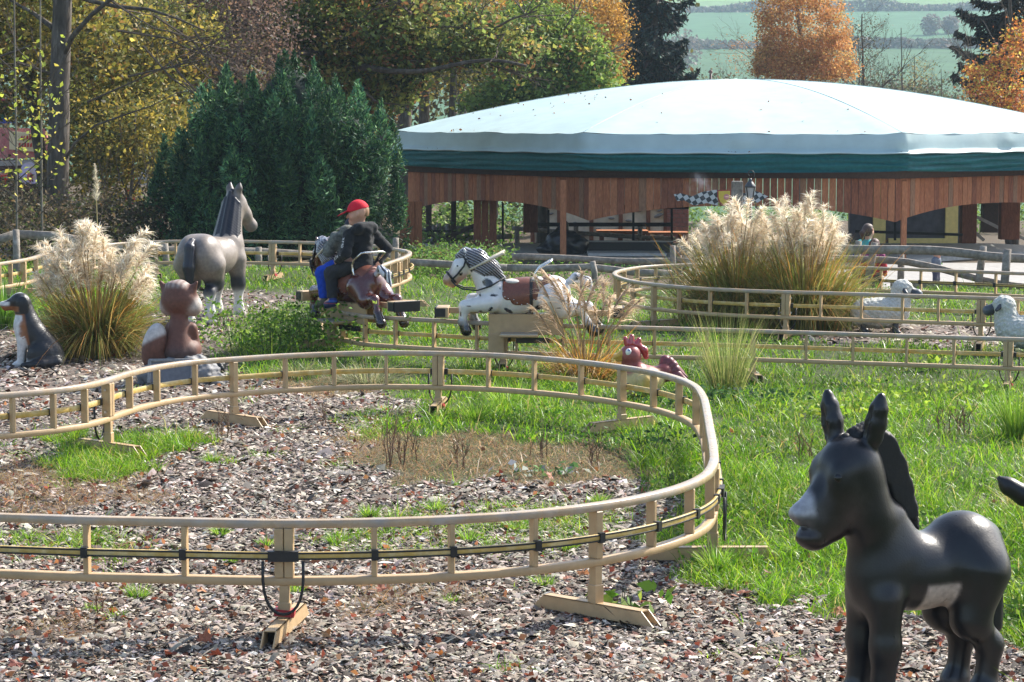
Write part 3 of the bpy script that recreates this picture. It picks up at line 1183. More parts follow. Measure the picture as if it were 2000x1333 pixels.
BL, BR = (0.0085, 0.0085, 0.0105), (0.022, 0.015, 0.015)
pr = []
pr += [E((-.235, 0, .545), (.185, .165, .185), BL), E((-.02, 0, .51), (.29, .145, .155), BL), E((.175, 0, .50), (.122, .125, .165), BL)]
pr += [C((.09, 0, .60), (.13, 0, .72), .115, .085, BL), C((.16, 0, .56), (.265, 0, .86), .110, .100, BL), C((.24, 0, .76), (.30, 0, .94), .104, .108, BL)]
pr += [E((.315, 0, .935), (.130, .108, .120), BL), E((.355, 0, .825), (.112, .095, .11), BR), C((.37, 0, .84), (.45, 0, .745), .088, .066, BR)]
pr += [E((.395, .075, .915), (.048, .034, .060), BL), E((.395, -.075, .915), (.048, .034, .060), BL)]
pr += [C((.45, 0, .770), (.52, 0, .765), .054, .042, (.05, .048, .05), .03), C((.43, 0, .845), (.515, 0, .79), .058, .040, BL, .03), C((.52, .0, .765), (.548, 0, .778), .044, .030, (.12, .115, .12), .02), E((.555, .024, .772), (.020, .018, .022), (.10, .095, .10), None, .012), E((.555, -.024, .772), (.020, .018, .022), (.10, .095, .10), None, .012), E((.485, 0, .680), (.064, .052, .036), BR, None, .02), C((.40, 0, .72), (.47, 0, .68), .068, .048, BR)]
for sgn in (1, -1):
    pr += [C((.185, sgn * .075, .42), (.185, sgn * .085, .24), .074, .057, BL), C((.185, sgn * .085, .24), (.20, sgn * .085, .05), .056, .047, BL), E((.212, sgn * .09, .03), (.065, .058, .04), (.03, .03, .035))]
    pr += [C((-.26, sgn * .085, .50), (-.215, sgn * .095, .32), .128, .078, BL), C((-.215, sgn * .095, .32), (-.315, sgn * .095, .21), .070, .046, BL), C((-.315, sgn * .095, .21), (-.295, sgn * .095, .05), .05, .046, BL), E((-.28, sgn * .095, .03), (.06, .055, .04), (.03, .03, .035))]


def ear_prims(b, t, sgn):
    b, t = Vector(b), Vector(t)
    out = []
    pf_ = ((0, .026), (.22, .038), (.48, .043), (.74, .036), (.92, .020), (1, .008))
    for (t0, r0), (t1, r1) in zip(pf_[:-1], pf_[1:]):
        out.append(C(tuple(b.lerp(t, t0)), tuple(b.lerp(t, t1)), r0, r1, BL, .012))
    return out


EARS = (((.335, -.055, 1.0), (.355, -.10, 1.225), -1), ((.25, .055, 1.01), (.235, .105, 1.225), 1))
for e_ in EARS:
    pr += ear_prims(*e_)
pr += [C((-.36, 0, .62), (-.415, 0, .50), .045, .03, BL), C((-.415, 0, .50), (-.405, 0, .26), .028, .036, BL)]


def donkey_clip(G):
    """mouth line and the hollows of the ears"""
    d = -_dist(E((.555, 0, .722), (.040, .09, .008)), G)
    for (b_, t_, sg) in EARS:
        b_, t_ = Vector(b_), Vector(t_)
        d = np.maximum(d, -_dist(C(tuple(b_.lerp(t_, .25) + Vector((.046, 0, 0))), tuple(b_.lerp(t_, .78) + Vector((.040, 0, 0))), .017, .012), G))
    return d


def donkey_paint(V, Cc):
    x, y, z = V[:, 0], V[:, 1], V[:, 2]
    belly = ss((1.13 - np.sqrt(((x + .02) / .29) ** 2 + (y / .145) ** 2 + ((z - .51) / .155) ** 2)) / .08)
    d = np.maximum.reduce([np.abs(x + .065) - .088 - (.45 - z) * .10, z - .475])
    w_ = ss((.010 - d) / .02) * belly * (np.abs(y) > -1)
    Cc = mixc(Cc, (.44, .36, .31), w_)
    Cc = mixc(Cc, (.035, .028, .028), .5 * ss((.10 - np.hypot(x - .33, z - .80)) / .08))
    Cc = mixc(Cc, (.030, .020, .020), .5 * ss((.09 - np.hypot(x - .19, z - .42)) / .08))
    Cc = mixc(Cc, (.34, .33, .35), ss((x - .485) / .03) * ss((z - .755) / .03))
    Cc = mixc(Cc, (.20, .19, .20), ss((.05 - z) / .03) * (z < .08) * .5)
    return Cc


root = empty('donkey_statue', o0, 'dark grey donkey statue with tall ears and a beige belly patch', 'donkey statue', rz=YAW_D)
root.scale = (1, 1, 1.035)
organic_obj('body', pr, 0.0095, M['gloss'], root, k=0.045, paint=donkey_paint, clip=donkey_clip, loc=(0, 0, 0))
mane = []
cr = [(.275, 1.045, .05), (.225, 1.045, .062), (.168, 1.0, .068), (.122, .925, .066), (.082, .84, .060), (.042, .755, .048), (.0, .685, .022)]
for (x0, z0, r0), (x1, z1, r1) in zip(cr[:-1], cr[1:]):
    mane.append(C((x0, 0, z0), (x1, 0, z1), r0, r1, (.012, .011, .012)))
organic_obj('mane', mane, 0.0065, M['statue_matt'], root, k=0.02, clip=lambda G: np.abs(G[..., 1]) - .046, paint=lambda V, c: c * 0 + np.array((.008, .0075, .008)),
            noise=lambda G: .0030 * np.sin(G[..., 0] * 520 + 3 * np.sin(G[..., 2] * 80)) * np.sin(G[..., 2] * 490) + .002 * np.sin(G[..., 1] * 700), loc=(0, 0, 0))
fl = organic_obj('forelock', [C((.33, -.0, 1.045), (.405, -.015, 1.005), .026, .012, (.012, .011, .012))], 0.006, M['statue_matt'], root, loc=(0, 0, 0))
for sgn in (1, -1):
    eb = MB()
    eb.lathe((0, 0, 0), [(0.002, -.022), (.016, -.016), (.022, 0), (.016, .016), (.002, .022)], 12)
    ob = eb.build('eye', mat('dark_eye_%d' % (sgn + 1), (.01, .008, .008), .12, 0, bump=0), root, True, loc=(.42, sgn * .088, .915))

# ---- second donkey, only an ear and forelock reach into the picture
r2 = gnd(2130, 1190)
root = empty('donkey_statue', r2, 'black ear tip of a second donkey statue half hidden in the long grass', 'donkey statue', rz=R(160))
pe = [E((.0, 0, .50), (.16, .12, .14), BL), C((-.10, 0, .30), (-.02, 0, .46), .12, .10, BL), E((-.42, 0, .22), (.34, .15, .17), (.45, .43, .42)), C((.08, .0, .44), (.17, 0, .36), .085, .065, BL)]
for sgn in (1, -1):
    pe += [C((.02, sgn * .07, .57), (.10, sgn * .11, .70), .034, .012, BL), C((-.2, sgn * .09, .2), (-.2, sgn * .09, .03), .05, .045, BL), C((-.62, sgn * .09, .2), (-.62, sgn * .09, .03), .05, .045, BL)]
_rm = Matrix.Rotation(R(-160), 3, 'Z')
_t = [tuple(_rm @ (at(px_, py_, r2.y + .05) - r2)) for px_, py_ in ((2040, 985), (2000, 968), (1970, 950), (1948, 932))]
pe += [C(_t[0], _t[1], .035, .042, BL), C(_t[1], _t[2], .042, .034, BL), C(_t[2], _t[3], .034, .008, BL), C((.05, 0, .5), _t[0], .09, .04, BL)]
organic_obj('body', pe, 0.014, M['statue'], root, k=0.05, loc=(0, 0, 0))


# ---- tall grey horse
h0 = gnd(402, 634)
h0 = Vector((h0.x + .05, h0.y + .35, float(gz(h0.x, h0.y))))
root = empty('horse_statue', h0, 'tall grey horse statue with dark braided mane seen from behind', 'horse statue', rz=R(90 - 16))
GR, DKG, WH = (.215, .180, .155), (.016, .017, .023), (.62, .60, .57)
ph = [E((-.33, 0, .70), (.25, .215, .225), GR), E((-.02, 0, .67), (.38, .205, .21), GR), E((.33, 0, .72), (.19, .18, .22), GR)]
ph += [E((-.40, .09, .70), (.20, .12, .21), GR), E((-.40, -.09, .70), (.20, .12, .21), GR)]
ph += [C((.36, 0, .80), (.50, 0, 1.12), .152, .098, GR), C((.50, 0, 1.10), (.535, 0, 1.24), .10, .085, GR)]
hd = Matrix.Translation((.54, 0, 1.24)) @ Matrix.Rotation(R(-27), 4, 'Z') @ Matrix.Translation((-.54, 0, -1.24))


def H(p):
    return tuple(hd @ Vector(p))


ph += [E(H((.565, 0, 1.235)), (.09, .075, .085), GR), C(H((.59, 0, 1.17)), H((.66, 0, 1.09)), .105, .085, GR), C(H((.66, 0, 1.08)), H((.76, 0, .975)), .072, .06, GR), E(H((.77, 0, .95)), (.065, .06, .055), (.12, .11, .11))]
for sgn in (1, -1):
    ph += [C(H((.54, sgn * .055, 1.29)), H((.545, sgn * .075, 1.36)), .033, .026, GR), C(H((.545, sgn * .075, 1.36)), H((.56, sgn * .078, 1.43)), .026, .006, DKG)]
    ph += [C((.33, sgn * .11, .62), (.34, sgn * .12, .38), .105, .066, GR), C((.34, sgn * .12, .38), (.34, sgn * .12, .33), .066, .058, DKG), C((.34, sgn * .12, .33), (.345, sgn * .12, .11), .05, .042, WH), C((.345, sgn * .12, .11), (.37, sgn * .12, .05), .05, .06, WH), E((.38, sgn * .12, .02), (.075, .065, .035), (.16, .15, .14))]
    ph += [C((-.37, sgn * .125, .60), (-.29, sgn * .125, .42), .155, .085, GR), C((-.29, sgn * .125, .42), (-.42, sgn * .125, .33), .078, .058, DKG), C((-.42, sgn * .125, .33), (-.41, sgn * .125, .12), .05, .042, WH), C((-.41, sgn * .125, .12), (-.385, sgn * .125, .05), .05, .062, WH), E((-.37, sgn * .125, .02), (.075, .065, .035), (.16, .15, .14))]


def horse_paint(V, Cc):
    z = V[:, 2]
    lowleg = z < .52
    wgt = ss((.50 - z) / .08) * ss((z - .30) / .06)
    Cc = mixc(Cc, (.02, .021, .028), wgt * lowleg * (1 - 0.0))
    Cc = mixc(Cc, (.66, .64, .61), ss((.32 - z) / .05))
    Cc = mixc(Cc, (.17, .15, .14), ss((.045 - z) / .02))
    return Cc


organic_obj('body', ph, 0.0145, M['statue'], root, k=0.055, paint=horse_paint, loc=(0, 0, 0))
pm = []
nA, nB = np.array((.36, 0, .80)), np.array((.535, 0, 1.25))
nax = (nB - nA) / np.linalg.norm(nB - nA)
nbk = np.array((-nax[2], 0, nax[0]))
for i in range(19):
    t = -.06 + 1.12 * i / 18
    c_ = nA + (nB - nA) * t
    r_n = .148 - .062 * min(1, max(0, t)) + .012
    if i < 18:
        t2 = -.06 + 1.12 * (i + 1) / 18
        pm.append(C(tuple(c_ + nbk * (r_n + .010)), tuple(nA + (nB - nA) * t2 + nbk * (.148 - .062 * min(1, max(0, t2)) + .022)), .024, .024, DKG))
    for sgn in (1, -1):
        q_ = []
        for th in (0, 28, 56, 80):
            a_ = R(th)
            q_.append(c_ - nax * (.10 * th / 80 + .03) + (r_n + .006) * (nbk * math.cos(a_) + np.array((0, sgn * math.sin(a_), 0))))
        rr_ = (.022, .023, .021, .010)
        for j in range(3):
            pm.append(C(tuple(q_[j]), tuple(q_[j + 1]), rr_[j], rr_[j + 1], (.018, .019, .027), .006))
pm += [C((.50, 0, 1.33), (.60, 0, 1.29), .03, .015, DKG)]
organic_obj('mane', pm, 0.009, M['statue'], root, k=0.012, loc=(0, 0, 0))
pt = [C((-.56, 0, .86), (-.62, 0, .80), .035, .05, DKG), C((-.62, 0, .80), (-.645, 0, .60), .05, .062, DKG), C((-.645, 0, .60), (-.63, 0, .40), .062, .03, DKG), C((-.63, 0, .40), (-.62, 0, .30), .03, .008, DKG)]
organic_obj('tail', pt, 0.010, M['statue'], root, k=0.02, noise=lambda G: .003 * np.sin(G[..., 1] * 260 + G[..., 2] * 8), paint=lambda V, c: mixc(np.tile((.022, .024, .034), (len(V), 1)), (.05, .05, .065), ss((V[:, 2] - .74) / .1) * .6), loc=(0, 0, 0))


# ---- sitting fox on a rock
f0 = gnd(345, 752)
root = empty('rock', f0, 'grey boulder with a framed slate plate under the brown fox', 'rock')
RK = (.17, .17, .175)
s2 = S(f0.y)
pk = [E((0, .12, .08), (.30, .24, .15), RK), E((-.16, .02, .06), (.18, .16, .11), RK), E((.20, .06, .08), (.17, .16, .12), RK), E((.05, .1, .16), (.24, .18, .10), RK), E((.30, .0, .03), (.13, .12, .07), RK)]
organic_obj('stone_block', pk, 0.015, M['statue_matt'], root, k=0.03, noise=lambda G: .016 * np.sin(G[..., 0] * 37 + 3 * np.sin(G[..., 2] * 21)) * np.sin(G[..., 1] * 31 + G[..., 2] * 23) + .006 * np.sin(G[..., 0] * 120) * np.sin(G[..., 2] * 110),
            paint=lambda V, c: mixc(np.tile(RK, (len(V), 1)), (.07, .07, .075), ss(np.sin(V[:, 0] * 23 + 2 * np.sin(V[:, 2] * 31)) - .2)), loc=(0, 0, 0))
pl = MB()
ml = Euler((R(-32), 0, R(4)))
pl.box((-.03, -.115, .12), (.34, .022, .20), ml)
pl.build('slate_plate', mat('slate', (.12, .12, .13), .55, .2, 12, .2, 60, dirt=.2), root, loc=(0, 0, 0), bevel=.004)
fr = MB()
mm3 = ml.to_matrix()
for (cx, cz, sx, sz) in ((0, .105, .38, .03), (-.18, 0, .03, .22), (.18, 0, .03, .22)):
    fr.box(Vector((-.03, -.115, .12)) + mm3 @ Vector((cx, -.006, cz)), (sx, .035, sz), ml)
o_ = fr.build('plate_frame', mat('stone_frame', (.20, .2, .2), .8, .3, 20, .5, 60), root, loc=(0, 0, 0), bevel=.006)

FX, FW, FD = (.125, .050, .034), (.46, .41, .37), (.035, .020, .017)
fo = Vector((f0.x + .01, f0.y + .12, f0.z + .22))
root = empty('fox_statue', fo, 'reddish brown fox statue with a white tipped tail, sitting with its back turned', 'fox statue', rz=R(90 - 14))
pf = [C((-.02, 0, .05), (.0, 0, .26), .135, .085, FX), C((.0, 0, .26), (.0, 0, .34), .085, .075, FX)]
pf += [E((.02, 0, .50), (.145, .160, .140), FX), E((.05, .11, .44), (.10, .075, .09), FW), E((.05, -.11, .44), (.10, .075, .09), FW), E((.0, 0, .57), (.11, .12, .085), FX), C((.12, 0, .46), (.23, 0, .43), .07, .035, FW), E((.245, 0, .44), (.02, .02, .018), (.02, .02, .02))]
for sgn in (1, -1):
    pf += [C((.005, sgn * .12, .58), (.0, sgn * .165, .645), .040, .014, FX), C((.045, sgn * .095, .25), (.12, sgn * .10, .08), .05, .042, FX), C((.12, sgn * .09, .08), (.18, sgn * .08, .02), .04, .035, FD), E((.04, sgn * .11, .06), (.12, .06, .08), FX)]
pf += [E((-.02, .02, .62), (.07, .085, .035), FX), E((.03, 0, .63), (.05, .05, .03), FX)]


def fox_paint(V, Cc):
    x, y, z = V.T
    Cc = mixc(Cc, (.05, .035, .035), ss((.16 - z) / .14) * ss((-x + .02) / .06) * .85)
    Cc = mixc(Cc, FW, ss((.10 - np.hypot(np.abs(y) - .125, z - .435)) / .05) * ss((x + .05) / .06))
    st = .5 + .5 * np.sin(y * 150)
    Cc = mixc(Cc, (.33, .27, .24), ss((z - .585) / .04) * (np.abs(y) < .10) * (.35 + .65 * st))
    Cc = mixc(Cc, (.13, .04, .025), ss((.44 - z) / .05) * ss((z - .30) / .04) * .5)
    return Cc


organic_obj('body', pf, 0.011, M['statue_matt'], root, k=0.028, paint=fox_paint, loc=(0, 0, 0))
tm = Matrix.Rotation(R(12), 3, 'X')
ptl = [E((-.10, .185, .10), (.105, .105, .205), FX, tm), C((-.04, .08, -.02), (-.08, .15, .0), .06, .08, FX)]
organic_obj('tail', ptl, 0.009, M['statue_matt'], root, k=0.03, paint=lambda V, c: mixc(mixc(np.tile(FX, (len(V), 1)), FD, ss((.02 - V[:, 2]) / .14) * .8), (.50, .46, .43), ss((V[:, 2] - .135 + .5 * (V[:, 1] - .18)) / .05)), loc=(0, 0, 0))

rb = gnd(412, 728)
root = organic_obj('boulder', [E((0, 0, .03), (.12, .10, .06), 0), E((.05, .0, .05), (.08, .08, .06), 0), E((-.07, .02, .05), (.06, .07, .04), 0)], .010, mat('black_stone', (.02, .021, .024), .35, .3, 20, .5, 50), None, k=.02,
                   noise=lambda G: .010 * np.sin(G[..., 0] * 61) * np.sin(G[..., 1] * 57 + G[..., 2] * 40), loc=rb)
tag(root, 'small shiny black rock lying beside the grey boulder', 'rock')


# ---- sitting mountain dog
d0 = gnd(72, 716)
sd_ = S(d0.y)
root = empty('dog_statue', d0, 'sitting black, white and brown mountain dog statue looking aside', 'dog statue', rz=R(180 + 6))
BK, WT, RU = (.013, .014, .017), (.60, .58, .56), (.26, .10, .035)
pd = [E((.135, 0, .595), (.085, .078, .072), BK), C((.19, 0, .575), (.275, 0, .555), .050, .034, BK), C((.19, 0, .545), (.265, 0, .527), .034, .024, RU), E((.298, 0, .568), (.016, .018, .014), (.01, .01, .01))]
pd += [C((.11, 0, .55), (.075, 0, .40), .078, .105, BK), C((.08, 0, .37), (-.10, 0, .13), .118, .13, BK), E((.11, 0, .30), (.075, .085, .12), BK), E((-.12, 0, .10), (.12, .13, .10), BK)]
for sgn in (1, -1):
    pd += [E((.10, sgn * .078, .565), (.048, .020, .072), BK), C((.115, sgn * .062, .30), (.135, sgn * .06, .05), .048, .032, WT), E((.165, sgn * .06, .022), (.05, .034, .026), WT)]
    pd += [E((-.04, sgn * .115, .11), (.115, .06, .115), BK), E((.04, sgn * .13, .025), (.07, .035, .03), WT)]
pd += [C((-.21, .02, .05), (-.19, .12, .042), .05, .048, BK), C((-.19, .12, .042), (-.06, .19, .038), .048, .046, BK), C((-.06, .19, .038), (.10, .20, .032), .046, .024, BK)]


def dog_paint(V, Cc):
    x, y, z = V.T
    chest = ss((x - .045 - (z - .1) * .16) / .02) * (z < .50) * ss((.115 - np.abs(y) + .0) / .02)
    rim = ss((x - .02 - (z - .1) * .16) / .02) * (z < .48) * (z > .20)
    Cc = mixc(Cc, RU, rim * (np.abs(y) < .13) * .9)
    Cc = mixc(Cc, WT, chest * (z < .47))
    Cc = mixc(Cc, WT, ss((.30 - z) / .03) * ss((x - .075) / .02) * (np.abs(y) < .11))
    # blaze, muzzle and cheeks
    Cc = mixc(Cc, WT, ss((.022 - np.abs(y)) / .01) * ss((x - .10) / .02) * ss((z - .57) / .01))
    Cc = mixc(Cc, WT, ss((x - .215) / .02) * ss((z - .548) / .008) * ss((.592 - z) / .01))
    Cc = mixc(Cc, RU, ss((x - .13) / .02) * ss((.552 - z) / .01) * ss((z - .49) / .01) * .9)
    return Cc


organic_obj('body', pd, 0.0095, M['statue'], root, k=0.03, paint=dog_paint, noise=lambda G: .0022 * np.sin(G[..., 2] * 210 + G[..., 0] * 90) * np.sin(G[..., 1] * 160), loc=(0, 0, 0))
for sgn in (1, -1):
    eb = MB()
    eb.lathe((0, 0, 0), [(.002, -.011), (.010, 0), (.002, .011)], 8)
    eb.build('eye', mat('dog_eye_%d' % (sgn + 1), (.02, .01, .005), .1, 0, bump=0), root, True, loc=(.195, sgn * .045, .612))


# ---- rooster
c0 = gnd(1247, 780)
root = empty('rooster_statue', c0, 'cartoonish rooster statue with red head and cream body behind the track', 'rooster statue', rz=R(180 + 14))
CR, RD, DR, YE = (.56, .42, .19), (.42, .035, .05), (.22, .045, .04), (.58, .34, .06)
pc = [E((-.02, 0, .15), (.185, .145, .135), CR), C((.05, 0, .20), (.065, 0, .34), .105, .072, DR), E((.072, 0, .375), (.082, .075, .075), DR), E((.10, 0, .10), (.09, .10, .09), CR)]
pc += [C((-.14, 0, .18), (-.22, 0, .22), .07, .07, DR)]


def roo_paint(V, Cc):
    x, y, z = V.T
    n_ = .012 * np.sin(y * 90) + .01 * np.sin(x * 80)
    Cc = mixc(Cc, (.30, .075, .07), ss((z + n_ - .235) / .03))
    Cc = mixc(Cc, (.20, .03, .025), ss((.36 - np.abs(z - .31) * 6) / .2) * ss((z - .27) / .02) * ss((.35 - z) / .02) * .8)
    Cc = mixc(Cc, (.58, .44, .20), ss((.225 - z - n_) / .02) * (x > -.2))
    Cc = mixc(Cc, (.16, .13, .06), ss((.07 - z) / .06) * .6)
    return Cc


organic_obj('body', pc, 0.0095, M['statue'], root, k=0.045, paint=roo_paint, loc=(0, 0, 0))
pcomb = [C((.10, 0, .455), (.115, 0, .50), .024, .018, RD), C((.06, 0, .455), (.06, 0, .515), .026, .020, RD), C((.015, 0, .445), (.0, 0, .485), .026, .022, RD), C((-.01, 0, .43), (-.045, 0, .40), .026, .030, RD), C((-.045, 0, .40), (-.062, 0, .345), .030, .022, RD)]
organic_obj('comb', pcomb, 0.006, M['lacquer'], root, k=0.02, loc=(0, 0, 0))
pb = [C((.125, 0, .375), (.205, 0, .345), .042, .014, YE), C((.12, 0, .345), (.18, 0, .325), .034, .014, (.45, .26, .05))]
organic_obj('beak', pb, 0.005, M['statue'], root, k=0.008, loc=(0, 0, 0))
organic_obj('wattle', [C((.105, 0, .30), (.115, 0, .235), .022, .03, RD)], .006, M['lacquer'], root, k=.01, loc=(0, 0, 0))
for sgn in (1, -1):
    organic_obj('eye', [E((.105, sgn * .062, .395), (.026, .018, .03), (.75, .75, .74))], .004, M['lacquer'], root, loc=(0, 0, 0),
                paint=lambda V, c, s_=sgn: mixc(np.tile((.75, .75, .74), (len(V), 1)), (.05, .10, .30), ss((.011 - np.hypot(V[:, 0] - .105, V[:, 2] - .412)) / .003)))
    organic_obj('wing', [E((-.03, sgn * .135, .16), (.10, .03, .07), CR), C((-.02, sgn * .15, .17), (-.01, sgn * .155, .10), .03, .022, YE)], .007, M['statue'], root, k=.02, loc=(0, 0, 0))
for i in range(5):
    a = R(100 + i * 17)
    b = Vector((-.17, 0, .16))
    c_ = b + Vector((math.cos(a) * .10 - .05, (i - 2) * .015, math.sin(a) * .15))
    d_ = c_ + Vector((-.09, (i - 2) * .02, -.06))
    organic_obj('tail_feather', [C(tuple(b), tuple(c_), .035, .042, 0), C(tuple(c_), tuple(d_), .042, .015, 0)], .008, M['statue'], root, k=.02, loc=(0, 0, 0), paint=lambda V, c: np.tile((.17, .045, .055), (len(V), 1)))


# ---- two sheep with curly fleece
def curls(G):
    return .006 * np.sin(G[..., 0] * 95 + 1.5 * np.sin(G[..., 2] * 60)) * np.sin(G[..., 2] * 95 + 1.2 * np.sin(G[..., 0] * 50)) + .004 * np.sin(G[..., 1] * 110) * np.sin(G[..., 2] * 88)


WOOL, FACE = (.50, .50, .46), (.035, .042, .055)
M['wool'] = mat('sculpted_fleece', rough=.85, var=.25, nscale=30, bump=.8, bscale=45, attr=True, spec=.25, dirt=.22)


def sheep(loc, rz, label, up=0.0):
    root = empty('sheep_statue', loc, label, 'sheep statue', 'sheep statues by the far track', rz=rz)
    ps = [E((-.03, 0, .205), (.285, .19, .165), WOOL), E((.15, 0, .24), (.14, .15, .15), WOOL), E((-.2, 0, .20), (.13, .17, .15), WOOL), C((.17, 0, .30), (.20, 0, .44), .12, .105, WOOL), E((.205, 0, .475), (.105, .10, .085), WOOL)]
    organic_obj('fleece', ps, .0105, M['wool'], root, k=.04, noise=curls, loc=(0, 0, 0))
    organic_obj('face', [C((.24, 0, .44), (.35, 0, .41), .068, .052, FACE), E((.37, 0, .405), (.045, .05, .045), (.12, .14, .17))], .008, M['statue'], root, k=.03, loc=(0, 0, 0))
    for sgn in (1, -1):
        organic_obj('ear', [C((.215, sgn * .085, .465), (.245, sgn * .145, .425), .026, .018, FACE)], .007, M['statue'], root, loc=(0, 0, 0))
    for sx in (.14, -.19):
        for sgn in (1, -1):
            organic_obj('leg', [C((sx, sgn * .10, .14), (sx, sgn * .10, .02), .036, .030, FACE), E((sx + .015, sgn * .10, .015), (.045, .032, .02), FACE)], .009, M['statue'], root, k=.02, loc=(0, 0, 0))
    return root


p1_ = gnd(1722, 650)
sheep(p1_, R(-8), 'curly cream sheep statue facing the large donkey side, black face above the rail')
p2_ = gnd(2000, 690)
sheep(p2_, R(180 - 25), 'curly cream sheep statue cut by the picture edge, turned away from the other sheep')

# ================================================================== THE PAVILION
PC = Vector((5.2, 52.0, 0))
PR = 8.0
PHI = [R(28.5 + 45 * i) for i in range(8)]           # from -Y towards -X; PHI[0] is the front left corner


def pv(phi, r, z):
    return Vector((PC.x - PR * r * math.sin(phi), PC.y - PR * r * math.cos(phi), z))


def pe_(i, u, r, z):
    a, b = pv(PHI[i % 8], r, z), pv(PHI[(i + 1) % 8], r, z)
    return a.lerp(b, u)


pav = empty('pavilion', (PC.x, PC.y, -.62), 'open eight-sided wooden pavilion under a pale tarpaulin roof with teal edging', 'pavilion')
M['tarp'] = mat('pale_tarpaulin', (.40, .52, .52), .45, .07, 1.2, .05, 20, dirt=.16, spec=.4)
M['teal'] = mat('teal_tarpaulin', (.008, .125, .135), .5, .2, 6, .1, 20, spec=.22)
ZB, ZA = 1.88, 3.04
NU, NR = 16, 18
V, F = [], []
for i in range(8):
    for iu in range(NU):
        for ir in range(NR + 1):
            r = 1 - ir / NR
            u = iu / NU
            p = pe_(i, u, max(r, .002), 0)
            z = ZB + (ZA - ZB) * (1 - r ** 1.85) - .09 * math.sin(math.pi * u) * r * (1 - r) * 2.2
            bul = math.exp(-((u - .5) / .05) ** 2) + math.exp(-(min(u, 1 - u) / .05) ** 2)
            z += .035 * bul * (r ** 6) + .012 * math.sin(u * 40 + r * 9) * r ** 5
            V.append((p.x, p.y, z))
W_ = 8 * NU
for c in range(W_):
    for ir in range(NR):
        a = c * (NR + 1) + ir
        b = ((c + 1) % W_) * (NR + 1) + ir
        F.append((a, b, b + 1, a + 1))
link('roof_canopy', npmesh('roof_canopy', np.array(V), np.array(F)[:, ::-1], None, True), M['tarp'], pav)


for i in range(8):
    for u_ in (0.0,):
        sv = []
        for q in range(22):
            r_ = 1 - q / 22
            p = pe_(i, u_ if u_ else .0, r_, 0)
            sv.append(Vector((p.x, p.y, ZB + (ZA - ZB) * (1 - r_ ** 1.85) - (.09 * r_ * (1 - r_) * 2.2 if u_ else 0) + .035 * r_ ** 6 + .004)))
        MB().tube(sv, .006, 4, True).build('roof_seam', M['tarp'], pav, True)


def ring(name, material, rows, parent, nu=40, fn=None, smooth=True):
    V, F = [], []
    k = len(rows)
    for i in range(8):
        for iu in range(nu):
            for j, (r, z) in enumerate(rows):
                u = iu / nu
                dr, dz_ = fn(i, u, j) if fn else (0, 0)
                V.append(tuple(pe_(i, u, r + dr, z + dz_)))
    n = 8 * nu
    for c in range(n):
        for j in range(k - 1):
            a = c * k + j
            b = ((c + 1) % n) * k + j
            F.append((a, b, b + 1, a + 1))
    return link(name, npmesh(name, np.array(V), np.array(F)[:, ::-1], None, smooth), material, parent)


def skirt_fn(i, u, j):
    bul = math.exp(-((u - .5) / .035) ** 2) + math.exp(-(min(u, 1 - u) / .035) ** 2)
    return (.0016 * math.sin(u * 23 + i) + .004 * bul * (1 if j < 3 else -.6), (.03 * bul if j == 0 else 0) + .008 * math.sin(u * 31 + 2 * i) * (j >= 3) - .03 * bul * (j == 4))


ring('roof_skirt', M['tarp'], [(1.0, ZB), (1.004, 1.80), (1.007, 1.70), (1.009, 1.62), (1.011, 1.565), (1.031, 1.530), (1.032, 1.512), (1.014, 1.495)], pav, 40, skirt_fn)


def val_fn(i, u, j):
    w1 = math.sin(u * 7 + i * 2.1 + j * .9)
    sagp = .045 * (math.sin(math.pi * u) ** .5) - .03
    return (.0075 * math.sin(j * 2.1 + 2.0 * math.sin(u * 5 + i)) + .002 * w1, -sagp * (j / 9.0) + .012 * math.sin(u * 17 + j) * (0 < j < 9))


ring('valance', M['teal'], [(1.024 - .0012 * j + .002 * (j % 2), 1.50 - .038 * j) for j in range(10)], pav, 40, val_fn)
ring('eaves_shadow_ring', M['darkwood'], [(.985, 1.40), (.985, 1.03), (.972, 1.03), (.972, 1.40)], pav, 4, None, False)  # dark ring stands in for the shadow between valance and boards

# fascia: upright boards with a scalloped lower edge
rb_ = random.Random(4)
for i in (7, 0, 6):
    nb = 42
    for q in range(nb):
        u0, u1 = q / nb, (q + 1) / nb
        g = .004 + (.004 if (i == 7 and q < 22 and rb_.random() < .7) else 0)
        zz = []
        for u in (u0, u1):
            zz.append(.19 + .30 * (1 - abs(2 * u - 1) ** 2.3))
        off = rb_.uniform(-.0008, .0008)
        a0, a1 = pe_(i, u0 + g / 6.1, .968 + off, 0), pe_(i, u1 - g / 6.1, .968 + off, 0)
        t = .02
        nn = Vector((a0.x + a1.x - 2 * PC.x, a0.y + a1.y - 2 * PC.y, 0)).normalized()
        b = MB()
        b.prism([(a0.x, a0.y, zz[0]), (a1.x, a1.y, zz[1]), (a1.x, a1.y, 1.14), (a0.x, a0.y, 1.14)], nn * t)
        b.build('board', M[rb_.choice(['board', 'board', 'board_b', 'board_c', 'board_d'])], pav)
# return side on the far left, broader boards
for q in range(14):
    u0, u1 = q / 14, (q + 1) / 14
    zz = [.19 + .30 * (1 - abs(2 * u - 1) ** 2.3) for u in (u0, u1)]
    a0, a1 = pe_(1, u0 + .001, .968, 0), pe_(1, u1 - .001, .968, 0)
    nn = Vector((a0.x + a1.x - 2 * PC.x, a0.y + a1.y - 2 * PC.y, 0)).normalized()
    MB().prism([(a0.x, a0.y, zz[0]), (a1.x, a1.y, zz[1]), (a1.x, a1.y, 1.02), (a0.x, a0.y, 1.02)], nn * .02).build('board', M['board_b'], pav)

FLZ = -.55


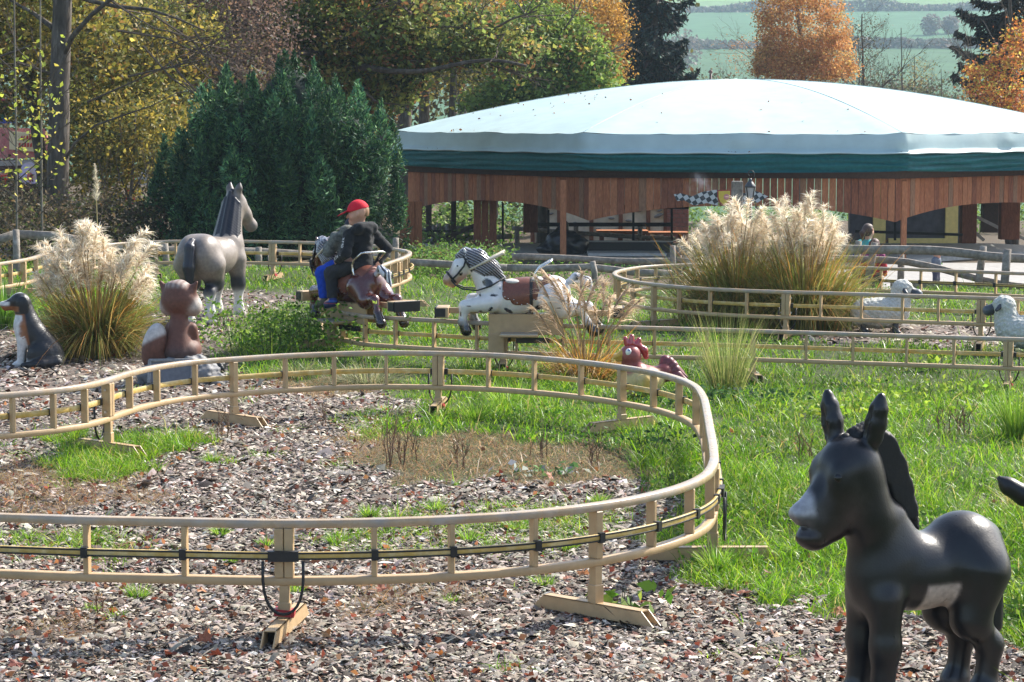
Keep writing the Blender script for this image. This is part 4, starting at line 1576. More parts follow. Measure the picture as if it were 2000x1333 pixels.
def post(px0, px1, D, z0, z1, material, name='post'):
    a, b = at(px0, 400, D), at(px1, 400, D)
    wd = b.x - a.x
    MB().box(((a.x + b.x) / 2, D, (z0 + z1) / 2), (wd, min(wd, .3), z1 - z0)).build(name, material, pav, bevel=.008)


for (px0, px1, D) in ((781, 797, 49.0), (797.5, 810, 48.95), (810.5, 824, 49.0)):
    post(px0, px1, D, FLZ, .42, M['board' if px0 < 800 else 'board_c'], 'board')
post(1094, 1106, 45.3, FLZ, .98, M['board_c'])
post(1760, 1771, 44.7, FLZ, .98, M['board_c'])
for q, (px0, px1) in enumerate(((925, 939.6), (940.2, 954.6), (955.2, 970))):
    post(px0, px1, 48.5, FLZ, 1.3, M['board_b'], 'board')
post(1022, 1050, 55, FLZ, 1.4, M['board_b'])
post(832, 843, 53, FLZ, 1.2, M['darkwood'])
post(881, 891, 51, FLZ, 1.2, M['darkwood'])
post(1877, 1906, 50.5, FLZ, 1.2, M['board_b'])
post(1918, 1948, 55, FLZ, 1.2, M['darkwood'])
post(1953, 1990, 52, FLZ, 1.2, M['board_b'])
post(2060, 2085, 47.5, FLZ, .98, M['board_b'])
# tent pole top with a ball, above the roof
tp = MB()
tp.tube([at(1388, 172, 55.5) - Vector((0, 0, 1.2)), at(1388, 141, 55.5)], .03, 8)
fin = tp.build('tent_pole', mat('rusty_steel', (.09, .05, .045), .6, .2, 20, .2, 60), pav, True)
MB().lathe(at(1388, 141, 55.5), [(.01, -.05), (.04, -.03), (.05, 0), (.04, .035), (.01, .05)], 10).build('ball_finial', mat('rusty_ball', (.11, .05, .045), .5, .2, 20, .1, 60), pav, True)

# floor
dm = MB()
dpoly = [tuple(pe_(7, 1, .985, FLZ - .09)), tuple(pe_(7, 0, .985, FLZ - .09)), (12.0, 48.6, FLZ - .09), (10.5, 50.4, FLZ - .09), (-2.1, 50.4, FLZ - .09), tuple(pe_(0, 1, .985, FLZ - .09))]
dm.prism(dpoly, Vector((0, 0, .09)))
dm.build('deck', M['deck'], pav)
# black barrier, rails
lw = MB()
a, b = at(1140, 480, 47), at(1312, 480, 47)
lw.box(((a.x + b.x) / 2, 47, -.44), (b.x - a.x, .12, .22))
lw.build('barrier', M['black'], pav)
MB().box(((a.x + b.x) / 2, 47, -.318), (b.x - a.x + .04, .2, .022)).build('barrier_top', M['deck'], pav)
MB().box((at(1225, 497, 45.6).x, 45.9, -.50), (1.55, .9, .06)).build('step', M['deck'], pav)
for (x0, x1, y, D, t) in ((1050, 1312, 439, 53, .09), (1180, 1345, 405, 53, .08), (820, 925, 452, 52, .05)):
    a, b = at(x0, y, D), at(x1, y, D)
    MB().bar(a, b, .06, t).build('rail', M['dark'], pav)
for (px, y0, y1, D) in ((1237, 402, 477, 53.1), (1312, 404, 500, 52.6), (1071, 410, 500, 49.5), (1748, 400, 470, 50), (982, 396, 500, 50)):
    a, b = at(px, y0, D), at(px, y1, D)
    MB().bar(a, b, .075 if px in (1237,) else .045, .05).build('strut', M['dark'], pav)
# sloping handrail at the left steps
MB().bar(at(822, 487, 50), at(926, 441, 50), .07, .09).build('handrail', M['darkwood'], pav)
MB().bar(at(860, 505, 47.8), at(930, 478, 47.8), .07, .09).build('handrail', M['darkwood'], pav)
MB().bar(at(1670, 452, 50.2), at(1880, 459, 50.2), .05, .06).build('rail', M['dark'], pav)
for (p0, p1) in (((1908, 424), (1952, 446)), ((1906, 456), (1922, 470)), ((1990, 462), (2060, 496))):
    MB().bar(at(*p0, 53.5), at(*p1, 53.5), .05, .07).build('handrail', M['deck'], pav)

# racing banner with chequered flag and shield on the fascia
ban = empty('banner', at(1400, 390, 43.4), 'racing banner with black and white chequered flags and a yellow shield on the pavilion boards', 'banner')
M['cheq'] = bpy.data.materials.new('chequered_print')
M['cheq'].use_nodes = True
nt = M['cheq'].node_tree
bs = nt.nodes['Principled BSDF']
bs.inputs['Roughness'].default_value = .6
tcn = nt.nodes.new('ShaderNodeTexCoord')
mpn = nt.nodes.new('ShaderNodeMapping')
mpn.inputs['Rotation'].default_value = (0, R(32), 0)
ck = nt.nodes.new('ShaderNodeTexChecker')
ck.inputs['Scale'].default_value = 11.5
ck.inputs['Color1'].default_value = (.02, .03, .035, 1)
ck.inputs['Color2'].default_value = (.42, .46, .46, 1)
nt.links.new(tcn.outputs['Object'], mpn.inputs['Vector'])
nt.links.new(mpn.outputs[0], ck.inputs['Vector'])
nt.links.new(ck.outputs[0], bs.inputs['Base Color'])
DB = 43.9
for pts in ([(1316, 380), (1330, 378), (1352, 384), (1372, 375), (1402, 371), (1402, 402), (1380, 397), (1356, 402), (1336, 392), (1322, 393)],
            [(1428, 372), (1452, 378), (1478, 374), (1500, 384), (1480, 396), (1455, 398), (1428, 402)]):
    MB().prism([at(x, y, DB) for x, y in pts], Vector((0, .02, 0))).build('flag', M['cheq'], ban)
sh = [(1401, 372), (1428, 371), (1428, 386), (1424, 396), (1414, 404), (1405, 396), (1401, 386)]
MB().prism([at(x, y, DB - .02) for x, y in sh], Vector((0, .018, 0))).build('shield_rim', mat('red_print', (.30, .03, .03), .5, .1, bump=0), ban)
sh2 = [(1403.5, 374), (1426, 373.2), (1426, 386), (1422, 395), (1414, 401), (1407, 395), (1403.5, 386)]
shf = MB().prism([at(x, y, DB - .028) for x, y in sh2], Vector((0, .007, 0))).build('shield', mat('yellow_print', (.55, .42, .05), .5, .1, bump=0), ban)
MB().lathe((0, 0, 0), [(.002, -.004), (.055, -.004), (.055, .004), (.002, .004)], 12).build('pink_emblem', mat('pink_print', (.5, .2, .2), .5, .1, bump=0), ban, loc=at(1419, 385, DB - .035) - ban.location).rotation_euler = (R(90), 0, 0)

# lantern and its post beside the big grasses
LD = 35.5
lp = empty('street_lamp', (at(1466, 480, LD).x, LD, float(gz(at(1466, 480, LD).x, LD))), 'old fashioned black lantern with a curled top rising behind the plumed grasses', 'lamp')
b = MB()
b.tube([(lp.location.x, LD, lp.location.z), at(1466, 392, LD)], .022, 8)
b.build('pole', M['black'], lp, True)
c_ = at(1465, 392, LD)
MB().lathe(c_, [(.025, 0), (.06, .02), (.055, .035)], 8).build('collar', M['black'], lp, True)
MB().lathe(c_, [(.050, .036), (.082, .20)], 8).build('glass', mat('lamp_glass', (.45, .46, .47), .15, .05, bump=0, spec=.6), lp)
for q in range(4):
    a = R(45 + 90 * q)
    MB().bar(c_ + Vector((.054 * math.cos(a), .054 * math.sin(a), .036)), c_ + Vector((.088 * math.cos(a), .088 * math.sin(a), .20)), .012, .012).build('glazing_bar', M['black'], lp)
MB().lathe(c_, [(.09, .20), (.085, .225), (.045, .28), (.028, .30), (.032, .315), (.015, .34)], 10).build('lamp_cap', mat('dark_grey_iron', (.06, .065, .07), .45, .2, 20, .1, 60), lp, True)
sc_ = []
for q in range(22):
    a = -1.2 + q * .32
    rr = .085 - .0032 * q
    sc_.append(c_ + Vector((-.0 + rr * math.cos(a) * .85, 0, .40 + rr * math.sin(a))))
MB().tube(sc_, .009, 6).build('scroll', M['black'], lp, True)
wp = MB()
a = at(1440, 354, 35)
wp.box((a.x, 35, (a.z + -.6) / 2), (.17, .12, a.z + .6))
o = wp.build('wooden_post', M['oldwood'], None, bevel=.012)
tag(o, 'square weathered wooden post standing just in front of the black lantern', 'post')
o = MB().tube([at(1447, 396, 34.9), at(1440, 398, 34.85)], .02, 6)

# black covered machine on the deck edge
cm = organic_obj('covered_machine', [E((0, 0, .24), (.36, .3, .26), 0), C((-.1, 0, .3), (.06, 0, .62), .2, .06, 0), E((-.34, -.05, .1), (.2, .22, .13), 0), E((.28, 0, .18), (.24, .26, .2), 0)], .03,
                 mat('black_tarpaulin', (.012, .013, .016), .3, .3, 8, .6, 14), None, k=.08, noise=lambda G: .02 * np.sin(G[..., 0] * 19 + 4 * np.sin(G[..., 2] * 7)) * np.sin(G[..., 1] * 15 + G[..., 2] * 17), loc=Vector((at(1100, 490, 46.6).x, 46.6, FLZ)))
tag(cm, 'lumpy thing under a glossy black tarpaulin on the pavilion deck', 'covered machine')

# low drift of smoke in front of the boards
smo = MB().lathe(at(1368, 362, 43.2), [(.01, -.30), (.22, -.24), (.34, -.02), (.36, .12), (.25, .28), (.01, .34)], 14)
sm = bpy.data.materials.new('drifting_smoke')
sm.use_nodes = True
nt = sm.node_tree
nt.nodes.clear()
oo = nt.nodes.new('ShaderNodeOutputMaterial')
vv = nt.nodes.new('ShaderNodeVolumePrincipled')
vv.inputs['Color'].default_value = (.75, .82, .95, 1)
tn = nt.nodes.new('ShaderNodeTexCoord')
nn_ = nt.nodes.new('ShaderNodeTexNoise')
nn_.inputs['Scale'].default_value = 4.5
nn_.inputs['Detail'].default_value = 3
gr = nt.nodes.new('ShaderNodeMapRange')
gr.inputs[1].default_value = .48
gr.inputs[2].default_value = .75
gr.inputs[4].default_value = 1.6
vl = nt.nodes.new('ShaderNodeVectorMath')
vl.operation = 'DISTANCE'
vl.inputs[1].default_value = tuple(at(1368, 362, 43.2))
fo = nt.nodes.new('ShaderNodeMapRange')
fo.inputs[1].default_value = .10
fo.inputs[2].default_value = .30
fo.inputs[3].default_value = 1
fo.inputs[4].default_value = 0
mu = nt.nodes.new('ShaderNodeMath')
mu.operation = 'MULTIPLY'
nt.links.new(tn.outputs['Object'], nn_.inputs['Vector'])
nt.links.new(nn_.outputs[0], gr.inputs[0])
nt.links.new(tn.outputs['Object'], vl.inputs[0])
nt.links.new(vl.outputs['Value'], fo.inputs[0])
nt.links.new(gr.outputs[0], mu.inputs[0])
nt.links.new(fo.outputs[0], mu.inputs[1])
nt.links.new(mu.outputs[0], vv.inputs['Density'])
nt.links.new(vv.outputs[0], oo.inputs['Volume'])
tag(smo.build('smoke', sm, None, True), kind='stuff')

# pale concrete apron in front of the pavilion's right side
ap = MB().box((9.0, 39.6, -.60), (11.5, 9.2, .05))
tag(ap.build('pavement', M['concrete']), kind='structure')

# ------------------------------------------------------------------ buildings beyond the pavilion
hw = empty('timber_framed_wall', at(1190, 480, 62), 'cream plastered wall with set-in round stones and brown timber uprights behind the pavilion', 'wall')
a, b = at(1040, 480, 62), at(1345, 480, 62)
MB().box(((a.x + b.x) / 2, 62.1, -.15), (b.x - a.x, .2, 2.6)).build('plaster', mat('cream_plaster', (.78, .68, .55), .9, .15, 3, .3, 20, dirt=.2), hw)
for px in (1040, 1092, 1155, 1212, 1266, 1300):
    p = at(px, 440, 62)
    MB().box((p.x, 61.97, -.15), (.11, .08, 2.6)).build('timber_upright', M['board_b'], hw, bevel=.01)
for (y,) in ((404,), (478,)):
    p, q = at(1040, y, 61.95), at(1300, y, 61.95)
    MB().bar(p, q, .06, .10).build('timber_rail', M['board_b'], hw)
rs = random.Random(3)
mstone = mat('field_stone', (.25, .23, .22), .8, .3, 6, .4, 20, col2=(.33, .29, .26))
for (px, py, sx) in ((1076, 418, .16), (1122, 412, .2), (1174, 416, .30), (1194, 427, .18), (1228, 432, .2), (1250, 412, .22), (1286, 422, .28), (1170, 449, .2), (1140, 460, .24), (1173, 471, .2), (1105, 474, .2), (1248, 446, .22),
                     (1066, 452, .2), (1240, 468, .2), (1284, 458, .22), (1288, 412, .15), (1124, 436, .16), (1058, 472, .18), (1222, 410, .16)):
    p = at(px, py, 61.98)
    s_ = MB()
    s_.lathe((0, 0, 0), [(.01, -.5), (.6, -.36), (.95, -.05), (1, .05), (.7, .36), (.02, .5)], 9)
    o = s_.build('stone', mstone, hw, True, loc=p - hw.location)
    o.scale = (sx * .5, .08, sx * .36)
    o.rotation_euler = (0, rs.uniform(-.4, .4), 0)
bp_ = MB()
p, q = at(1303, 440, 61.9), at(1345, 440, 61.9)
MB().box(((p.x + q.x) / 2, 61.96, -.15), (q.x - p.x, .06, 2.6)).build('mortar', mat('mortar', (.35, .28, .25), .9), hw)
for r_ in range(17):
    for c_i in range(4):
        w_ = (q.x - p.x) / 3.5
        x0 = p.x + (c_i - .5 * (r_ % 2)) * w_
        x1 = min(x0 + w_ - .015, q.x)
        x0 = max(x0, p.x)
        if x1 - x0 > .05:
            MB().box(((x0 + x1) / 2, 61.92, -1.15 + r_ * .115), (x1 - x0, .04, .10)).build('brick', mat('brick_red', (.33, .13, .10), .85) if r_ + c_i == 0 else bpy.data.materials['brick_red'], hw)
# tables in front of that wall
for (px, py, wd, lab) in ((1215, 452, 1.3, 'brown wooden table with pale top seen through the pavilion below the stones'), (1270, 455, 1.9, 'long brown bench table seen through the pavilion beside the black post')):
    p = at(px, py, 58.5)
    t = empty('picnic_table', (p.x, 58.5, -1.42), lab, 'table', 'tables behind the pavilion')
    MB().box((p.x, 58.5, p.z), (wd, .7, .05)).build('tabletop', M['board_c'], t)
    for sx in (-.4, .4):
        MB().box((p.x + sx * wd, 58.5, (p.z - 1.42 - .025) / 2), (.1, .5, p.z - .025 + 1.42)).build('leg', M['board_b'], t)
lf = empty('log_fence', at(1190, 470, 57), 'pale log rail fence seen through the pavilion in front of the stone studded wall', 'fence')
MB().tube([at(1000, 446, 57), at(1050, 450, 57), at(1120, 455, 57), at(1180, 459, 57), at(1250, 464, 57), at(1320, 467, 57)], .055, 7).build('rail', M['oldwood'], lf, True)
for px in (1010, 1125, 1250):
    p = at(px, 450, 57)
    MB().tube([(p.x, 57, -1.5), (p.x, 57, p.z + .1)], .06, 7).build('post', M['oldwood'], lf, True)

yh = empty('yellow_building', at(1770, 440, 63), 'dark fronted building with yellow piers behind the pavilion, right of the grasses', 'building')
a, b = at(1660, 440, 63), at(1905, 440, 63)
MB().box(((a.x + b.x) / 2, 63.2, -.1), (b.x - a.x, .3, 3.0)).build('wall', mat('dark_slate_wall', (.06, .055, .06), .8, .4, 2, .2, 20), yh)
MY = mat('yellow_render', (.75, .58, .20), .85, .12, 4, .2, 30)
for (p0, p1) in ((1705, 1729), (1846, 1870)):
    a, b = at(p0, 440, 63), at(p1, 440, 63)
    MB().box(((a.x + b.x) / 2, 62.98, -.1), (b.x - a.x, .12, 3.0)).build('pier', MY, yh)
a, b = at(1735, 480, 63), at(1846, 480, 63)
MB().box(((a.x + b.x) / 2, 62.97, a.z + .05), (b.x - a.x, .12, .3)).build('plinth', MY, yh)

# ------------------------------------------------------------------ weathered fences
def wobble(px0, px1, n, y0, y1, amp, seed, D0, D1):
    r_ = random.Random(seed)
    ph_ = r_.uniform(0, 6)
    return [at(px0 + (px1 - px0) * i / n, y0 + (y1 - y0) * i / n + amp * math.sin(ph_ + i * 1.3), D0 + (D1 - D0) * i / n) for i in range(n + 1)]


def plank(pts, h, t, parent, name='rail'):
    P = spline(pts, .25)
    P[:, 2] += .008 * np.sin(np.arange(len(P)) * .9)
    o = sweep(P, [(-t / 2, -h / 2), (t / 2, -h / 2 * .9), (t / 2, h / 2 * .92), (-t / 2, h / 2)], name, M['oldwood'], parent)
    return o


def fpost(top, bot, r, parent):
    MB().tube([bot - Vector((0, 0, .15)), bot.lerp(top, .5) + Vector((.008, 0, 0)), top], [r, r * .98, r * .92], 9).build('post', M['oldwood'], parent, True)


f1 = empty('rail_fence', gnd(30, 560), 'weathered grey post and rail fence behind the far track below the yew', 'fence', 'weathered post and rail fences')
for (x0, y0, x1, y1, D) in ((31, 449, 31, 556, 29), (322, 476, 324, 536, 30.5), (505, 483, 503, 530, 31), (655, 488, 655, 530, 31.5), (773, 465, 770, 520, 31.8), (-70, 460, -70, 560, 28.6)):
    fpost(at(x0, y0, D), at(x1, y1, D), .047, f1)
plank([at(x, y, 29.1) for x, y in ((-90, 486), (-20, 476), (10, 466), (31, 459))], .11, .04, f1)
plank([at(x, y, 29.3) for x, y in ((31, 458), (70, 459), (110, 463), (180, 476))], .11, .04, f1)
plank([at(x, y, 30.3 + i * .25) for i, (x, y) in enumerate(((180, 480), (250, 486), (322, 488), (420, 489), (505, 493), (600, 497), (655, 498), (790, 505)))], .10, .04, f1)
plank([at(x, y, 29.1) for x, y in ((-90, 548), (0, 547), (60, 545), (100, 544))], .10, .04, f1)
plank([at(x, y, 30.4 + i * .25) for i, (x, y) in enumerate(((230, 520), (322, 522), (420, 523), (505, 524), (655, 527)))], .10, .04, f1)

f2 = empty('rail_fence', gnd(1157, 545), 'low weathered board fence between the spotted horse and the pavilion deck', 'fence', 'weathered post and rail fences')
for (x0, y0, x1, y1, D) in ((1157, 511, 1163, 552, 31.6), (1314, 480, 1312, 552, 33), (1326, 496, 1326, 560, 33.3), (905, 512, 905, 545, 32)):
    fpost(at(x0, y0, D), at(x1, y1, D), .044, f2)
plank([at(x, y, 32) for x, y in ((785, 512), (860, 517), (940, 521), (1000, 523))], .10, .04, f2)
plank([at(x, y, 31.8) for x, y in ((990, 524), (1080, 526), (1157, 522), (1230, 531), (1312, 536))], .10, .04, f2)
plank([at(x, y, 33.1) for x, y in ((1000, 502), (1100, 505), (1230, 510), (1312, 511))], .09, .04, f2)
plank([at(x, y, 33.2) for x, y in ((1312, 492), (1350, 490), (1400, 484), (1480, 482))], .13, .04, f2)
plank([at(x, y, 33.2) for x, y in ((1322, 510), (1350, 513), (1400, 520), (1480, 524))], .10, .04, f2)

f4 = empty('rail_fence', at(860, 490, 54), 'pale grey fence of upright posts seen through the left end of the pavilion', 'fence', 'weathered post and rail fences')
for px, y0 in ((846, 440), (857, 437), (874, 438), (893, 446), (912, 444)):
    fpost(at(px, y0, 54), at(px, 492, 54), .06, f4)
plank([at(x, y, 54.1) for x, y in ((820, 452), (857, 448), (893, 446), (930, 448))], .12, .05, f4)
plank([at(x, y, 54.1) for x, y in ((820, 474), (857, 470), (893, 466), (1000, 462))], .12, .05, f4)

f3 = empty('rail_fence', gnd(1760, 560), 'weathered grey fence with leaning posts in front of the visitors behind the sheep', 'fence', 'weathered post and rail fences')
for (x0, y0, x1, y1, D, r) in ((1677, 471, 1668, 560, 33.6, .055), (1709, 474, 1690, 566, 33, .058), (1760, 496, 1758, 560, 33.5, .052), (1921, 481, 1906, 576, 32.3, .055), (1968, 487, 1958, 580, 31.8, .06), (2050, 492, 2046, 590, 31.5, .06), (1560, 470, 1560, 560, 33.8, .05)):
    fpost(at(x0, y0, D), at(x1, y1, D), r, f3)
plank([at(x, y, 33.3 - i * .25) for i, (x, y) in enumerate(((1480, 483), (1560, 480), (1650, 486), (1760, 489), (1860, 493), (1960, 503), (2050, 508), (2130, 512)))], .125, .04, f3)
plank([at(x, y, 33.5 - i * .25) for i, (x, y) in enumerate(((1560, 508), (1650, 507), (1760, 510), (1830, 525), (1910, 546), (2000, 560), (2100, 566)))], .10, .04, f3)
plank([at(x, y, 33.3 - i * .3) for i, (x, y) in enumerate(((1740, 556), (1800, 558), (1900, 563), (2000, 568), (2100, 574)))], .12, .04, f3)

# ------------------------------------------------------------------ fairground stall and boards glimpsed behind the trees on the left
st = empty('fairground_stall', at(30, 420, 50), 'colourful fairground stall with a pink roof and cream sign behind the big trunk', 'stall')
DS = 50


def panel(name, pts, D, material, parent, th=.05):
    return MB().prism([at(x, y, D) for x, y in pts], Vector((0, th, 0))).build(name, material, parent)


panel('opening_shade', [(-60, 470), (110, 470), (110, 312), (-60, 312)], DS + .5, mat('dark_stall', (.03, .025, .025), .8), st)  # dark panel stands in for the shade inside the stall opening
panel('roof', [(-60, 312), (100, 308), (88, 252), (-60, 250)], DS, mat('pink_tiles', (.45, .14, .14), .8, .3, 10, .3, 30, col2=(.5, .25, .2)), st, .12)
panel('gutter', [(-60, 316), (104, 312), (104, 322), (-60, 326)], DS - .1, mat('grey_gutter', (.3, .28, .26), .7), st)
sg = panel('sign', [(18, 256), (78, 262), (80, 298), (18, 292)], DS - .12, mat('cream_sign', (.65, .55, .33), .7, .1), st)
rr_ = random.Random(8)
lt = mat('red_lettering', (.5, .04, .03), .6)
for row, (y, n) in enumerate(((265, 5), (279, 7))):
    for q in range(n):
        x = 40 + row * -4 + q * 5.6
        panel('letter', [(x, y + 9), (x + 3.6, y + 8), (x + 3.2 + rr_.random(), y), (x + .6, y + rr_.random() * 3)], DS - .16, lt, sg, .02)
panel('dome_board', [(-60, 250), (58, 216), (44, 206), (26, 204), (20, 196), (2, 192), (-60, 190)], DS - .02, mat('green_board', (.015, .12, .09), .6), st)
panel('dome_shape', [(-60, 215), (22, 212), (24, 206), (14, 204), (14, 196), (4, 193), (-60, 194)], DS - .06, mat('red_rim', (.4, .03, .04), .6), st, .03)
panel('dome_sky', [(-60, 209), (14, 208), (10, 204), (8, 198), (0, 197), (-60, 198)], DS - .09, mat('blue_paint', (.03, .10, .35), .6), st, .02)
panel('blue_band', [(-60, 246), (30, 240), (30, 230), (-60, 234)], DS - .08, mat('deep_blue_paint', (.02, .04, .25), .6), st, .02)
ov = [(56 + 19 * math.cos(a), 345 - 28 * math.sin(a)) for a in [R(-30 + 15 * q) for q in range(17)]] + [(37, 368), (72, 368)][:0]
panel('painted_panel', ov, DS - .14, mat('lavender_panel', (.5, .45, .68), .6, .2, 6, col2=(.6, .5, .2)), st)
panel('painted_flower', [(58 + 6 * math.cos(R(45 * q)), 346 - 9 * math.sin(R(45 * q))) for q in range(8)], DS - .18, mat('pink_paint', (.55, .12, .12), .6), st, .02)
tag(organic_obj('strawberry_ornament', [C((0, 0, .10), (0, 0, -.06), .10, .04, (.5, .02, .03)), E((0, 0, .17), (.09, .09, .03), (.02, .2, .04))], .015, M['lacquer'], None, k=.02, loc=at(9, 352, DS - .3)), 'red strawberry ornament with green top beside the lavender panel', 'ornament')
ws = panel('wicker_screen', [(-60, 420), (80, 420), (78, 368), (-60, 370)], DS - .6, mat('brown_wicker', (.09, .04, .03), .9, .4, 30, .6, 40, stretch=(.3, 1, 3)), st, .08)

for nm, cat_, lab, pts, D, colr in (('hanging_banner', 'banner', 'bright red cloth hanging between bushes left of the yew, lower piece', [(244, 370), (264, 371), (262, 398), (256, 400), (246, 396)], 42, (.55, .015, .02)),
                                    ('hanging_banner', 'banner', 'bright red cloth hanging between bushes left of the yew, upper piece', [(249, 314), (259, 313), (262, 352), (247, 354)], 42, (.55, .015, .02)),
                                    ('wall_panel', 'panel', 'pale grey panel with pink top between the bushes left of the yew', [(270, 362), (288, 362), (288, 332), (270, 334)], 46, (.5, .46, .43)),
                                    ('painted_board', 'board', 'blue painted board with grey centre and red lower edge beside the yew top', [(322, 273), (352, 275), (350, 236), (330, 234), (322, 250)], 46, (.025, .06, .33))):
    rt = empty(nm, at(*pts[0], D), lab, cat_)
    panel('cloth' if 'banner' in nm else 'face', pts, D, mat(nm + '_paint_%d' % pts[0][0], colr, .7, .2, 5), rt, .04)
    MB().bar(at(pts[0][0] + 2, pts[0][1], D + .08), Vector((at(pts[0][0] + 2, 400, D).x, D + .08, 3.0)) if 'cloth' in lab else Vector((at(pts[0][0] + 2, 400, D).x, D + .08, 0)), .05, .05).build('pole', M['twig'], rt)
    if nm == 'painted_board':
        panel('grey_centre', [(328, 262), (346, 262), (344, 250), (330, 250)], D - .04, mat('grey_paint', (.4, .38, .36), .7), rt, .02)
        panel('red_edge', [(322, 277), (352, 278), (352, 274.2), (322, 273.2)], D - .03, mat('red_edge_paint', (.45, .04, .03), .7), rt, .03)

# ================================================================== THE RIDE'S HORSES AND THEIR RIDERS
WHT, BRN, TAN = (.70, .68, .66), (.085, .016, .010), (.42, .19, .075)


def horse_prims(c):
    nose = TAN if c is WHT else (.05, .012, .01)
    pr = [E((.10, 0, .235), (.30, .145, .155), c), E((.28, 0, .275), (.13, .125, .15), c), E((-.27, 0, .285), (.17, .15, .16), c), E((-.05, 0, .27), (.28, .14, .145), c)]
    pr += [C((.29, 0, .34), (.40, 0, .53), .125, .092, c), C((.45, 0, .575), (.55, 0, .525), .082, .080, c), C((.55, 0, .515), (.655, 0, .415), .070, .050, c), E((.668, 0, .392), (.046, .044, .045), nose), C((.55, 0, .455), (.625, 0, .352), .055, .026, nose if c is WHT else c)]
    pr += [C((.50, .05, .62), (.52, .07, .69), .028, .008, c), C((.50, -.05, .62), (.52, -.07, .69), .028, .008, c)]
    hf = (.012, .012, .013)
    # front legs, near and far
    pr += [C((.27, .09, .20), (.51, .095, .170), .088, .054, c), C((.51, .095, .170), (.535, .095, .035), .050, .034, c), C((.535, .095, .03), (.50, .095, -.05), .040, .052, hf)]
    pr += [C((.27, -.09, .22), (.46, -.095, .215), .085, .052, c), C((.46, -.095, .215), (.45, -.095, .06), .048, .034, c), C((.45, -.095, .055), (.415, -.095, -.02), .040, .050, hf)]
    # hind legs stretched out behind
    for sgn, q in ((1, 0), (-1, -.06)):
        pr += [C((-.27, sgn * .09, .25), (-.38 + q, sgn * .10, .14), .135, .080, c), C((-.38 + q, sgn * .10, .14), (-.53 + q, sgn * .105, .155), .070, .045, c), C((-.53 + q, sgn * .105, .155), (-.585 + q, sgn * .105, .03), .042, .033, c), C((-.59 + q, sgn * .105, .02), (-.645 + q, sgn * .105, -.055), .038, .050, hf)]
    return pr


SPOTS = [(560, 400, 52, 38, -20), (620, 517, 36, 12, 0), (590, 650, 15, 28, -35), (495, 675, 18, 10, 0), (760, 668, 46, 18, -32), (1050, 635, 38, 22, 10), (1160, 703, 9, 8, 0), (1240, 635, 20, 7, 0), (380, 622, 20, 6, 0),
         (487, 518, 9, 16, 0), (300, 700, 7, 22, 0), (677, 453, 8, 8, 0), (1210, 490, 16, 10, 0), (1270, 560, 14, 20, 20), (700, 330, 12, 8, 0), (940, 700, 18, 12, 0), (300, 320, 22, 14, 40), (470, 300, 10, 18, 10)]


def spot_paint(V, Cc):
    x, y, z = V.T
    for (zx, zy, rx, ry, an) in SPOTS:
        px, py = 840 + zx / 4.9375, 470 + zy / 4.9375
        cx, cz = (1020 - px) / 217, (634 - py) / 217
        a = R(an)
        dx, dz_ = -(x - cx), (z - cz)
        u = (dx * math.cos(a) + dz_ * math.sin(a)) / (rx / 4.9375 / 217)
        v = (-dx * math.sin(a) + dz_ * math.cos(a)) / (ry / 4.9375 / 217)
        Cc = mixc(Cc, (.014, .014, .016), ss((1.08 - np.hypot(u, v)) / .16))
    Cc = mixc(Cc, (.36, .20, .10), .75 * ss((x - .60) / .05) * ss((z - .33) / .02))
    Cc = mixc(Cc, (.30, .30, .31), .45 * ss((.10 - z) / .10) * ss((x - .2) / .1))
    return mixc(Cc, (.010, .010, .011), ss((.012 - z) / .02) * (np.abs(x) > .38))


def brown_paint(V, Cc):
    x, y, z = V.T
    return mixc(Cc, (.025, .010, .009), .8 * ss((x - .5) / .12) + .7 * ss((.05 - z) / .06))


def rsd(x, z, cx, cz, hx, hz_, r):
    qx, qz = np.abs(x - cx) - hx + r, np.abs(z - cz) - hz_ + r
    return np.hypot(np.maximum(qx, 0), np.maximum(qz, 0)) + np.minimum(np.maximum(qx, qz), 0) - r


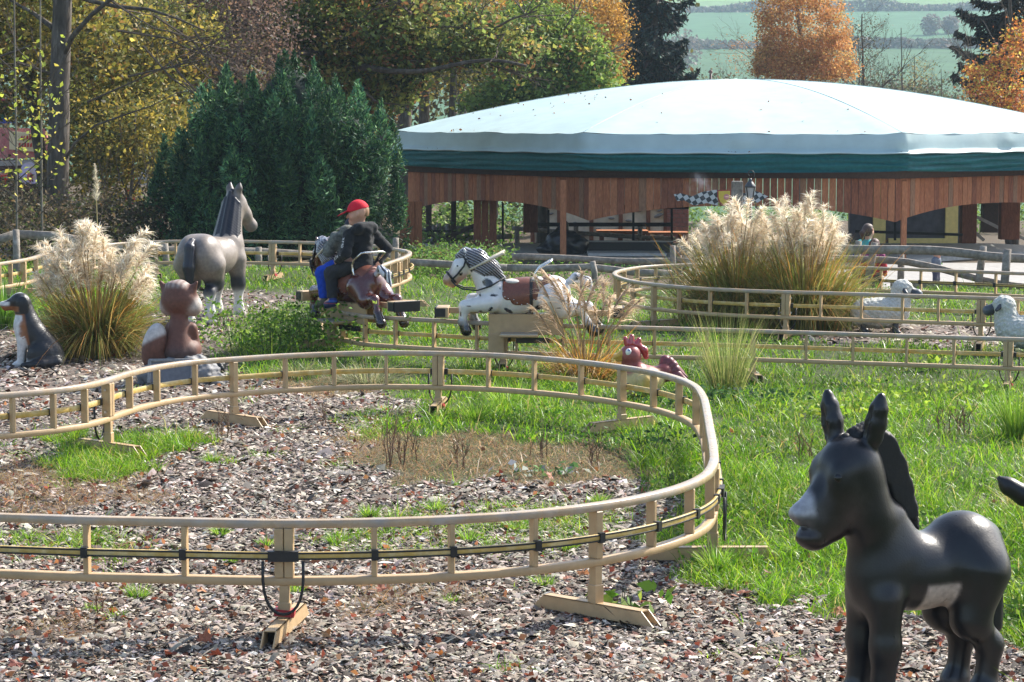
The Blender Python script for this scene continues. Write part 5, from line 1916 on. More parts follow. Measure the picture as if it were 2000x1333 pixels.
def ride_horse(loc, yaw, label, colr, paint, saddle_shift=0.0):
    root = empty('ride_horse', loc, label, 'ride horse', 'horse cars running on the beige track', rz=yaw)
    pr = horse_prims(colr)
    Z = (0, 0, 0)
    organic_obj('body', pr, .011, M['lacquer'], root, k=.032, paint=paint, loc=Z)
    # mane with combed grooves

    def groove(G):
        q = -.55 * G[..., 0] + .83 * G[..., 2]
        return .0055 * np.sin(q * 300 + 3.5 * np.sin(G[..., 0] * 14) + 1.5 * np.sin(G[..., 1] * 40))
    mp = [C((.575, 0, .61), (.51, 0, .640), .030, .048, 0), C((.51, .02, .630), (.40, .03, .60), .058, .078, 0), C((.40, .03, .595), (.28, .035, .51), .080, .075, 0), C((.28, .035, .51), (.155, .03, .40), .075, .020, 0), C((.42, .05, .555), (.33, .06, .48), .068, .062, 0)]

    def mane_paint(V, c):
        q = -.55 * V[:, 0] + .83 * V[:, 2]
        s_ = .5 + .5 * np.sin(q * 300 + 3.5 * np.sin(V[:, 0] * 14) + 1.5 * np.sin(V[:, 1] * 40))
        return mixc(np.tile((.016, .016, .022), (len(V), 1)), (.34, .33, .36), ss((.42 - s_) / .3) * .85)
    organic_obj('mane', mp, .0075, M['lacquer'], root, k=.03, noise=groove, paint=mane_paint, loc=Z)
    tp_ = [C((-.40, 0, .375), (-.48, 0, .43), .026, .034, 0), C((-.48, 0, .43), (-.58, 0, .39), .036, .040, 0), C((-.58, 0, .39), (-.645, 0, .29), .040, .012, 0)]
    organic_obj('tail', tp_, .007, M['lacquer'], root, k=.02, loc=Z, noise=lambda G: .004 * np.sin(G[..., 1] * 210 + G[..., 0] * 40),
                paint=lambda V, c: mixc(np.tile((.60, .60, .62), (len(V), 1)), (.016, .016, .02), ss((.5 + .5 * np.sin(V[:, 1] * 210 + V[:, 0] * 40) - .35) / .2) * ss((-V[:, 0] - .44) / .06)))
    body = [p for p in pr[:4]]
    q = saddle_shift

    def sad(G):
        x, z = G[..., 0], G[..., 2]
        d = np.minimum(rsd(x, z, .085 + q, .42, .09, .19, .05), np.minimum(rsd(x, z, .0 + q, .42, .10, .235, .05), rsd(x, z, -.165 + q, .42, .09, .19, .05)))
        return d
    sd_ = organic_obj('saddle', body, .009, M['leather'], root, k=.032, inflate=.013, clip=sad, loc=Z)
    for (sx, sz) in ((.15, .26), (.12, .245), (.07, .235), (.04, .205), (-.0, .192), (-.05, .198), (-.11, .235), (-.16, .238), (-.21, .25), (.168, .31), (-.243, .31)):
        for sg in (1,):
            yb = .145 * math.sqrt(max(.05, 1 - ((sz - .25) / .165) ** 2)) + .016
            MB().lathe((0, 0, 0), [(.001, -.006), (.006, -.003), (.006, .003), (.001, .006)], 6).build('stud', M['chrome'], sd_, True, loc=(sx + q, yb * sg, sz))
    organic_obj('seat_pad', [E((.07 + q, 0, .385), (.10, .105, .030), 0), E((-.15 + q, 0, .405), (.09, .10, .028), 0)], .008, mat('pale_vinyl_%d' % int(q * 100 + 50), (.60, .55, .48), .4, .1), root, k=.02, loc=Z)
    organic_obj('girth_strap', body, .0075, M['black'], root, k=.032, inflate=.0165, clip=lambda G: np.abs(G[..., 0] + .083 - q) - .016, loc=Z)
    # bridle
    b = MB()

    def hoop(c, ax, r1, r2, rad):
        ax = Vector(ax).normalized()
        s_ = Vector((0, 1, 0))
        u_ = ax.cross(s_)
        b.tube([Vector(c) + s_ * (r1 * math.cos(t)) + u_ * (r2 * math.sin(t)) for t in [2 * math.pi * i / 18 for i in range(19)]], rad, 6, False)
    hoop((.635, 0, .425), (.75, 0, -.65), .064, .066, .010)
    hoop((.49, 0, .555), (.8, 0, -.45), .095, .115, .009)
    for sg in (1, -1):
        b.tube([(.625, sg * .062, .41), (.58, sg * .078, .455), (.52, sg * .094, .53), (.50, sg * .09, .60)], .0085, 6)
        b.tube([(.635, sg * .058, .40), (.60, sg * .07, .36), (.53, sg * .10, .325), (.40, sg * .135, .315), (.28, sg * .142, .355), (.15, sg * .11, .43)], .008, 6)
        b.lathe((.625, sg * .066, .40), [(.002, -.012), (.014, 0), (.002, .012)], 8)
    b.build('bridle', M['black'], root, True, loc=Z)
    for sg in (1, -1):
        MB().lathe((0, 0, 0), [(.001, -.014), (.012, -.008), (.016, 0), (.012, .008), (.001, .014)], 10).build('eye', M['black'], root, True, loc=(.575, sg * .066, .53))
        MB().tube([(.47, sg * .105, .50), (.16, sg * .15, .655)], [.010, .013], 8).build('handle_bar', M['cream'], root, True, loc=Z)
    hb = [(-.17 + q, .135, .30), (-.125 + q, .14, .41), (-.115 + q, .14, .46), (-.15 + q, .14, .51), (-.255 + q, .13, .575), (-.265 + q, .10, .582), (-.265 + q, -.10, .582), (-.255 + q, -.13, .575), (-.15 + q, -.14, .51), (-.115 + q, -.14, .46), (-.125 + q, -.14, .41), (-.17 + q, -.135, .30)]
    MB().tube(hb, .0105, 8).build('back_hoop', M['chrome'], root, True, loc=Z)
    # carriage on the rail
    cb = MB()
    for sg in (1, -1):
        cb.box((-.035, sg * .085, -.005), (.67, .02, .165))
        cb.box((.23, sg * .088, -.17), (.145, .022, .19), None, None, 1.0)
    cb.box((-.035, 0, .085), (.67, .19, .03))
    cb.build('carriage', M['beige'], root, loc=Z, bevel=.004)
    stp = MB().box((.02, .205, -.078), (.345, .22, .022)).build('step', M['beige'], root, loc=Z, bevel=.006)
    MB().box((.02, .205, -.064), (.33, .205, .006)).build('tread', M['steel'], stp, loc=Z)
    MB().bar((.02, .10, -.10), (.02, .20, -.088), .05, .03).build('bracket', M['beige'], root, loc=Z)
    MB().box((-.10, .10, -.135), (.30, .05, .045)).build('current_collector', M['black'], root, loc=Z)
    MB().box((.50, 0, .125), (.36, .055, .05)).build('bumper_arm', M['beige'], root, loc=Z, bevel=.004)
    MB().box((-.60, 0, .105), (.50, .055, .05)).build('bumper_arm', M['beige'], root, loc=Z, bevel=.004)
    for x0, sg in ((.715, 1), (-.85, -1)):
        bb = MB().box((x0, 0, .115), (.11, .29, .095)).build('bumper', M['beige'], root, loc=Z, bevel=.005)
        MB().box((x0 + sg * .058, 0, .115), (.02, .285, .098)).build('rubber_pad', M['black'], bb, loc=Z, bevel=.004)
        for yy in (.1465, -.1465):
            MB().box((x0 + sg * .012, yy, .115), (.085, .006, .075)).build('rubber_pad', M['black'], bb, loc=Z)
    return root


sp = onz(1020, 634, .40)
ride_horse((sp.x, sp.y, .40), R(180 - 2), 'white ride horse with black spots and a brown saddle, without a rider', WHT, spot_paint)
RL, RYAW = Vector((-1.50, 21.60, .43)), math.atan2(.8, -.6)
ride_horse(RL, RYAW, 'glossy dark brown ride horse carrying the two boys', BRN, brown_paint, -.10)
RMX = Matrix.Translation(RL) @ Matrix.Rotation(RYAW, 4, 'Z')

SK = (.56, .31, .215)


def hand(wrist, tip, side, curl=.7, sc=1.0):
    """palm, four unequal bent fingers and a thumb; wrist -> tip direction, side = thumb side"""
    w_, t_ = Vector(wrist), Vector(tip)
    d = (t_ - w_).normalized()
    s_ = Vector(side)
    s_ = (s_ - d * s_.dot(d)).normalized()
    n = d.cross(s_)
    pm_ = w_ + d * .032 * sc
    out = [C(tuple(w_), tuple(pm_), .017 * sc, .021 * sc, SK, .012)]
    for q, (off, ln) in enumerate(((.018, .040), (.006, .045), (-.006, .042), (-.017, .033))):
        a = pm_ + s_ * off * sc + d * .008
        m_ = a + d * ln * .55 * sc + n * .008 * curl
        e = m_ + d * ln * .30 * sc + n * ln * .65 * curl * sc
        out += [C(tuple(a), tuple(m_), .0075 * sc, .0068 * sc, SK, .004), C(tuple(m_), tuple(e), .0068 * sc, .0058 * sc, SK, .004)]
    a = w_ + s_ * .012 * sc + d * .012
    m_ = a + s_ * .018 * sc + d * .016 * sc
    e = m_ + d * .022 * sc + n * .012 * curl
    out += [C(tuple(a), tuple(m_), .009 * sc, .008 * sc, SK, .006), C(tuple(m_), tuple(e), .008 * sc, .0065 * sc, SK, .005)]
    return out


def head_prims(c, yaw, sc=1.0, pitch=0.0):
    """skull, jaw, nose, lips, ears around centre c, face towards yaw (local)"""
    m = Matrix.Translation(c) @ Matrix.Rotation(yaw, 4, 'Z') @ Matrix.Rotation(pitch, 4, 'Y')

    def T(x, y, z):
        return tuple(m @ Vector((x * sc, y * sc, z * sc)))
    out = [E(T(-.012, 0, .015), (.088 * sc, .074 * sc, .088 * sc), SK), C(T(.02, 0, -.03), T(.035, 0, -.065), .060 * sc, .040 * sc, SK), E(T(.045, .03, -.025), (.03 * sc, .026 * sc, .028 * sc), (.60, .30, .22)), E(T(.045, -.03, -.025), (.03 * sc, .026 * sc, .028 * sc), (.60, .30, .22))]
    out += [C(T(.074, 0, .0), T(.092, 0, -.022), .010 * sc, .012 * sc, SK, .01), E(T(.072, 0, -.052), (.012 * sc, .02 * sc, .007 * sc), (.45, .16, .13), None, .006), E(T(.062, 0, -.078), (.02 * sc, .022 * sc, .016 * sc), SK)]
    for s_ in (1, -1):
        out += [E(T(-.005, s_ * .076, -.008), (.020 * sc, .009 * sc, .028 * sc), SK, None, .006)]
    return out, m


def face_bits(m, parent, sc=1.0):
    for s_ in (1, -1):
        p = m @ Vector((.068 * sc, s_ * .03 * sc, .006 * sc))
        e = organic_obj('eye', [E((0, 0, 0), (.010 * sc, .012 * sc, .009 * sc), (.7, .7, .68))], .003, M['lacquer'], parent, loc=tuple(p), paint=lambda V, c: mixc(np.tile((.7, .7, .68), (len(V), 1)), (.05, .03, .02), ss((.006 - np.hypot(V[:, 1], V[:, 2])) / .002) * (V[:, 0] > -1)))
        e.rotation_euler = m.to_euler()
        q = m @ Vector((.074 * sc, s_ * .03 * sc, .026 * sc))
        b = MB().box((0, 0, 0), (.008 * sc, .028 * sc, .005 * sc)).build('eyebrow', M['hair'], parent, loc=tuple(q))
        b.rotation_euler = m.to_euler()


def body_root(label, mx, cat='person'):
    r_ = empty('person', mx.translation, label, cat)
    r_.rotation_euler = mx.to_euler()
    return r_


# ---- boy with the red cap
b1 = body_root('boy in red cap and black hooded jacket riding the brown horse', RMX)
X0 = -.155
torso = [E((X0, 0, .465), (.105, .115, .09), SK), C((X0 - .005, 0, .50), (X0 + .005, 0, .68), .095, .105, SK), E((X0 + .0, 0, .695), (.080, .122, .085), SK)]
larm = [C((X0, .135, .735), (X0 - .055, .205, .575), .050, .040, SK), C((X0 - .055, .205, .575), (X0 + .10, .20, .50), .039, .027, SK)]
rarm = [C((X0, -.135, .735), (X0 - .04, -.265, .60), .050, .040, SK), C((X0 - .04, -.265, .60), (X0 - .07, -.15, .475), .039, .027, SK)]
lleg = [C((X0 + .02, .075, .455), (X0 + .215, .195, .37), .075, .055, SK), C((X0 + .215, .195, .37), (X0 + .17, .215, .13), .052, .034, SK)]
rleg = [C((X0 + .02, -.075, .455), (X0 + .215, -.195, .37), .075, .055, SK), C((X0 + .215, -.195, .37), (X0 + .17, -.215, .13), .052, .034, SK)]
hp, hm1 = head_prims((X0 + .03, .02, .935), R(50), 1.08, R(8))
neck = [C((X0, 0, .74), (X0 + .012, .005, .88), .047, .042, SK)]
lh = hand((X0 + .10, .20, .50), (X0 + .20, .19, .46), (0, -.3, 1), 1.0)
rh = hand((X0 - .07, -.15, .475), (X0 - .10, -.10, .42), (0, -.3, 1), 1.0)
feet = [C((X0 + .17, s_ * .215, .12), (X0 + .25, s_ * .225, .085), .035, .028, SK) for s_ in (1, -1)]
organic_obj('body', torso + larm + rarm + lleg + rleg + neck + hp + lh + rh + feet, .0074, M['skinattr'], b1, k=.025, loc=(0, 0, 0))
face_bits(hm1, b1)
hood = [C((X0 - .075, -.07, .80), (X0 - .085, .07, .80), .050, .050, 0), C((X0 - .085, 0, .78), (X0 - .10, 0, .71), .055, .03, 0), C((X0 - .05, .085, .79), (X0 + .04, .075, .765), .038, .03, 0), C((X0 - .05, -.085, .79), (X0 + .04, -.075, .765), .038, .03, 0)]


def fold(G):
    return .0022 * np.sin(G[..., 2] * 95 + 3 * np.sin(G[..., 0] * 31 + G[..., 1] * 27)) + .0012 * np.sin(G[..., 0] * 140 + G[..., 2] * 60)


jk = organic_obj('hooded_jacket', torso + larm[:1] + rarm[:1] + [C((X0 - .055, .205, .575), (X0 + .088, .20, .505), .040, .030, 0), C((X0 - .04, -.265, .60), (X0 - .066, -.158, .483), .040, .030, 0)] + hood, .0085, M['cloth_black'], b1, k=.022, inflate=.009, noise=fold, clip=lambda G: .425 - G[..., 2], loc=(0, 0, 0))
organic_obj('trousers', torso[:1] + lleg + rleg, .0095, mat('dark_trousers', (.018, .019, .023), .85, .2, 30, .3, 160), b1, k=.03, inflate=.011, noise=fold, clip=lambda G: np.maximum(.14 - G[..., 2], G[..., 2] - .49), loc=(0, 0, 0))
for s_ in (1, -1):
    sh_ = organic_obj('shoe', [C((X0 + .16, s_ * .215, .10), (X0 + .25, s_ * .228, .072), .042, .034, (.02, .03, .09)), C((X0 + .155, s_ * .215, .12), (X0 + .175, s_ * .215, .15), .040, .036, (.012, .03, .2))], .006, M['statue_matt'], b1, k=.015, loc=(0, 0, 0),
                      paint=lambda V, c: mixc(mixc(c, (.03, .10, .45), ss((V[:, 2] - .105) / .01) * ss((.13 - V[:, 2]) / .01)), (.5, .05, .03), ss((V[:, 2] - .088) / .006) * ss((.098 - V[:, 2]) / .006)))
# cap with a brim
hc = hm1 @ Vector((-.012, 0, .015))
capc = [p for p in hp[:1]]
fz = hm1.to_3x3() @ Vector((0, 0, 1))
fx = hm1.to_3x3() @ Vector((1, 0, 0))


def cap_clip(G, c=hc, up=Vector((fz.x, fz.y, fz.z)) + fx * .12, off=.016):
    return -((G[..., 0] - c.x) * up.x + (G[..., 1] - c.y) * up.y + (G[..., 2] - c.z) * up.z) + off


cp = organic_obj('cap', [E(tuple(hc), (.098, .086, .103), 0, hm1.to_3x3())], .005, M['cap_red'], b1, inflate=.008, clip=cap_clip, loc=(0, 0, 0))
brim = [E(tuple(hm1 @ Vector((.118, 0, .024))), (.078, .068, .0075), 0, (hm1.to_3x3() @ Matrix.Rotation(R(20), 3, 'Y')))]
organic_obj('brim', brim, .004, M['cap_red'], cp, loc=(0, 0, 0))
MB().lathe((0, 0, 0), [(.001, -.006), (.009, 0), (.001, .006)], 8).build('button', M['cap_red'], cp, True, loc=tuple(hm1 @ Vector((-.012, 0, .124))))
hr = organic_obj('hair', [E(tuple(hc), (.0985, .084, .0985), 0, hm1.to_3x3())], .005, mat('light_brown_hair', (.26, .14, .07), .6, .3, 60, .4, 150), b1, inflate=.003,
                 clip=lambda G: np.maximum((G[..., 0] - hc.x) * fx.x + (G[..., 1] - hc.y) * fx.y + (G[..., 2] - hc.z) * fx.z + .0, -((G[..., 2] - hc.z) + .045)), loc=(0, 0, 0))


def text_mesh(body, size, parent, name, mx, material, wrap=None):
    cu = bpy.data.curves.new(name, 'FONT')
    cu.body = body
    cu.size = size
    cu.extrude = .0012
    cu.align_x = 'CENTER'
    cu.align_y = 'CENTER'
    to = bpy.data.objects.new(name, cu)
    COL.objects.link(to)
    dg = bpy.context.evaluated_depsgraph_get()
    me = bpy.data.meshes.new_from_object(to.evaluated_get(dg))
    bpy.data.objects.remove(to)
    me.transform(mx)
    me.materials.clear()
    return link(name, me, material, parent, (0, 0, 0))


# lettering down the left sleeve, one letter after another, and the white shoulder mark
pathL = [Vector((X0 - .012, .178, .70)), Vector((X0 - .035, .222, .585)), Vector((X0 - .01, .248, .545)), Vector((X0 + .07, .241, .513))]
PP = spline(pathL, .004)
word = 'XPRD SPACE'
for i, ch in enumerate(word):
    if ch == ' ':
        continue
    k_ = int((.06 + .90 * i / (len(word) - 1)) * (len(PP) - 1))
    p = Vector(PP[k_])
    t = Vector(PP[min(k_ + 1, len(PP) - 1)] - PP[max(k_ - 1, 0)]).normalized()
    # outward from the nearest arm bone
    bone = (Vector(larm[0][1]), Vector(larm[0][2])) if i < 5 else (Vector(larm[1][1]), Vector(larm[1][2]))
    ab = bone[1] - bone[0]
    fpt = bone[0] + ab * max(0, min(1, (p - bone[0]).dot(ab) / ab.length_squared))
    n = (Vector((-.22, 1, .05)))
    n = (n - t * n.dot(t)).normalized()
    rad = .062 if i < 5 else .052
    p = fpt + n * rad
    sx = t.cross(n).normalized() * -1
    mx = Matrix.Translation(p) @ Matrix((t, n.cross(t), n)).transposed().to_4x4()
    text_mesh(ch, .036, jk, 'letter', mx, M['white'])
mk = MB()
mk.prism([(X0 + .045, .130, .70), (X0 + .065, .135, .66), (X0 + .085, .12, .60), (X0 + .062, .130, .61)], (.004, .028, .004))
mk.build('white_mark', M['white'], jk, loc=(0, 0, 0))

# ---- boy in front, mostly hidden: grey camouflage jacket, blue trousers, dark cap with a pale brim
b2 = body_root('boy in grey camouflage jacket and blue trousers sitting in front on the brown horse', RMX)
X1 = .055
torso = [E((X1, 0, .465), (.10, .105, .085), SK), C((X1, 0, .49), (X1 + .035, 0, .66), .088, .095, SK), E((X1 + .04, 0, .675), (.08, .122, .078), SK)]
arms = []
for s_ in (1, -1):
    arms += [C((X1 + .04, s_ * .12, .70), (X1 + .09, s_ * .17, .57), .045, .037, SK), C((X1 + .09, s_ * .17, .57), (X1 + .19, s_ * .12, .625), .036, .026, SK)]
legs2 = []
for s_ in (1, -1):
    legs2 += [C((X1 + .02, s_ * .075, .455), (X1 + .18, s_ * .185, .36), .070, .052, SK), C((X1 + .18, s_ * .185, .36), (X1 + .12, s_ * .205, .12), .050, .032, SK), C((X1 + .12, s_ * .205, .11), (X1 + .20, s_ * .215, .08), .033, .027, SK)]
hp2, hm2 = head_prims((X1 + .07, -.095, .775), R(30), .95, R(12))
hn = hand((X1 + .19, .12, .625), (X1 + .27, .10, .645), (0, -.2, 1), .9) + hand((X1 + .19, -.12, .625), (X1 + .27, -.10, .645), (0, .2, 1), .9)
organic_obj('body', torso + arms + legs2 + hp2 + hn + [C((X1 + .04, -.02, .68), (X1 + .055, -.08, .74), .043, .04, SK)], .0068, M['skinattr'], b2, k=.025, loc=(0, 0, 0))
face_bits(hm2, b2, .97)
organic_obj('jacket', torso + arms + [C((X1 - .02, -.05, .76), (X1 - .02, .05, .76), .045, .045, 0)], .009, M['cloth_grey'], b2, k=.028, inflate=.014, noise=fold, clip=lambda G: .43 - G[..., 2], loc=(0, 0, 0))
organic_obj('trousers', torso[:1] + legs2[:2] + legs2[3:5], .0095, M['cloth_blue'], b2, k=.03, inflate=.012, noise=fold, clip=lambda G: np.maximum(.13 - G[..., 2], G[..., 2] - .49), loc=(0, 0, 0))
for s_ in (1, -1):
    organic_obj('shoe', [C((X1 + .11, s_ * .205, .09), (X1 + .205, s_ * .22, .065), .040, .033, (.07, .07, .045)), C((X1 + .115, s_ * .205, .10), (X1 + .12, s_ * .205, .13), .038, .036, (.09, .085, .06))], .0065, M['statue_matt'], b2, k=.015, loc=(0, 0, 0))
hc2 = hm2 @ Vector((-.012, 0, .015))
fz2 = hm2.to_3x3() @ Vector((0, 0, 1))
cp2 = organic_obj('cap', [E(tuple(hc2), (.089, .077, .095), 0, hm2.to_3x3())], .0055, mat('dark_cap', (.02, .025, .04), .8), b2, inflate=.008, clip=lambda G: -((G[..., 0] - hc2.x) * fz2.x + (G[..., 1] - hc2.y) * fz2.y + (G[..., 2] - hc2.z) * fz2.z) + .02, loc=(0, 0, 0))
organic_obj('brim', [E(tuple(hm2 @ Vector((.105, 0, .030))), (.072, .066, .0075), 0, (hm2.to_3x3() @ Matrix.Rotation(R(6), 3, 'Y')))], .004, M['cream'], cp2, loc=(0, 0, 0))


# ---- visitors beyond the fence
def standing(label, loc, ht, yaw, hair_col, top_col, low_col, top2=None, pony=False, bag=None, headyaw=0.0):
    mx = Matrix.Translation(loc) @ Matrix.Rotation(yaw, 4, 'Z')
    r_ = body_root(label, mx)
    f = ht / 1.25
    s_ = f

    def V3(x, y, z):
        return (x * s_, y * s_, z * s_)
    tr_ = [E(V3(0, 0, .62), (.10 * s_, .13 * s_, .09 * s_), SK), C(V3(0, 0, .66), V3(.01, 0, .88), .095 * s_, .11 * s_, SK), E(V3(.0, 0, .91), (.085 * s_, .15 * s_, .08 * s_), SK)]
    ar, lg, hd_ = [], [], []
    for q in (1, -1):
        ar += [C(V3(0, q * .15, .935), V3(-.02, q * .20, .75), .048 * s_, .040 * s_, SK), C(V3(-.02, q * .20, .75), V3(.07, q * .19, .60), .038 * s_, .027 * s_, SK)]
        hd_ += hand(V3(.07, q * .19, .60), V3(.11, q * .185, .53), (1, 0, .2), .6, s_)
        lg += [C(V3(0, q * .07, .60), V3(.01, q * .08, .33), .075 * s_, .052 * s_, SK), C(V3(.01, q * .08, .33), V3(-.01, q * .085, .07), .050 * s_, .033 * s_, SK), C(V3(-.01, q * .085, .05), V3(.10, q * .095, .03), .035 * s_, .028 * s_, SK)]
    hp_, hm_ = head_prims(V3(.02, 0, 1.125), headyaw, 1.0 * s_ ** .4, R(10))
    organic_obj('body', tr_ + ar + lg + hd_ + hp_ + [C(V3(0, 0, .95), V3(.01, 0, 1.06), .045 * s_, .042 * s_, SK)], .017, M['skinattr'], r_, k=.025, loc=(0, 0, 0))
    face_bits(hm_, r_, s_ ** .4)

    def tp(V, c):
        c = np.tile(top_col, (len(V), 1))
        if top2 is not None:
            c = mixc(c, top2, ss((V[:, 2] - .84 * s_) / .02))
        return c
    organic_obj('jacket', tr_ + ar, .016, mat('jacket_cloth_%d' % int(ht * 100), rough=.85, var=.15, nscale=30, bump=.3, bscale=120, attr=True), r_, k=.03, inflate=.016, noise=fold, clip=lambda G: .52 * s_ - G[..., 2], paint=tp, loc=(0, 0, 0))
    organic_obj('trousers', tr_[:1] + lg[:2] + lg[3:5], .018, mat('trouser_cloth_%d' % int(ht * 100), low_col, .85), r_, k=.03, inflate=.012, clip=lambda G: np.maximum(.07 * s_ - G[..., 2], G[..., 2] - .64 * s_), loc=(0, 0, 0))
    for q in (1, -1):
        organic_obj('shoe', [C(V3(-.02, q * .085, .04), V3(.10, q * .095, .028), .040 * s_, .032 * s_, (.05, .05, .06))], .011, M['statue_matt'], r_, loc=(0, 0, 0))
    hc_ = hm_ @ Vector((-.02, 0, .02))
    fx_ = hm_.to_3x3() @ Vector((1, 0, 0))
    k_ = s_ ** .4
    hp3 = [E(tuple(hc_), (.092 * k_, .082 * k_, .095 * k_), 0, hm_.to_3x3())]
    if pony:
        bk = hm_ @ Vector((-.10 * k_, 0, .01))
        hp3 += [C(tuple(bk), tuple(bk - fx_ * .04 + Vector((0, 0, -.05))), .026, .035, 0), C(tuple(bk - fx_ * .04 + Vector((0, 0, -.05))), tuple(bk - fx_ * .03 + Vector((0, 0, -.15))), .034, .012, 0)]

    def hair_clip(G):
        d = (G[..., 0] - hc_.x) * fx_.x + (G[..., 1] - hc_.y) * fx_.y + (G[..., 2] - hc_.z) * fx_.z
        return np.minimum(np.maximum(d - .018 * k_, -(G[..., 2] - hc_.z) - .055 * k_ - .04 * (d < -.05)), -(G[..., 2] - hc_.z) + .035 * k_ + .3 * np.maximum(d, 0)) if not pony else np.minimum(np.maximum(d - .018 * k_, -(G[..., 2] - hc_.z) - .20), -(G[..., 2] - hc_.z) + .035 * k_ + .3 * np.maximum(d, 0))
    organic_obj('hair', hp3, .007, mat('hair_%d' % int(ht * 100), hair_col, .55, .3, 50, .4, 150), r_, k=.015, inflate=.006, clip=hair_clip, noise=lambda G: .002 * np.sin(G[..., 1] * 190 + G[..., 2] * 30), loc=(0, 0, 0))
    return r_


def foot(px, ytop, D):
    g = float(gz(at(px, ytop, D).x, D)) + .04
    p = at(px, ytop, D)
    return Vector((p.x, D, g)), p.z - g


l1, t1_ = foot(1695, 437, 34.4)
standing('girl with brown ponytail and teal and blue jacket behind the grey fence', l1, t1_, R(38), (.07, .04, .028), (.03, .06, .28), (.03, .03, .06), (.06, .38, .36), True)
l2, t2_ = foot(1708, 468, 33.9)
standing('child with short dark hair and red coat close in front of the ponytailed girl', l2, t2_, R(60), (.075, .028, .022), (.42, .02, .03), (.05, .05, .09), (.25, .03, .12))
l3, t3_ = foot(1829, 501, 37.5)
standing('small fair haired child in grey jacket beyond the sagging fence rail', l3, max(t3_, .66), R(-35), (.32, .20, .10), (.12, .14, .18), (.05, .05, .08), None, False)

# ================================================================== TREES, BUSHES, PLUMED GRASSES
def crown_leaves(ells, n, size, cols, wts, seed, clump=.3, per=26, jit=.2, aspect=.6, droop=.25, shell=.5):
    """ells: (px, py, D, rx px, ry px, depth m) -> clumped leaves"""
    r_ = np.random.default_rng(seed)
    vol = np.array([e[3] * e[4] for e in ells], float)
    k = max(1, n // per)
    pick = r_.choice(len(ells), k, p=vol / vol.sum())
    Cn = np.empty((k, 3))
    for i, e in enumerate(ells):
        m = pick == i
        q = m.sum()
        if q == 0:
            continue
        c = at(e[0], e[1], e[2])
        s_ = S(e[2])
        d = r_.normal(size=(q, 3))
        d /= np.linalg.norm(d, axis=1)[:, None]
        rad = r_.random(q) ** (1 / (3 + 3 * shell))
        Cn[m] = np.array(c) + d * rad[:, None] * np.array((e[3] / s_, e[5], e[4] / s_))
    ctone = np.exp(r_.normal(0, .20, (k, 1)))
    cc = palette(k, cols, r_, .1, wts) * ctone
    rep = np.repeat(np.arange(k), per)
    P = Cn[rep] + r_.normal(0, 1, (len(rep), 3)) * clump * np.array((1, 1, .7)) * r_.uniform(.4, 1.2, (len(rep), 1))
    mixr = r_.random((len(rep), 1)) < .3
    cl = np.where(mixr, palette(len(rep), cols, r_, jit, wts), cc[rep] * np.exp(r_.normal(0, jit, (len(rep), 1))))
    return leaf_quads(P, size, np.clip(cl, .004, .9), r_, aspect=aspect, droop=droop)


def limb(mb, pts, r0, r1, n=6):
    P = spline(pts, .35)
    k = len(P)
    jit = np.random.default_rng(int(abs(P[0][0]) * 1000) % 9999).normal(0, .012, (k, 3)) * min(1, r0 * 10)
    mb.tube([Vector(p) for p in P + jit], list(np.linspace(r0, r1, k)), n)


def twigs(mb, start, d, ln, r, depth, r_, spread=.55, up=.15, n=4):
    start, d = Vector(start), Vector(d).normalized()
    mid = start + d * ln * .5 + Vector((r_.gauss(0, 1), r_.gauss(0, 1), r_.gauss(0, .6))) * ln * .05
    end = start + d * ln + Vector((r_.gauss(0, 1), r_.gauss(0, 1), r_.gauss(0, .6))) * ln * .08
    mb.tube([start, mid, end], [r, r * .78, r * .5], n, False)
    if depth <= 0:
        return
    for q in range(r_.choice([2, 3, 3])):
        t = r_.uniform(.35, 1.0)
        p = start.lerp(end, t)
        nd = d + Vector((r_.gauss(0, spread), r_.gauss(0, spread), r_.gauss(0, spread) + up))
        twigs(mb, p, nd, ln * r_.uniform(.5, .78), r * (.55 if t < .95 else .6), depth - 1, r_, spread, up, n)


def tree(label, trunk, limbs, crown, material='bark', name='tree', cat='tree', group=None, fine=None):
    """trunk/limbs: lists of (points, r0, r1) with points in the place; crown: (V, F, C) arrays"""
    base = trunk[0][0][0]
    root = empty(name, (base.x, base.y, float(gz(base.x, base.y))), label, cat, group)
    for pts, r0, r1 in trunk:
        mb = MB()
        limb(mb, pts, r0, r1, 9)
        tk = mb.build('trunk', M[material], root, True)
    for pts, r0, r1 in limbs:
        mb = MB()
        limb(mb, pts, r0, r1, 6)
        mb.build('limb', M[material], tk, True)
    if fine is not None:
        mb = MB()
        r_ = random.Random(fine[0])
        for (p, d, ln, r, dep) in fine[1]:
            twigs(mb, p, d, ln, r, dep, r_, *fine[2:])
        o = mb.build('twigs', M['twig'], root)
        o['kind'] = 'stuff'
    if crown is not None:
        V, F, Cc = merge(crown)
        link('crown', npmesh('crown', V, F, Cc), M['leaf'], root)
    return root


def pts(D, *p):
    return [at(x, y, D) if len(q) == 0 else at(x, y, D + q[0]) for (x, y, *q) in p]


def gp(px, D, up=0.0):
    """foot of a stem at screen column px and distance D"""
    x = (px - 1000) / FPX * D
    return Vector((x, D, float(gz(x, D)) - .05))


# --- big old trunk on the left and its yellowing crown
OLV = [(.26, .22, .05), (.19, .20, .05), (.36, .28, .07), (.08, .085, .03), (.20, .12, .045)]
def boughs(lst, D, r_=.02, dep=3):
    return [(at(x, y, D), (dx, -.15, dz), ln, r_, dep) for (x, y, dx, dz, ln) in lst]


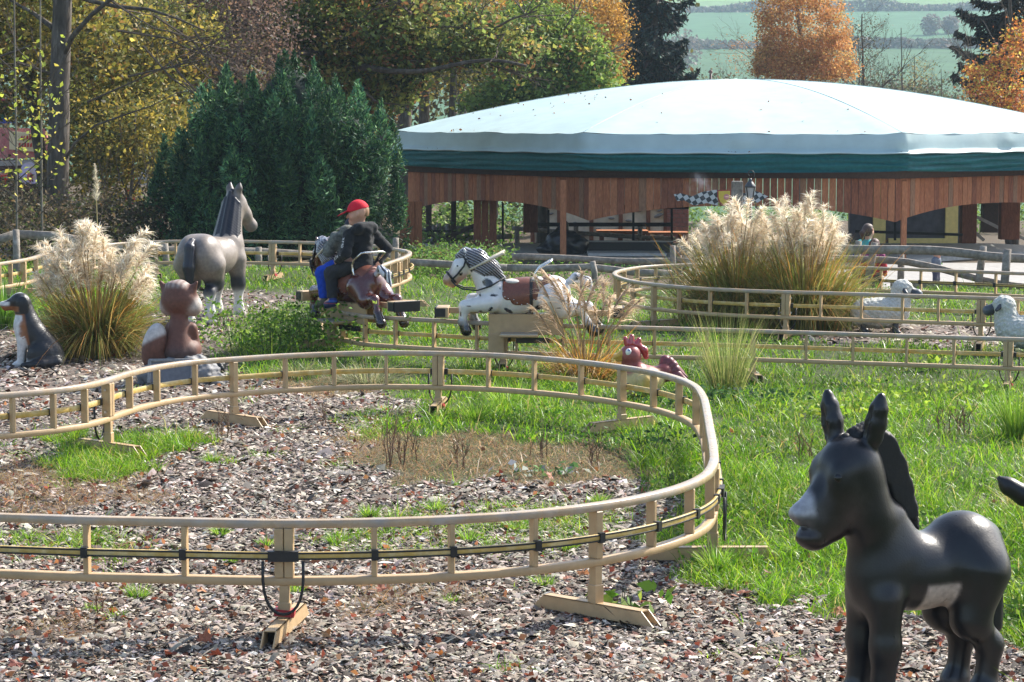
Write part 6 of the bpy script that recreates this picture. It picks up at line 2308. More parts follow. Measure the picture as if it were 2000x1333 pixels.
cr = [crown_leaves([(100, 40, 38, 130, 90, 1.6), (250, 200, 40, 120, 80, 1.8), (300, 90, 41, 130, 90, 1.8), (20, 130, 39, 60, 110, 1.5), (180, 110, 39, 110, 120, 1.5), (330, 250, 39, 60, 40, 1), (60, -90, 38, 160, 80, 2)], 24000, .10, OLV, [4, 4, 3, 3, 1.6], 21, .24, 34)]
tree('thick dark trunk with a yellowing crown at the far left, before the colourful stall', [([gp(112, 36), at(113, 350, 36), at(116, 180, 36), at(120, 60, 36), at(122, -120, 36)], .185, .14)],
     [(pts(36, (118, 120), (150, 60, -.3), (215, 0, -.6), (270, -40, -.8)), .05, .02), (pts(36, (112, 60), (70, 30, .4), (20, 0, .8)), .05, .02), (pts(36, (118, 330), (160, 262, -.2), (240, 225, -.4), (300, 205, -.5), (345, 182, -.6)), .024, .006), (pts(36, (120, -20), (200, 10), (300, 20), (400, 60)), .05, .012)], cr,
     fine=(2, boughs([(230, 60, .9, -.2, 1.3), (280, 90, .7, -.6, 1.2), (170, 200, .9, .3, 1.2), (300, 30, .8, -.5, 1.4), (380, 60, .5, -.8, 1.3), (60, 90, -.8, -.3, 1.0), (250, 150, .8, .2, 1.2), (330, 120, .6, -.7, 1.2)], 35.9, .018) + [(at(345, 182, 35.4), (1, 0, .2), .5, .008, 2), (at(215, 0, 35.4), (1, -.2, -.6), .8, .02, 3), (at(120, 150, 36), (-1, -.2, .3), .8, .02, 3)], .5, 0))
tree('leaning dark second trunk close behind the thick trunk at the far left', [([gp(95, 39), at(80, 300, 39), at(52, 130, 39), at(30, -60, 39)], .12, .08)], [], [crown_leaves([(40, -30, 39, 80, 50, 1.2), (70, 60, 40, 60, 60, 1.2)], 3500, .085, OLV, [3, 4, 3, 3, 1], 22, .3)])
# pale bare saplings in front of it
for i, (px, ptop, dx, lab) in enumerate(((31, -60, -4, 'slim pale sapling with bare upward branches, leftmost in front of the stall'), (80, -40, -2, 'slim pale sapling with bare branches just left of the thick dark trunk'))):
    fr_ = []
    for q in range(11):
        y = 110 + q * 31
        sgn = 1 if q % 2 else -1
        fr_.append((at(px + dx * .5, y + 30, 30), (sgn * .8, (-1) ** q * .3, .75), .75 - .015 * q, .0085, 2))
    tree(lab, [([gp(px, 30), at(px + 1, 300, 30), at(px + dx * .5, 120, 30), at(px + dx, ptop, 30)], .016, .010)], [], [crown_leaves([(px + 5, 220, 30, 45, 160, .5)], 120, .075, [(.40, .46, .08), (.5, .42, .1)], [2, 1], 31 + i, .2, 3)], 'bark_pale', 'sapling', 'sapling', None, (5 + i, fr_, .35, .25))

# --- brown purple twiggy tree above the yew's left shoulder
PUR = [(.17, .12, .10), (.12, .085, .07), (.22, .14, .10), (.20, .16, .06)]
tree('brownish fine twigged tree with few leaves left, above the left shoulder of the yew', [([gp(470, 43), at(468, 300, 43), at(462, 100, 43), at(455, -80, 43)], .13, .08)],
     [(pts(43, (462, 120), (420, 60, -.5), (370, 20, -.8)), .035, .01), (pts(43, (460, 80), (520, 30, .5), (560, 0, .7)), .035, .01)],
     [crown_leaves([(470, 70, 43, 100, 110, 1.5), (400, 110, 42.5, 80, 70, 1.2), (450, -40, 43, 120, 60, 1.5)], 15000, .07, PUR, [4, 4, 2, 1.3], 41, .3)],
     fine=(7, [(at(370, 20, 42.2), (-.6, -.2, -.8), .9, .015, 4), (at(420, 60, 42.5), (-.3, -.4, -1), 1.0, .015, 4), (at(330, 10, 42), (.5, -.2, -1), 1.1, .016, 4), (at(500, 30, 43), (.5, -.2, .6), .8, .015, 3)], .4, -.1))

# --- rusty green oak in the middle with its dark spreading limbs
OAK = [(.13, .18, .055), (.19, .235, .065), (.27, .28, .07), (.32, .16, .07), (.045, .055, .022), (.38, .30, .09)]
tree('old oak with rusty green leaves and dark level limbs above the yew', [([gp(655, 47), at(655, 250, 47), at(650, 130, 47), at(668, 50, 47), at(675, -100, 47)], .19, .11)],
     [(pts(45.8, (652, 105, 1), (600, 103, -.4), (535, 107, -.8), (500, 104, -1)), .085, .04), (pts(45.8, (648, 100, 1), (630, 80, -.3), (620, 66, -.4)), .045, .02), (pts(45.6, (668, 140, 1.2), (720, 133, -.5), (770, 140, -.8), (830, 138, -1), (900, 124, -1.1), (970, 118, -1.2), (1030, 130, -1.3)), .085, .03),
      (pts(45.6, (700, 10, 1), (800, 58, -.6), (860, 52, -.8), (960, 58, -1)), .04, .012), (pts(47, (870, 130, -1.1), (900, 110, -1.2), (945, 103, -1.3)), .025, .008), (pts(47, (640, -10), (560, 14), (500, 22)), .045, .012)],
     [crown_leaves([(560, 40, 46.5, 110, 60, 1.8), (700, 60, 46.5, 130, 70, 1.8), (640, 150, 46.2, 80, 40, 1.0), (760, 170, 46.5, 60, 40, 1.2), (860, 60, 46, 120, 55, 1.8), (880, 110, 45.8, 90, 18, 1), (780, 110, 46, 90, 30, 1.2), (980, 90, 46, 70, 50, 1.3), (680, -60, 47, 250, 60, 2.5), (730, 215, 46.8, 30, 40, .8)], 40000, .115, OAK, [5, 5, 3.5, 2.4, 3, 1.2], 51, .21, 34)],
     fine=(51, boughs([(560, 60, -.8, .3, 1.0), (650, 90, .7, .6, 1.2), (720, 70, .8, .4, 1.2), (800, 120, .9, .1, 1.2), (600, 130, -.9, .1, 1.0), (880, 90, .9, .3, 1.1), (760, 30, .6, .8, 1.0), (940, 120, .9, -.2, .9), (700, 170, .6, -.5, 1.0), (830, 60, -.5, .7, 1.0), (960, 60, .8, .4, .9)], 45.3, .028), .45, .05))

# --- lit green oak overhanging the roof
GO = [(.15, .22, .045), (.21, .27, .06), (.10, .15, .035), (.38, .33, .07), (.30, .17, .06), (.055, .085, .025)]
tree('bright green bushy oak turning yellow beside the left side of the pavilion roof', [([gp(1060, 58), at(1062, 200, 58), at(1065, 80, 58), at(1060, -60, 58)], .16, .09)],
     [(pts(57, (1062, 150), (1010, 140, -.5), (960, 125, -1)), .04, .012), (pts(57, (1064, 120), (1120, 90, -.6), (1160, 70, -.8)), .04, .012)],
     [crown_leaves([(1090, 110, 56.5, 90, 70, 1.5), (1140, 130, 56.3, 55, 50, 1.2), (1030, 170, 56.5, 80, 38, 1.3), (1050, 60, 57, 90, 50, 1.5), (1170, 170, 56.5, 30, 22, .8), (960, 195, 57, 50, 30, 1)], 26000, .12, GO, [5, 5, 3, 1.2, .8, 2], 52, .22, 32)],
     fine=(52, boughs([(1060, 130, .8, .4, 1.2), (1080, 100, .5, .8, 1.1), (1110, 120, .9, .2, 1.0), (1030, 150, -.9, .2, 1.2), (1000, 160, -.8, .3, 1.0), (1050, 60, -.5, .8, 1.2)], 55.6, .026), .45, .05))

# --- golden drooping tree behind it
GD = [(.44, .25, .06), (.36, .19, .05), (.50, .31, .09), (.28, .16, .05), (.22, .2, .06)]
tree('golden brown drooping tree between the green oak and the dark spruce', [([gp(1120, 66), at(1118, 120, 66), at(1110, -80, 66)], .15, .1)], [],
     [crown_leaves([(1110, 20, 65, 100, 60, 1.6), (1170, 60, 64.5, 45, 60, 1.2), (1040, 20, 65.5, 80, 40, 1.5), (1190, 110, 64.5, 28, 45, .8), (1210, 60, 64.5, 18, 40, .8), (1205, 135, 64.4, 16, 25, .6)], 22000, .075, GD, [5, 4, 3, 3, 1], 53, .18, 30, droop=.9)])

# --- yellow thicket left of the yew, and undergrowth
TH = [(.27, .22, .05), (.18, .17, .045), (.11, .12, .04), (.36, .27, .06), (.05, .06, .025)]
tree('yellow leaved shrub filling the gap between the thick trunk and the yew', [([gp(250, 37), at(255, 380, 37), at(262, 300, 37), at(265, 220, 37)], .04, .012)], [(pts(37, (256, 400), (230, 330), (215, 270)), .02, .006), (pts(37, (256, 380), (285, 330), (300, 290)), .02, .006)],
     [crown_leaves([(240, 280, 37.5, 90, 45, .9), (300, 240, 37.8, 60, 40, .9), (215, 350, 37.5, 60, 50, .8), (190, 230, 38, 60, 50, .9), (310, 310, 37, 25, 40, .5), (160, 300, 38, 40, 60, .7)], 9500, .075, TH, [4, 4, 3, 2.5, 2], 54, .26, 18)], name='shrub', cat='shrub', fine=(9, [(gp(200, 36.5), (.1, 0, 1), 1.4, .016, 3), (gp(300, 36.5), (-.1, 0, 1), 1.3, .016, 3), (gp(165, 37), (0, 0, 1), 1.2, .014, 3)], .3, .3))
UG = [(.075, .06, .04), (.05, .05, .025), (.11, .085, .055), (.10, .12, .035), (.16, .11, .05)]
u_ = [crown_leaves([(60, 440, 33, 110, 45, 1.0), (200, 430, 33, 90, 45, 1.0), (20, 400, 36, 90, 40, 1.0), (280, 440, 33.5, 40, 40, .7), (150, 480, 31.5, 160, 25, .8)], 14000, .06, UG, [4, 4, 3, 2, 1], 55, .2, 18, droop=0)]
V, F, Cc = merge(u_)
V3_, F3_, C3_ = crown_leaves([(840, 512, 36, 60, 8, 1.5), (900, 508, 38, 60, 9, 2.0), (960, 505, 40, 50, 9, 2.0), (860, 500, 42, 60, 9, 2), (800, 520, 33.5, 40, 8, 1)], 9000, .06, [(.10, .19, .04), (.07, .12, .03), (.16, .13, .05), (.14, .24, .05)], [3, 3, 1.5, 2], 58, .14, 16, droop=0)
tag(link('creeping_plants', npmesh('creeping_plants', V3_, F3_, C3_), M['leaf']), kind='stuff')
tag(link('undergrowth', npmesh('undergrowth', V, F, Cc), M['leaf']), kind='stuff')

# --- the big yew
YW = [(.060, .140, .065), (.095, .20, .080), (.026, .070, .042), (.16, .29, .11), (.040, .10, .065)]
yew = empty('yew_bush', gp(540, 33.6), 'huge dense dark green yew bush standing behind the riders', 'yew bush')
ry = np.random.default_rng(77)
outl = [(286, 475), (284, 420), (300, 360), (322, 300), (352, 240), (388, 192), (432, 160), (490, 142), (545, 118), (575, 98), (604, 132), (640, 140), (672, 165), (712, 178), (748, 208), (772, 250), (782, 310), (784, 380), (776, 440), (770, 480)]
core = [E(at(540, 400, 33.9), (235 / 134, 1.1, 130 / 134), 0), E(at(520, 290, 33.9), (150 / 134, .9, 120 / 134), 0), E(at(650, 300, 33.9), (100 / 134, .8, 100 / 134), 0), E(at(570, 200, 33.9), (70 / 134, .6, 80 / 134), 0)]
organic_obj('dark_core', core, .10, mat('yew_inner', (.008, .018, .012), .9, .4, 8, .5, 20), yew, k=.2, inflate=-.12)  # added solid core, coloured dark for the dim inside, blocks see-through
lob = []
for gi in range(13):
    for gj in range(12):
        px, py = 268 + gi * 43 + ry.normal(0, 12), 110 + gj * 33 + ry.normal(0, 10)
        if not inpoly(np.array([px]), np.array([py - np.interp(py, [130, 330], [42, 5])]), outl)[0]:
            continue
        cx = 540 + (py < 300) * 25
        wd = np.interp(py, [95, 140, 200, 300, 470], [30, 90, 175, 225, 252])
        e = np.clip(abs(px - cx) / wd, 0, 1)
        dep = 33.9 - 1.25 * math.sqrt(max(0, 1 - e * e)) * np.interp(py, [95, 300, 470], [.45, 1, 1.05]) + ry.normal(0, .12)
        lob.append((px, py, dep))
for (px, py) in ((575, 150), (490, 200), (440, 220), (545, 178), (604, 190), (655, 205), (705, 235), (745, 265), (765, 320), (395, 250), (350, 300), (320, 355)):
    lob.append((px, py, 33.7))
Vy = []
for (px, py, dep) in lob:
    c = np.array(at(px, py, dep))
    rx_, rz_ = ry.uniform(.13, .23), ry.uniform(.32, .55)
    n = 520
    d = ry.normal(size=(n, 3))
    d /= np.linalg.norm(d, axis=1)[:, None]
    tz = d[:, 2]
    fac = (1 - .72 * np.clip(tz, 0, 1))[:, None]
    P = c + d * np.array((rx_, rx_, rz_)) * np.concatenate([fac, fac, np.ones_like(fac)], 1) * ry.uniform(.7, 1.06, (n, 1))
    nrm = d * 1.1 + np.array((0, 0, .9))
    tone = np.exp(ry.normal(0, .34))
    Vy.append(leaf_quads(P, .085, palette(n, YW, ry, .22, [4, 4, 4, 1.6, 3]) * tone, ry, aspect=.24, nrm=nrm))
V, F, Cc = merge(Vy)
link('crown', npmesh('crown', V, F, Cc), M['needle'], yew)


# --- spruces
def spruce(label, px, D, ylow, yhigh, reach, nbr, seed, cols, side=None, quad=.10, per=150):
    r_ = np.random.default_rng(seed)
    base = gp(px, D)
    top = at(px, yhigh, D)
    root = empty('spruce', base, label, 'spruce')
    mb = MB()
    limb(mb, [base, at(px, ylow, D), top], .17, .07, 8)
    mb.build('trunk', M['bark'], root, True)
    bm_ = MB()
    parts_ = []
    z0, z1 = at(px, ylow, D).z, top.z
    for i in range(nbr):
        t = (i + r_.random()) / nbr
        z = z0 + (z1 - z0) * t
        a = r_.uniform(0, 2 * np.pi) if side is None else r_.choice([side + r_.normal(0, .7), r_.uniform(0, 2 * np.pi)])
        L = reach * r_.uniform(.6, 1.08) * (1 - .35 * t)
        d = np.array((math.cos(a), math.sin(a)))
        s = np.linspace(0, 1, 6)
        bx = base.x + d[0] * L * s
        by = base.y + d[1] * L * s
        bz = z - .18 * L * np.sin(s * np.pi * .8) + .10 * L * s ** 3
        bm_.tube([Vector(p) for p in zip(bx, by, bz)], list(np.linspace(.03, .008, 6)), 4, False)
        u = r_.random(per) ** .7
        lat = r_.normal(0, .5, per) * (1.05 - u) * L * .38
        P = np.stack([np.interp(u, s, bx) - d[1] * lat, np.interp(u, s, by) + d[0] * lat, np.interp(u, s, bz) - np.abs(r_.normal(0, .10, per)) - .18 * np.abs(lat)], 1)
        nr = np.tile(np.array((d[0], d[1], -.8)) * 1.2, (per, 1))
        parts_.append(leaf_quads(P, quad * 1.9, palette(per, cols, r_, .22), r_, aspect=.28, nrm=nr))
    o = bm_.build('branches', M['twig'], root)
    o['kind'] = 'stuff'
    V, F, Cc = merge(parts_)
    link('crown', npmesh('crown', V, F, Cc), M['needle'], root)


SPR = [(.022, .045, .040), (.036, .064, .055), (.014, .028, .026), (.05, .07, .055), (.075, .055, .045)]
spruce('dark blue green spruce rising behind the left part of the pavilion roof', 1278, 68, 200, -170, 1.55, 95, 61, SPR, None, .13, 190)
spruce('second dark spruce trunk close to the golden tree behind the roof', 1230, 72, 200, -170, 1.2, 60, 62, SPR, None, .13, 150)
spruce('dark brownish spruce at the upper corner behind the orange beech', 1975, 60, 260, -190, 1.75, 75, 63, [(.03, .035, .03), (.05, .05, .042), (.02, .022, .02), (.07, .05, .04)], R(180), .12, 190)
BE = [(.50, .22, .06), (.42, .14, .05), (.52, .36, .09), (.34, .30, .06), (.20, .08, .04), (.26, .10, .06)]
tree('orange and yellow leaved beech in front of the dark spruce at the upper corner', [([gp(1985, 55), at(1985, 200, 55), at(1975, 60, 55), at(1965, -60, 55)], .09, .03)],
     [(pts(55, (1984, 190), (1940, 150, -.4), (1900, 130, -.6)), .02, .006), (pts(55, (1980, 120), (1940, 80, .2), (1920, 40, .3)), .02, .006)],
     [crown_leaves([(1950, 170, 54.3, 65, 25, .9), (1975, 110, 54.3, 45, 30, .9), (1925, 210, 54.2, 45, 14, .7), (1985, 215, 54.2, 40, 22, .7), (1920, 140, 54.3, 35, 14, .6), (1990, 60, 54.5, 20, 30, .6)], 4600, .085, BE, [5, 4, 3, 2, 2, 2], 64, .16, 12)],
     fine=(64, [(at(1940, 200, 54.8), (-.5, 0, .9), 1.1, .014, 3), (at(1985, 120, 54.8), (-.2, 0, 1), 1.2, .014, 3), (at(1900, 220, 55), (-.3, 0, 1), 1.2, .01, 3), (at(1925, 200, 55), (-.35, 0, 1), 1.5, .012, 3)], .35, .25))

# --- orange birch and the thin trees on the slope behind the roof
OB = [(.56, .31, .12), (.52, .26, .11), (.60, .38, .15), (.44, .21, .09), (.44, .32, .11)]
lm = []
for q, (x0, y0, x1, y1) in enumerate(((1566, 150, 1520, 95), (1566, 120, 1625, 75), (1566, 90, 1515, 40), (1562, 60, 1600, 10), (1566, 160, 1630, 130), (1566, 135, 1500, 120), (1560, 30, 1540, -20), (1566, 110, 1650, 110))):
    lm.append((pts(82, (x0, y0), ((x0 + x1) / 2, (y0 + y1) / 2 - 8), (x1, y1)), .035, .01))
tree('large orange birch glowing behind the pavilion roof top', [([gp(1566, 82), at(1566, 200, 82), at(1568, 120, 82), at(1560, 40, 82), at(1556, -80, 82)], .11, .06)], lm,
     [crown_leaves([(1565, 70, 81.5, 80, 80, 1.6), (1530, 110, 81, 50, 50, 1.2), (1620, 110, 81, 45, 50, 1.2), (1560, 140, 81, 85, 30, 1.4), (1505, 40, 81.5, 30, 60, 1), (1630, 50, 81.5, 30, 50, 1), (1565, -20, 82, 70, 40, 1.4), (1490, 120, 81, 20, 30, .7), (1655, 130, 81, 15, 30, .6)], 34000, .085, OB, [5, 4, 3, 3, 1.5], 65, .17, 30, droop=.8)], 'bark_pale')


def bare(label, px, D, ytop, r, seed, n, leaf=None, spread=.42, wid=1.0):
    b = gp(px, D)
    t = at(px, ytop, D)
    r_ = random.Random(seed)
    h = t.z - b.z
    fr_ = []
    for q in range(n):
        f = .25 + .72 * q / n
        p = b.lerp(t, f)
        a = r_.uniform(0, 6.28)
        fr_.append((p, (math.cos(a), math.sin(a), .75), h * wid * (.30 - .20 * f) * r_.uniform(.8, 1.3), r * (1.1 - f) * .6, 3))
    tree(label, [([b, b.lerp(t, .5) + Vector((.06, 0, 0)), t], r, r * .25)], [], leaf, 'bark', 'bare_tree', 'bare tree', 'thin bare trees on the valley slope', (seed, fr_, spread, .2))


rl = random.Random(4)
bare('tallest thin dark alder just right of the orange birch', 1683, 88, 28, .09, 71, 26, [crown_leaves([(1690, 90, 88, 35, 60, .8)], 900, .08, [(.09, .09, .06), (.13, .11, .07)], [1, 1], 71, .3, 10)])
bare('forked thin dark alder close to the tallest one', 1676, 92, 60, .07, 72, 18)
bare('slim purplish bare tree midway between birch and spruce', 1760, 96, 55, .06, 73, 20, None, .35, .6)
bare('slim bare tree with a few last green leaves above the roof slope', 1786, 98, 110, .05, 74, 18, [crown_leaves([(1790, 145, 98, 25, 30, .7)], 420, .09, [(.22, .22, .10), (.30, .24, .10)], [1, 1], 74, .3, 8)], .35, .8)
bare('small upright bare tree nearest to the corner spruce', 1838, 100, 135, .05, 75, 16, None, .3, .6)
bare('wide spreading bare tree with coppery twigs left of the orange birch', 1478, 90, 70, .08, 76, 22, [crown_leaves([(1450, 105, 90, 40, 30, 1)], 500, .07, [(.36, .2, .1)], [1], 76, .4, 6)], .55, 1.1)
u_ = [crown_leaves([(1720, 190, 104, 100, 30, 3), (1840, 200, 104, 60, 30, 3), (1400, 175, 110, 60, 18, 3)], 5200, .16, [(.10, .13, .07), (.14, .15, .08), (.15, .12, .09), (.09, .10, .06)], [1, 1, 1, 1], 81, .6, 14)]
V, F, Cc = merge(u_)
tag(link('valley_scrub', npmesh('valley_scrub', V, F, Cc), M['leaf']), kind='stuff')

# --- trunks standing in the wood between the yew and the roof
for i, (px, D, r, lean, lab) in enumerate(((788, 60, .20, 6, 'dark upright trunk in the wood right of the yew top'), (830, 66, .17, -4, 'mossy grey trunk in the wood left of the roof corner'), (880, 64, .11, 10, 'slim mossy trunk leaning slightly above the left roof edge'), (965, 68, .13, 2, 'straight dark trunk right of the mossy slim one above the roof edge'),
                                           (905, 74, .15, -8, 'greyish trunk further back in the wood above the roof edge'), (745, 62, .14, -6, 'thin dark trunk close to the yew flank'), (420, 60, .15, 4, 'dark trunk deep in the wood behind the twiggy tree'), (530, 62, .14, -5, 'dark trunk deep in the wood behind the oak limbs'), (300, 62, .16, 5, 'dark trunk deep in the wood behind the yellow shrub'))):
    tree(lab, [([gp(px, D), at(px + lean * .4, 200, D), at(px + lean, -120, D)], r, r * .75)], [(pts(D, (px + lean * .4, 150), (px + 30, 110, -.5), (px + 60, 90, -.8)), .03, .01)],
         [crown_leaves([(px + 10, 30, D, 80, 60, 2), (px - 10, 120, D + 1, 60, 60, 2)], 3600, .11, [(.22, .20, .05), (.15, .15, .045), (.32, .25, .06), (.09, .09, .03)], [3, 3, 2, 3], 90 + i, .4, 18)], group='trunks in the wood behind')
# the wood beyond, one mass
u_ = [crown_leaves([(x_, y_, 84 + (q % 3) * 3, 130, 90, 3) for q, (x_, y_) in enumerate([(a, b) for a in range(-150, 1240, 120) for b in (40, 190, 330)])], 30000, .26, [(.12, .115, .04), (.07, .07, .03), (.17, .14, .045), (.04, .035, .02), (.15, .09, .04)], [3, 4, 1.5, 4, 1], 101, .8, 16),
      crown_leaves([(870, 440, 58, 90, 45, 1.5), (860, 470, 51, 70, 14, .8), (950, 470, 58, 60, 25, 1), (1000, 425, 70, 150, 28, 1.5), (1400, 425, 72, 260, 22, 1.5), (1950, 420, 72, 160, 30, 1.5)], 8200, .12, [(.13, .22, .05), (.20, .27, .07), (.08, .14, .04)], [1, 1, 1], 102, .3, 14)]
V, F, Cc = merge(u_)
tag(link('woodland', npmesh('woodland', V, F, Cc), M['leaf']), kind='stuff')

# --- hedges and bushes on the far hillside
for (D, hgt, lab, n) in ((650, 2.9, 'lower hazy hedge between two meadows on the hillside', 5200), (880, 4.2, 'upper hazy hedge below the top meadow on the hillside', 6000)):
    rh_ = np.random.default_rng(int(D))
    x = rh_.uniform(40, 240, n)
    y = D - .06 * x - 8 * np.sin(x * .01) + rh_.normal(0, 2.5, n)
    hh = hgt * (.75 + .35 * np.sin(x * .11) * np.sin(x * .047 + 1))
    P = np.stack([x, y, hz(x, y) + rh_.random(n) * hh], 1)
    V, F, Cc = leaf_quads(P, 1.5, palette(n, [(.07, .075, .06), (.10, .085, .07), (.05, .06, .045)], rh_, .2), rh_, aspect=.7)
    tag(link('hedge', npmesh('hedge', V, F, Cc), M['leaf']), lab, 'hedge')
for i, (px, D, ry_, lab) in enumerate(((1812, 700, 3.4, 'round bush on the meadow, left one of a pair on the hillside'), (1848, 706, 3.0, 'round bush on the meadow, right one of a pair on the hillside'), (1330, 560, 5.0, 'pale tree at the hillside right of the dark spruce'), (1715, 870, 6.0, 'hazy tree standing above the upper hedge'))):
    x = (px - 1000) / FPX * D
    z = float(hz(np.array(x), np.array(D)))
    rh_ = np.random.default_rng(200 + i)
    d = rh_.normal(size=(500, 3))
    d /= np.linalg.norm(d, axis=1)[:, None]
    P = np.array((x, D, z + ry_ * .9)) + d * ry_ * rh_.random((500, 1)) ** .4
    V, F, Cc = leaf_quads(P, 1.0, palette(500, [(.11, .10, .08), (.14, .11, .09)], rh_, .2), rh_, aspect=.7)
    rt = empty('hillside_bush', (x, D, z), lab, 'bush')
    link('crown', npmesh('crown', V, F, Cc), M['leaf'], rt)
    MB().tube([(x, D, z - .3), (x, D, z + ry_)], .25, 5).build('trunk', M['twig'], rt)


# ------------------------------------------------------------------ plumed grasses
def plume_mesh(seed, L=.30, fil=.15, n=150, colr=(.78, .70, .58), fan=.75):
    r_ = np.random.default_rng(seed)
    t = r_.random(n) ** .8
    ax = np.stack([.22 * L * t ** 2, np.zeros(n), L * t * .85], 1)
    a = r_.uniform(0, 2 * np.pi, n)
    d = np.stack([np.cos(a) * fan * .7 + .35, np.sin(a) * fan * .7, np.full(n, 1.0)], 1)
    c = palette(n, [colr, tuple(np.array(colr) * 1.15), tuple(np.array(colr) * (.75, .68, .6))], r_, .1)
    V, F, Cc = strips(ax, d, fil * r_.uniform(.7, 1.2, n) * (1.1 - .45 * t), .0085, r_.uniform(.35, 1.0, n), c, r_, 4, np.clip(c * 1.15, 0, .9))
    return npmesh('plume', V, F, Cc)


PLM = [plume_mesh(300 + q) for q in range(6)]
for m_ in PLM:
    m_.materials.append(M['plume'])
PLS = [plume_mesh(320 + q, .30, .20, 90, (.58, .47, .35), .34) for q in range(5)]
for m_ in PLS:
    m_.materials.append(M['plume'])


def plume_grass(label, px, py, heads, meshes, hblade, nbl, cols, seed, sc=1.0, spread=.5, brad=.17):
    """heads: measured spots of the plumes"""
    b = gnd(px, py)
    root = empty('plume_grass', b, label, 'ornamental grass', 'tall plumed ornamental grasses')
    r_ = np.random.default_rng(seed)
    st_ = MB()
    for (hx, hy) in heads:
        D = b.y + r_.normal(0, .16)
        tip = at(hx, hy, D) - Vector((0, 0, .15 * sc))
        base = Vector((b.x + (tip.x - b.x) * .22 + r_.normal(0, .05), b.y + r_.normal(0, .08), b.z))
        mid = base.lerp(tip, .55) + Vector(((base.x - tip.x) * .10, 0, .06))
        st_.tube([base, mid, tip], .0045, 4, False)
        o = bpy.data.objects.new('plume', meshes[int(r_.integers(len(meshes)))])
        COL.objects.link(o)
        out = math.atan2((tip.y - b.y) * .6 + r_.normal(0, .25), tip.x - b.x + r_.normal(0, .22))
        tilt = min(.9, abs(tip.x - b.x) * .75 + abs(r_.normal(0, .18)))
        o.rotation_euler = (Matrix.Rotation(out, 3, 'Z') @ Matrix.Rotation(tilt, 3, 'Y')).to_euler()
        o.scale = [sc * r_.uniform(.8, 1.2)] * 3
        o.parent = root
        o.location = tip - b
    so_ = st_.build('stalks', mat('plume_stalk', (.30, .20, .09), .7), root)
    so_['kind'] = 'stuff'
    n = nbl
    a = r_.uniform(0, 2 * np.pi, n)
    rr = np.abs(r_.normal(0, brad, n)) * sc
    base = np.stack([b.x + np.cos(a) * rr, b.y + np.sin(a) * rr, np.full(n, b.z - .01)], 1)
    out = r_.uniform(.1, spread, n)
    d = np.stack([np.cos(a) * out, np.sin(a) * out, np.ones(n)], 1)
    c = palette(n, cols, r_, .18, [4, 3, 3, 2, 2])
    V, F, Cc = strips(base, d, hblade * r_.uniform(.55, 1.15, n), .013, r_.uniform(.15, 1.35, n), c, r_, 7, np.clip(c * np.array((1.35, 1.1, .8)), 0, .9))
    fo_ = link('blades', npmesh('blades', V, F, Cc), M['grass'], root)
    fo_['kind'] = 'stuff'
    return root


MISC = [(.17, .20, .055), (.30, .24, .10), (.12, .18, .05), (.36, .21, .08), (.24, .28, .12)]
rh_ = random.Random(12)


def heads_in(poly, n, r_):
    out = []
    xs_ = [p[0] for p in poly]
    ys_ = [p[1] for p in poly]
    while len(out) < n:
        x, y = r_.uniform(min(xs_), max(xs_)), r_.uniform(min(ys_), max(ys_))
        if inpoly(np.array([x]), np.array([y]), poly)[0]:
            out.append((x, y))
    return out


hl = heads_in([(100, 505), (110, 480), (155, 468), (200, 475), (260, 480), (275, 515), (270, 545), (250, 575), (215, 540), (160, 540), (110, 560), (85, 545)], 44, rh_) + [(120, 468), (117, 480), (160, 452), (168, 462), (193, 455), (198, 462), (105, 490), (250, 468), (262, 485), (275, 500), (92, 545), (80, 560), (285, 570), (280, 560), (270, 545), (265, 585)]
hl = [(183 + (x - 183) * .88, y) for x, y in hl]
plume_grass('bushy plumed grass between the dog and the fox statues', 190, 692, hl, PLM, .95, 3000, MISC, 401, 1.0, .40, .15)
hr1 = heads_in([(1360, 480), (1370, 440), (1400, 420), (1450, 420), (1500, 430), (1500, 500), (1440, 505), (1390, 505)], 42, rh_) + [(1350, 500), (1358, 470), (1375, 445), (1445, 410), (1455, 400), (1470, 418), (1420, 415), (1345, 480)]
hr2 = heads_in([(1505, 430), (1530, 405), (1570, 410), (1615, 425), (1632, 445), (1625, 490), (1595, 510), (1540, 505), (1505, 500)], 46, rh_) + [(1530, 392), (1540, 398), (1580, 400), (1600, 410), (1622, 420), (1638, 430), (1640, 445), (1630, 480), (1640, 465)]
hr1 = [(1505 + (x - 1505) * .92, y) for x, y in hr1]
hr2 = [(1505 + (x - 1505) * .88, y) for x, y in hr2]
plume_grass('big plumed grass clump below the black lantern', 1440, 632, hr1, PLM, 1.2, 3600, MISC, 402, 1.0, .30, .24)
plume_grass('big plumed grass clump reaching toward the girl behind the fence', 1572, 642, hr2, PLM, 1.2, 3600, MISC, 403, 1.0, .30, .24)
hs = [(1075, 560), (1082, 590), (1090, 615), (1098, 560), (1106, 575), (1118, 555), (1125, 580), (1133, 560), (1142, 575), (1150, 590), (1162, 565), (1172, 585), (1180, 570), (1188, 600), (1195, 580), (1204, 590), (1212, 600), (1168, 610), (1112, 600), (1078, 625), (1200, 615)]
plume_grass('smaller feathery grass with straw coloured plumes between spotted horse and rooster', 1143, 742, hs, PLS, .62, 520, [(.34, .25, .09), (.42, .22, .07), (.20, .20, .055), (.50, .42, .26), (.45, .27, .08)], 404, .9, .75)
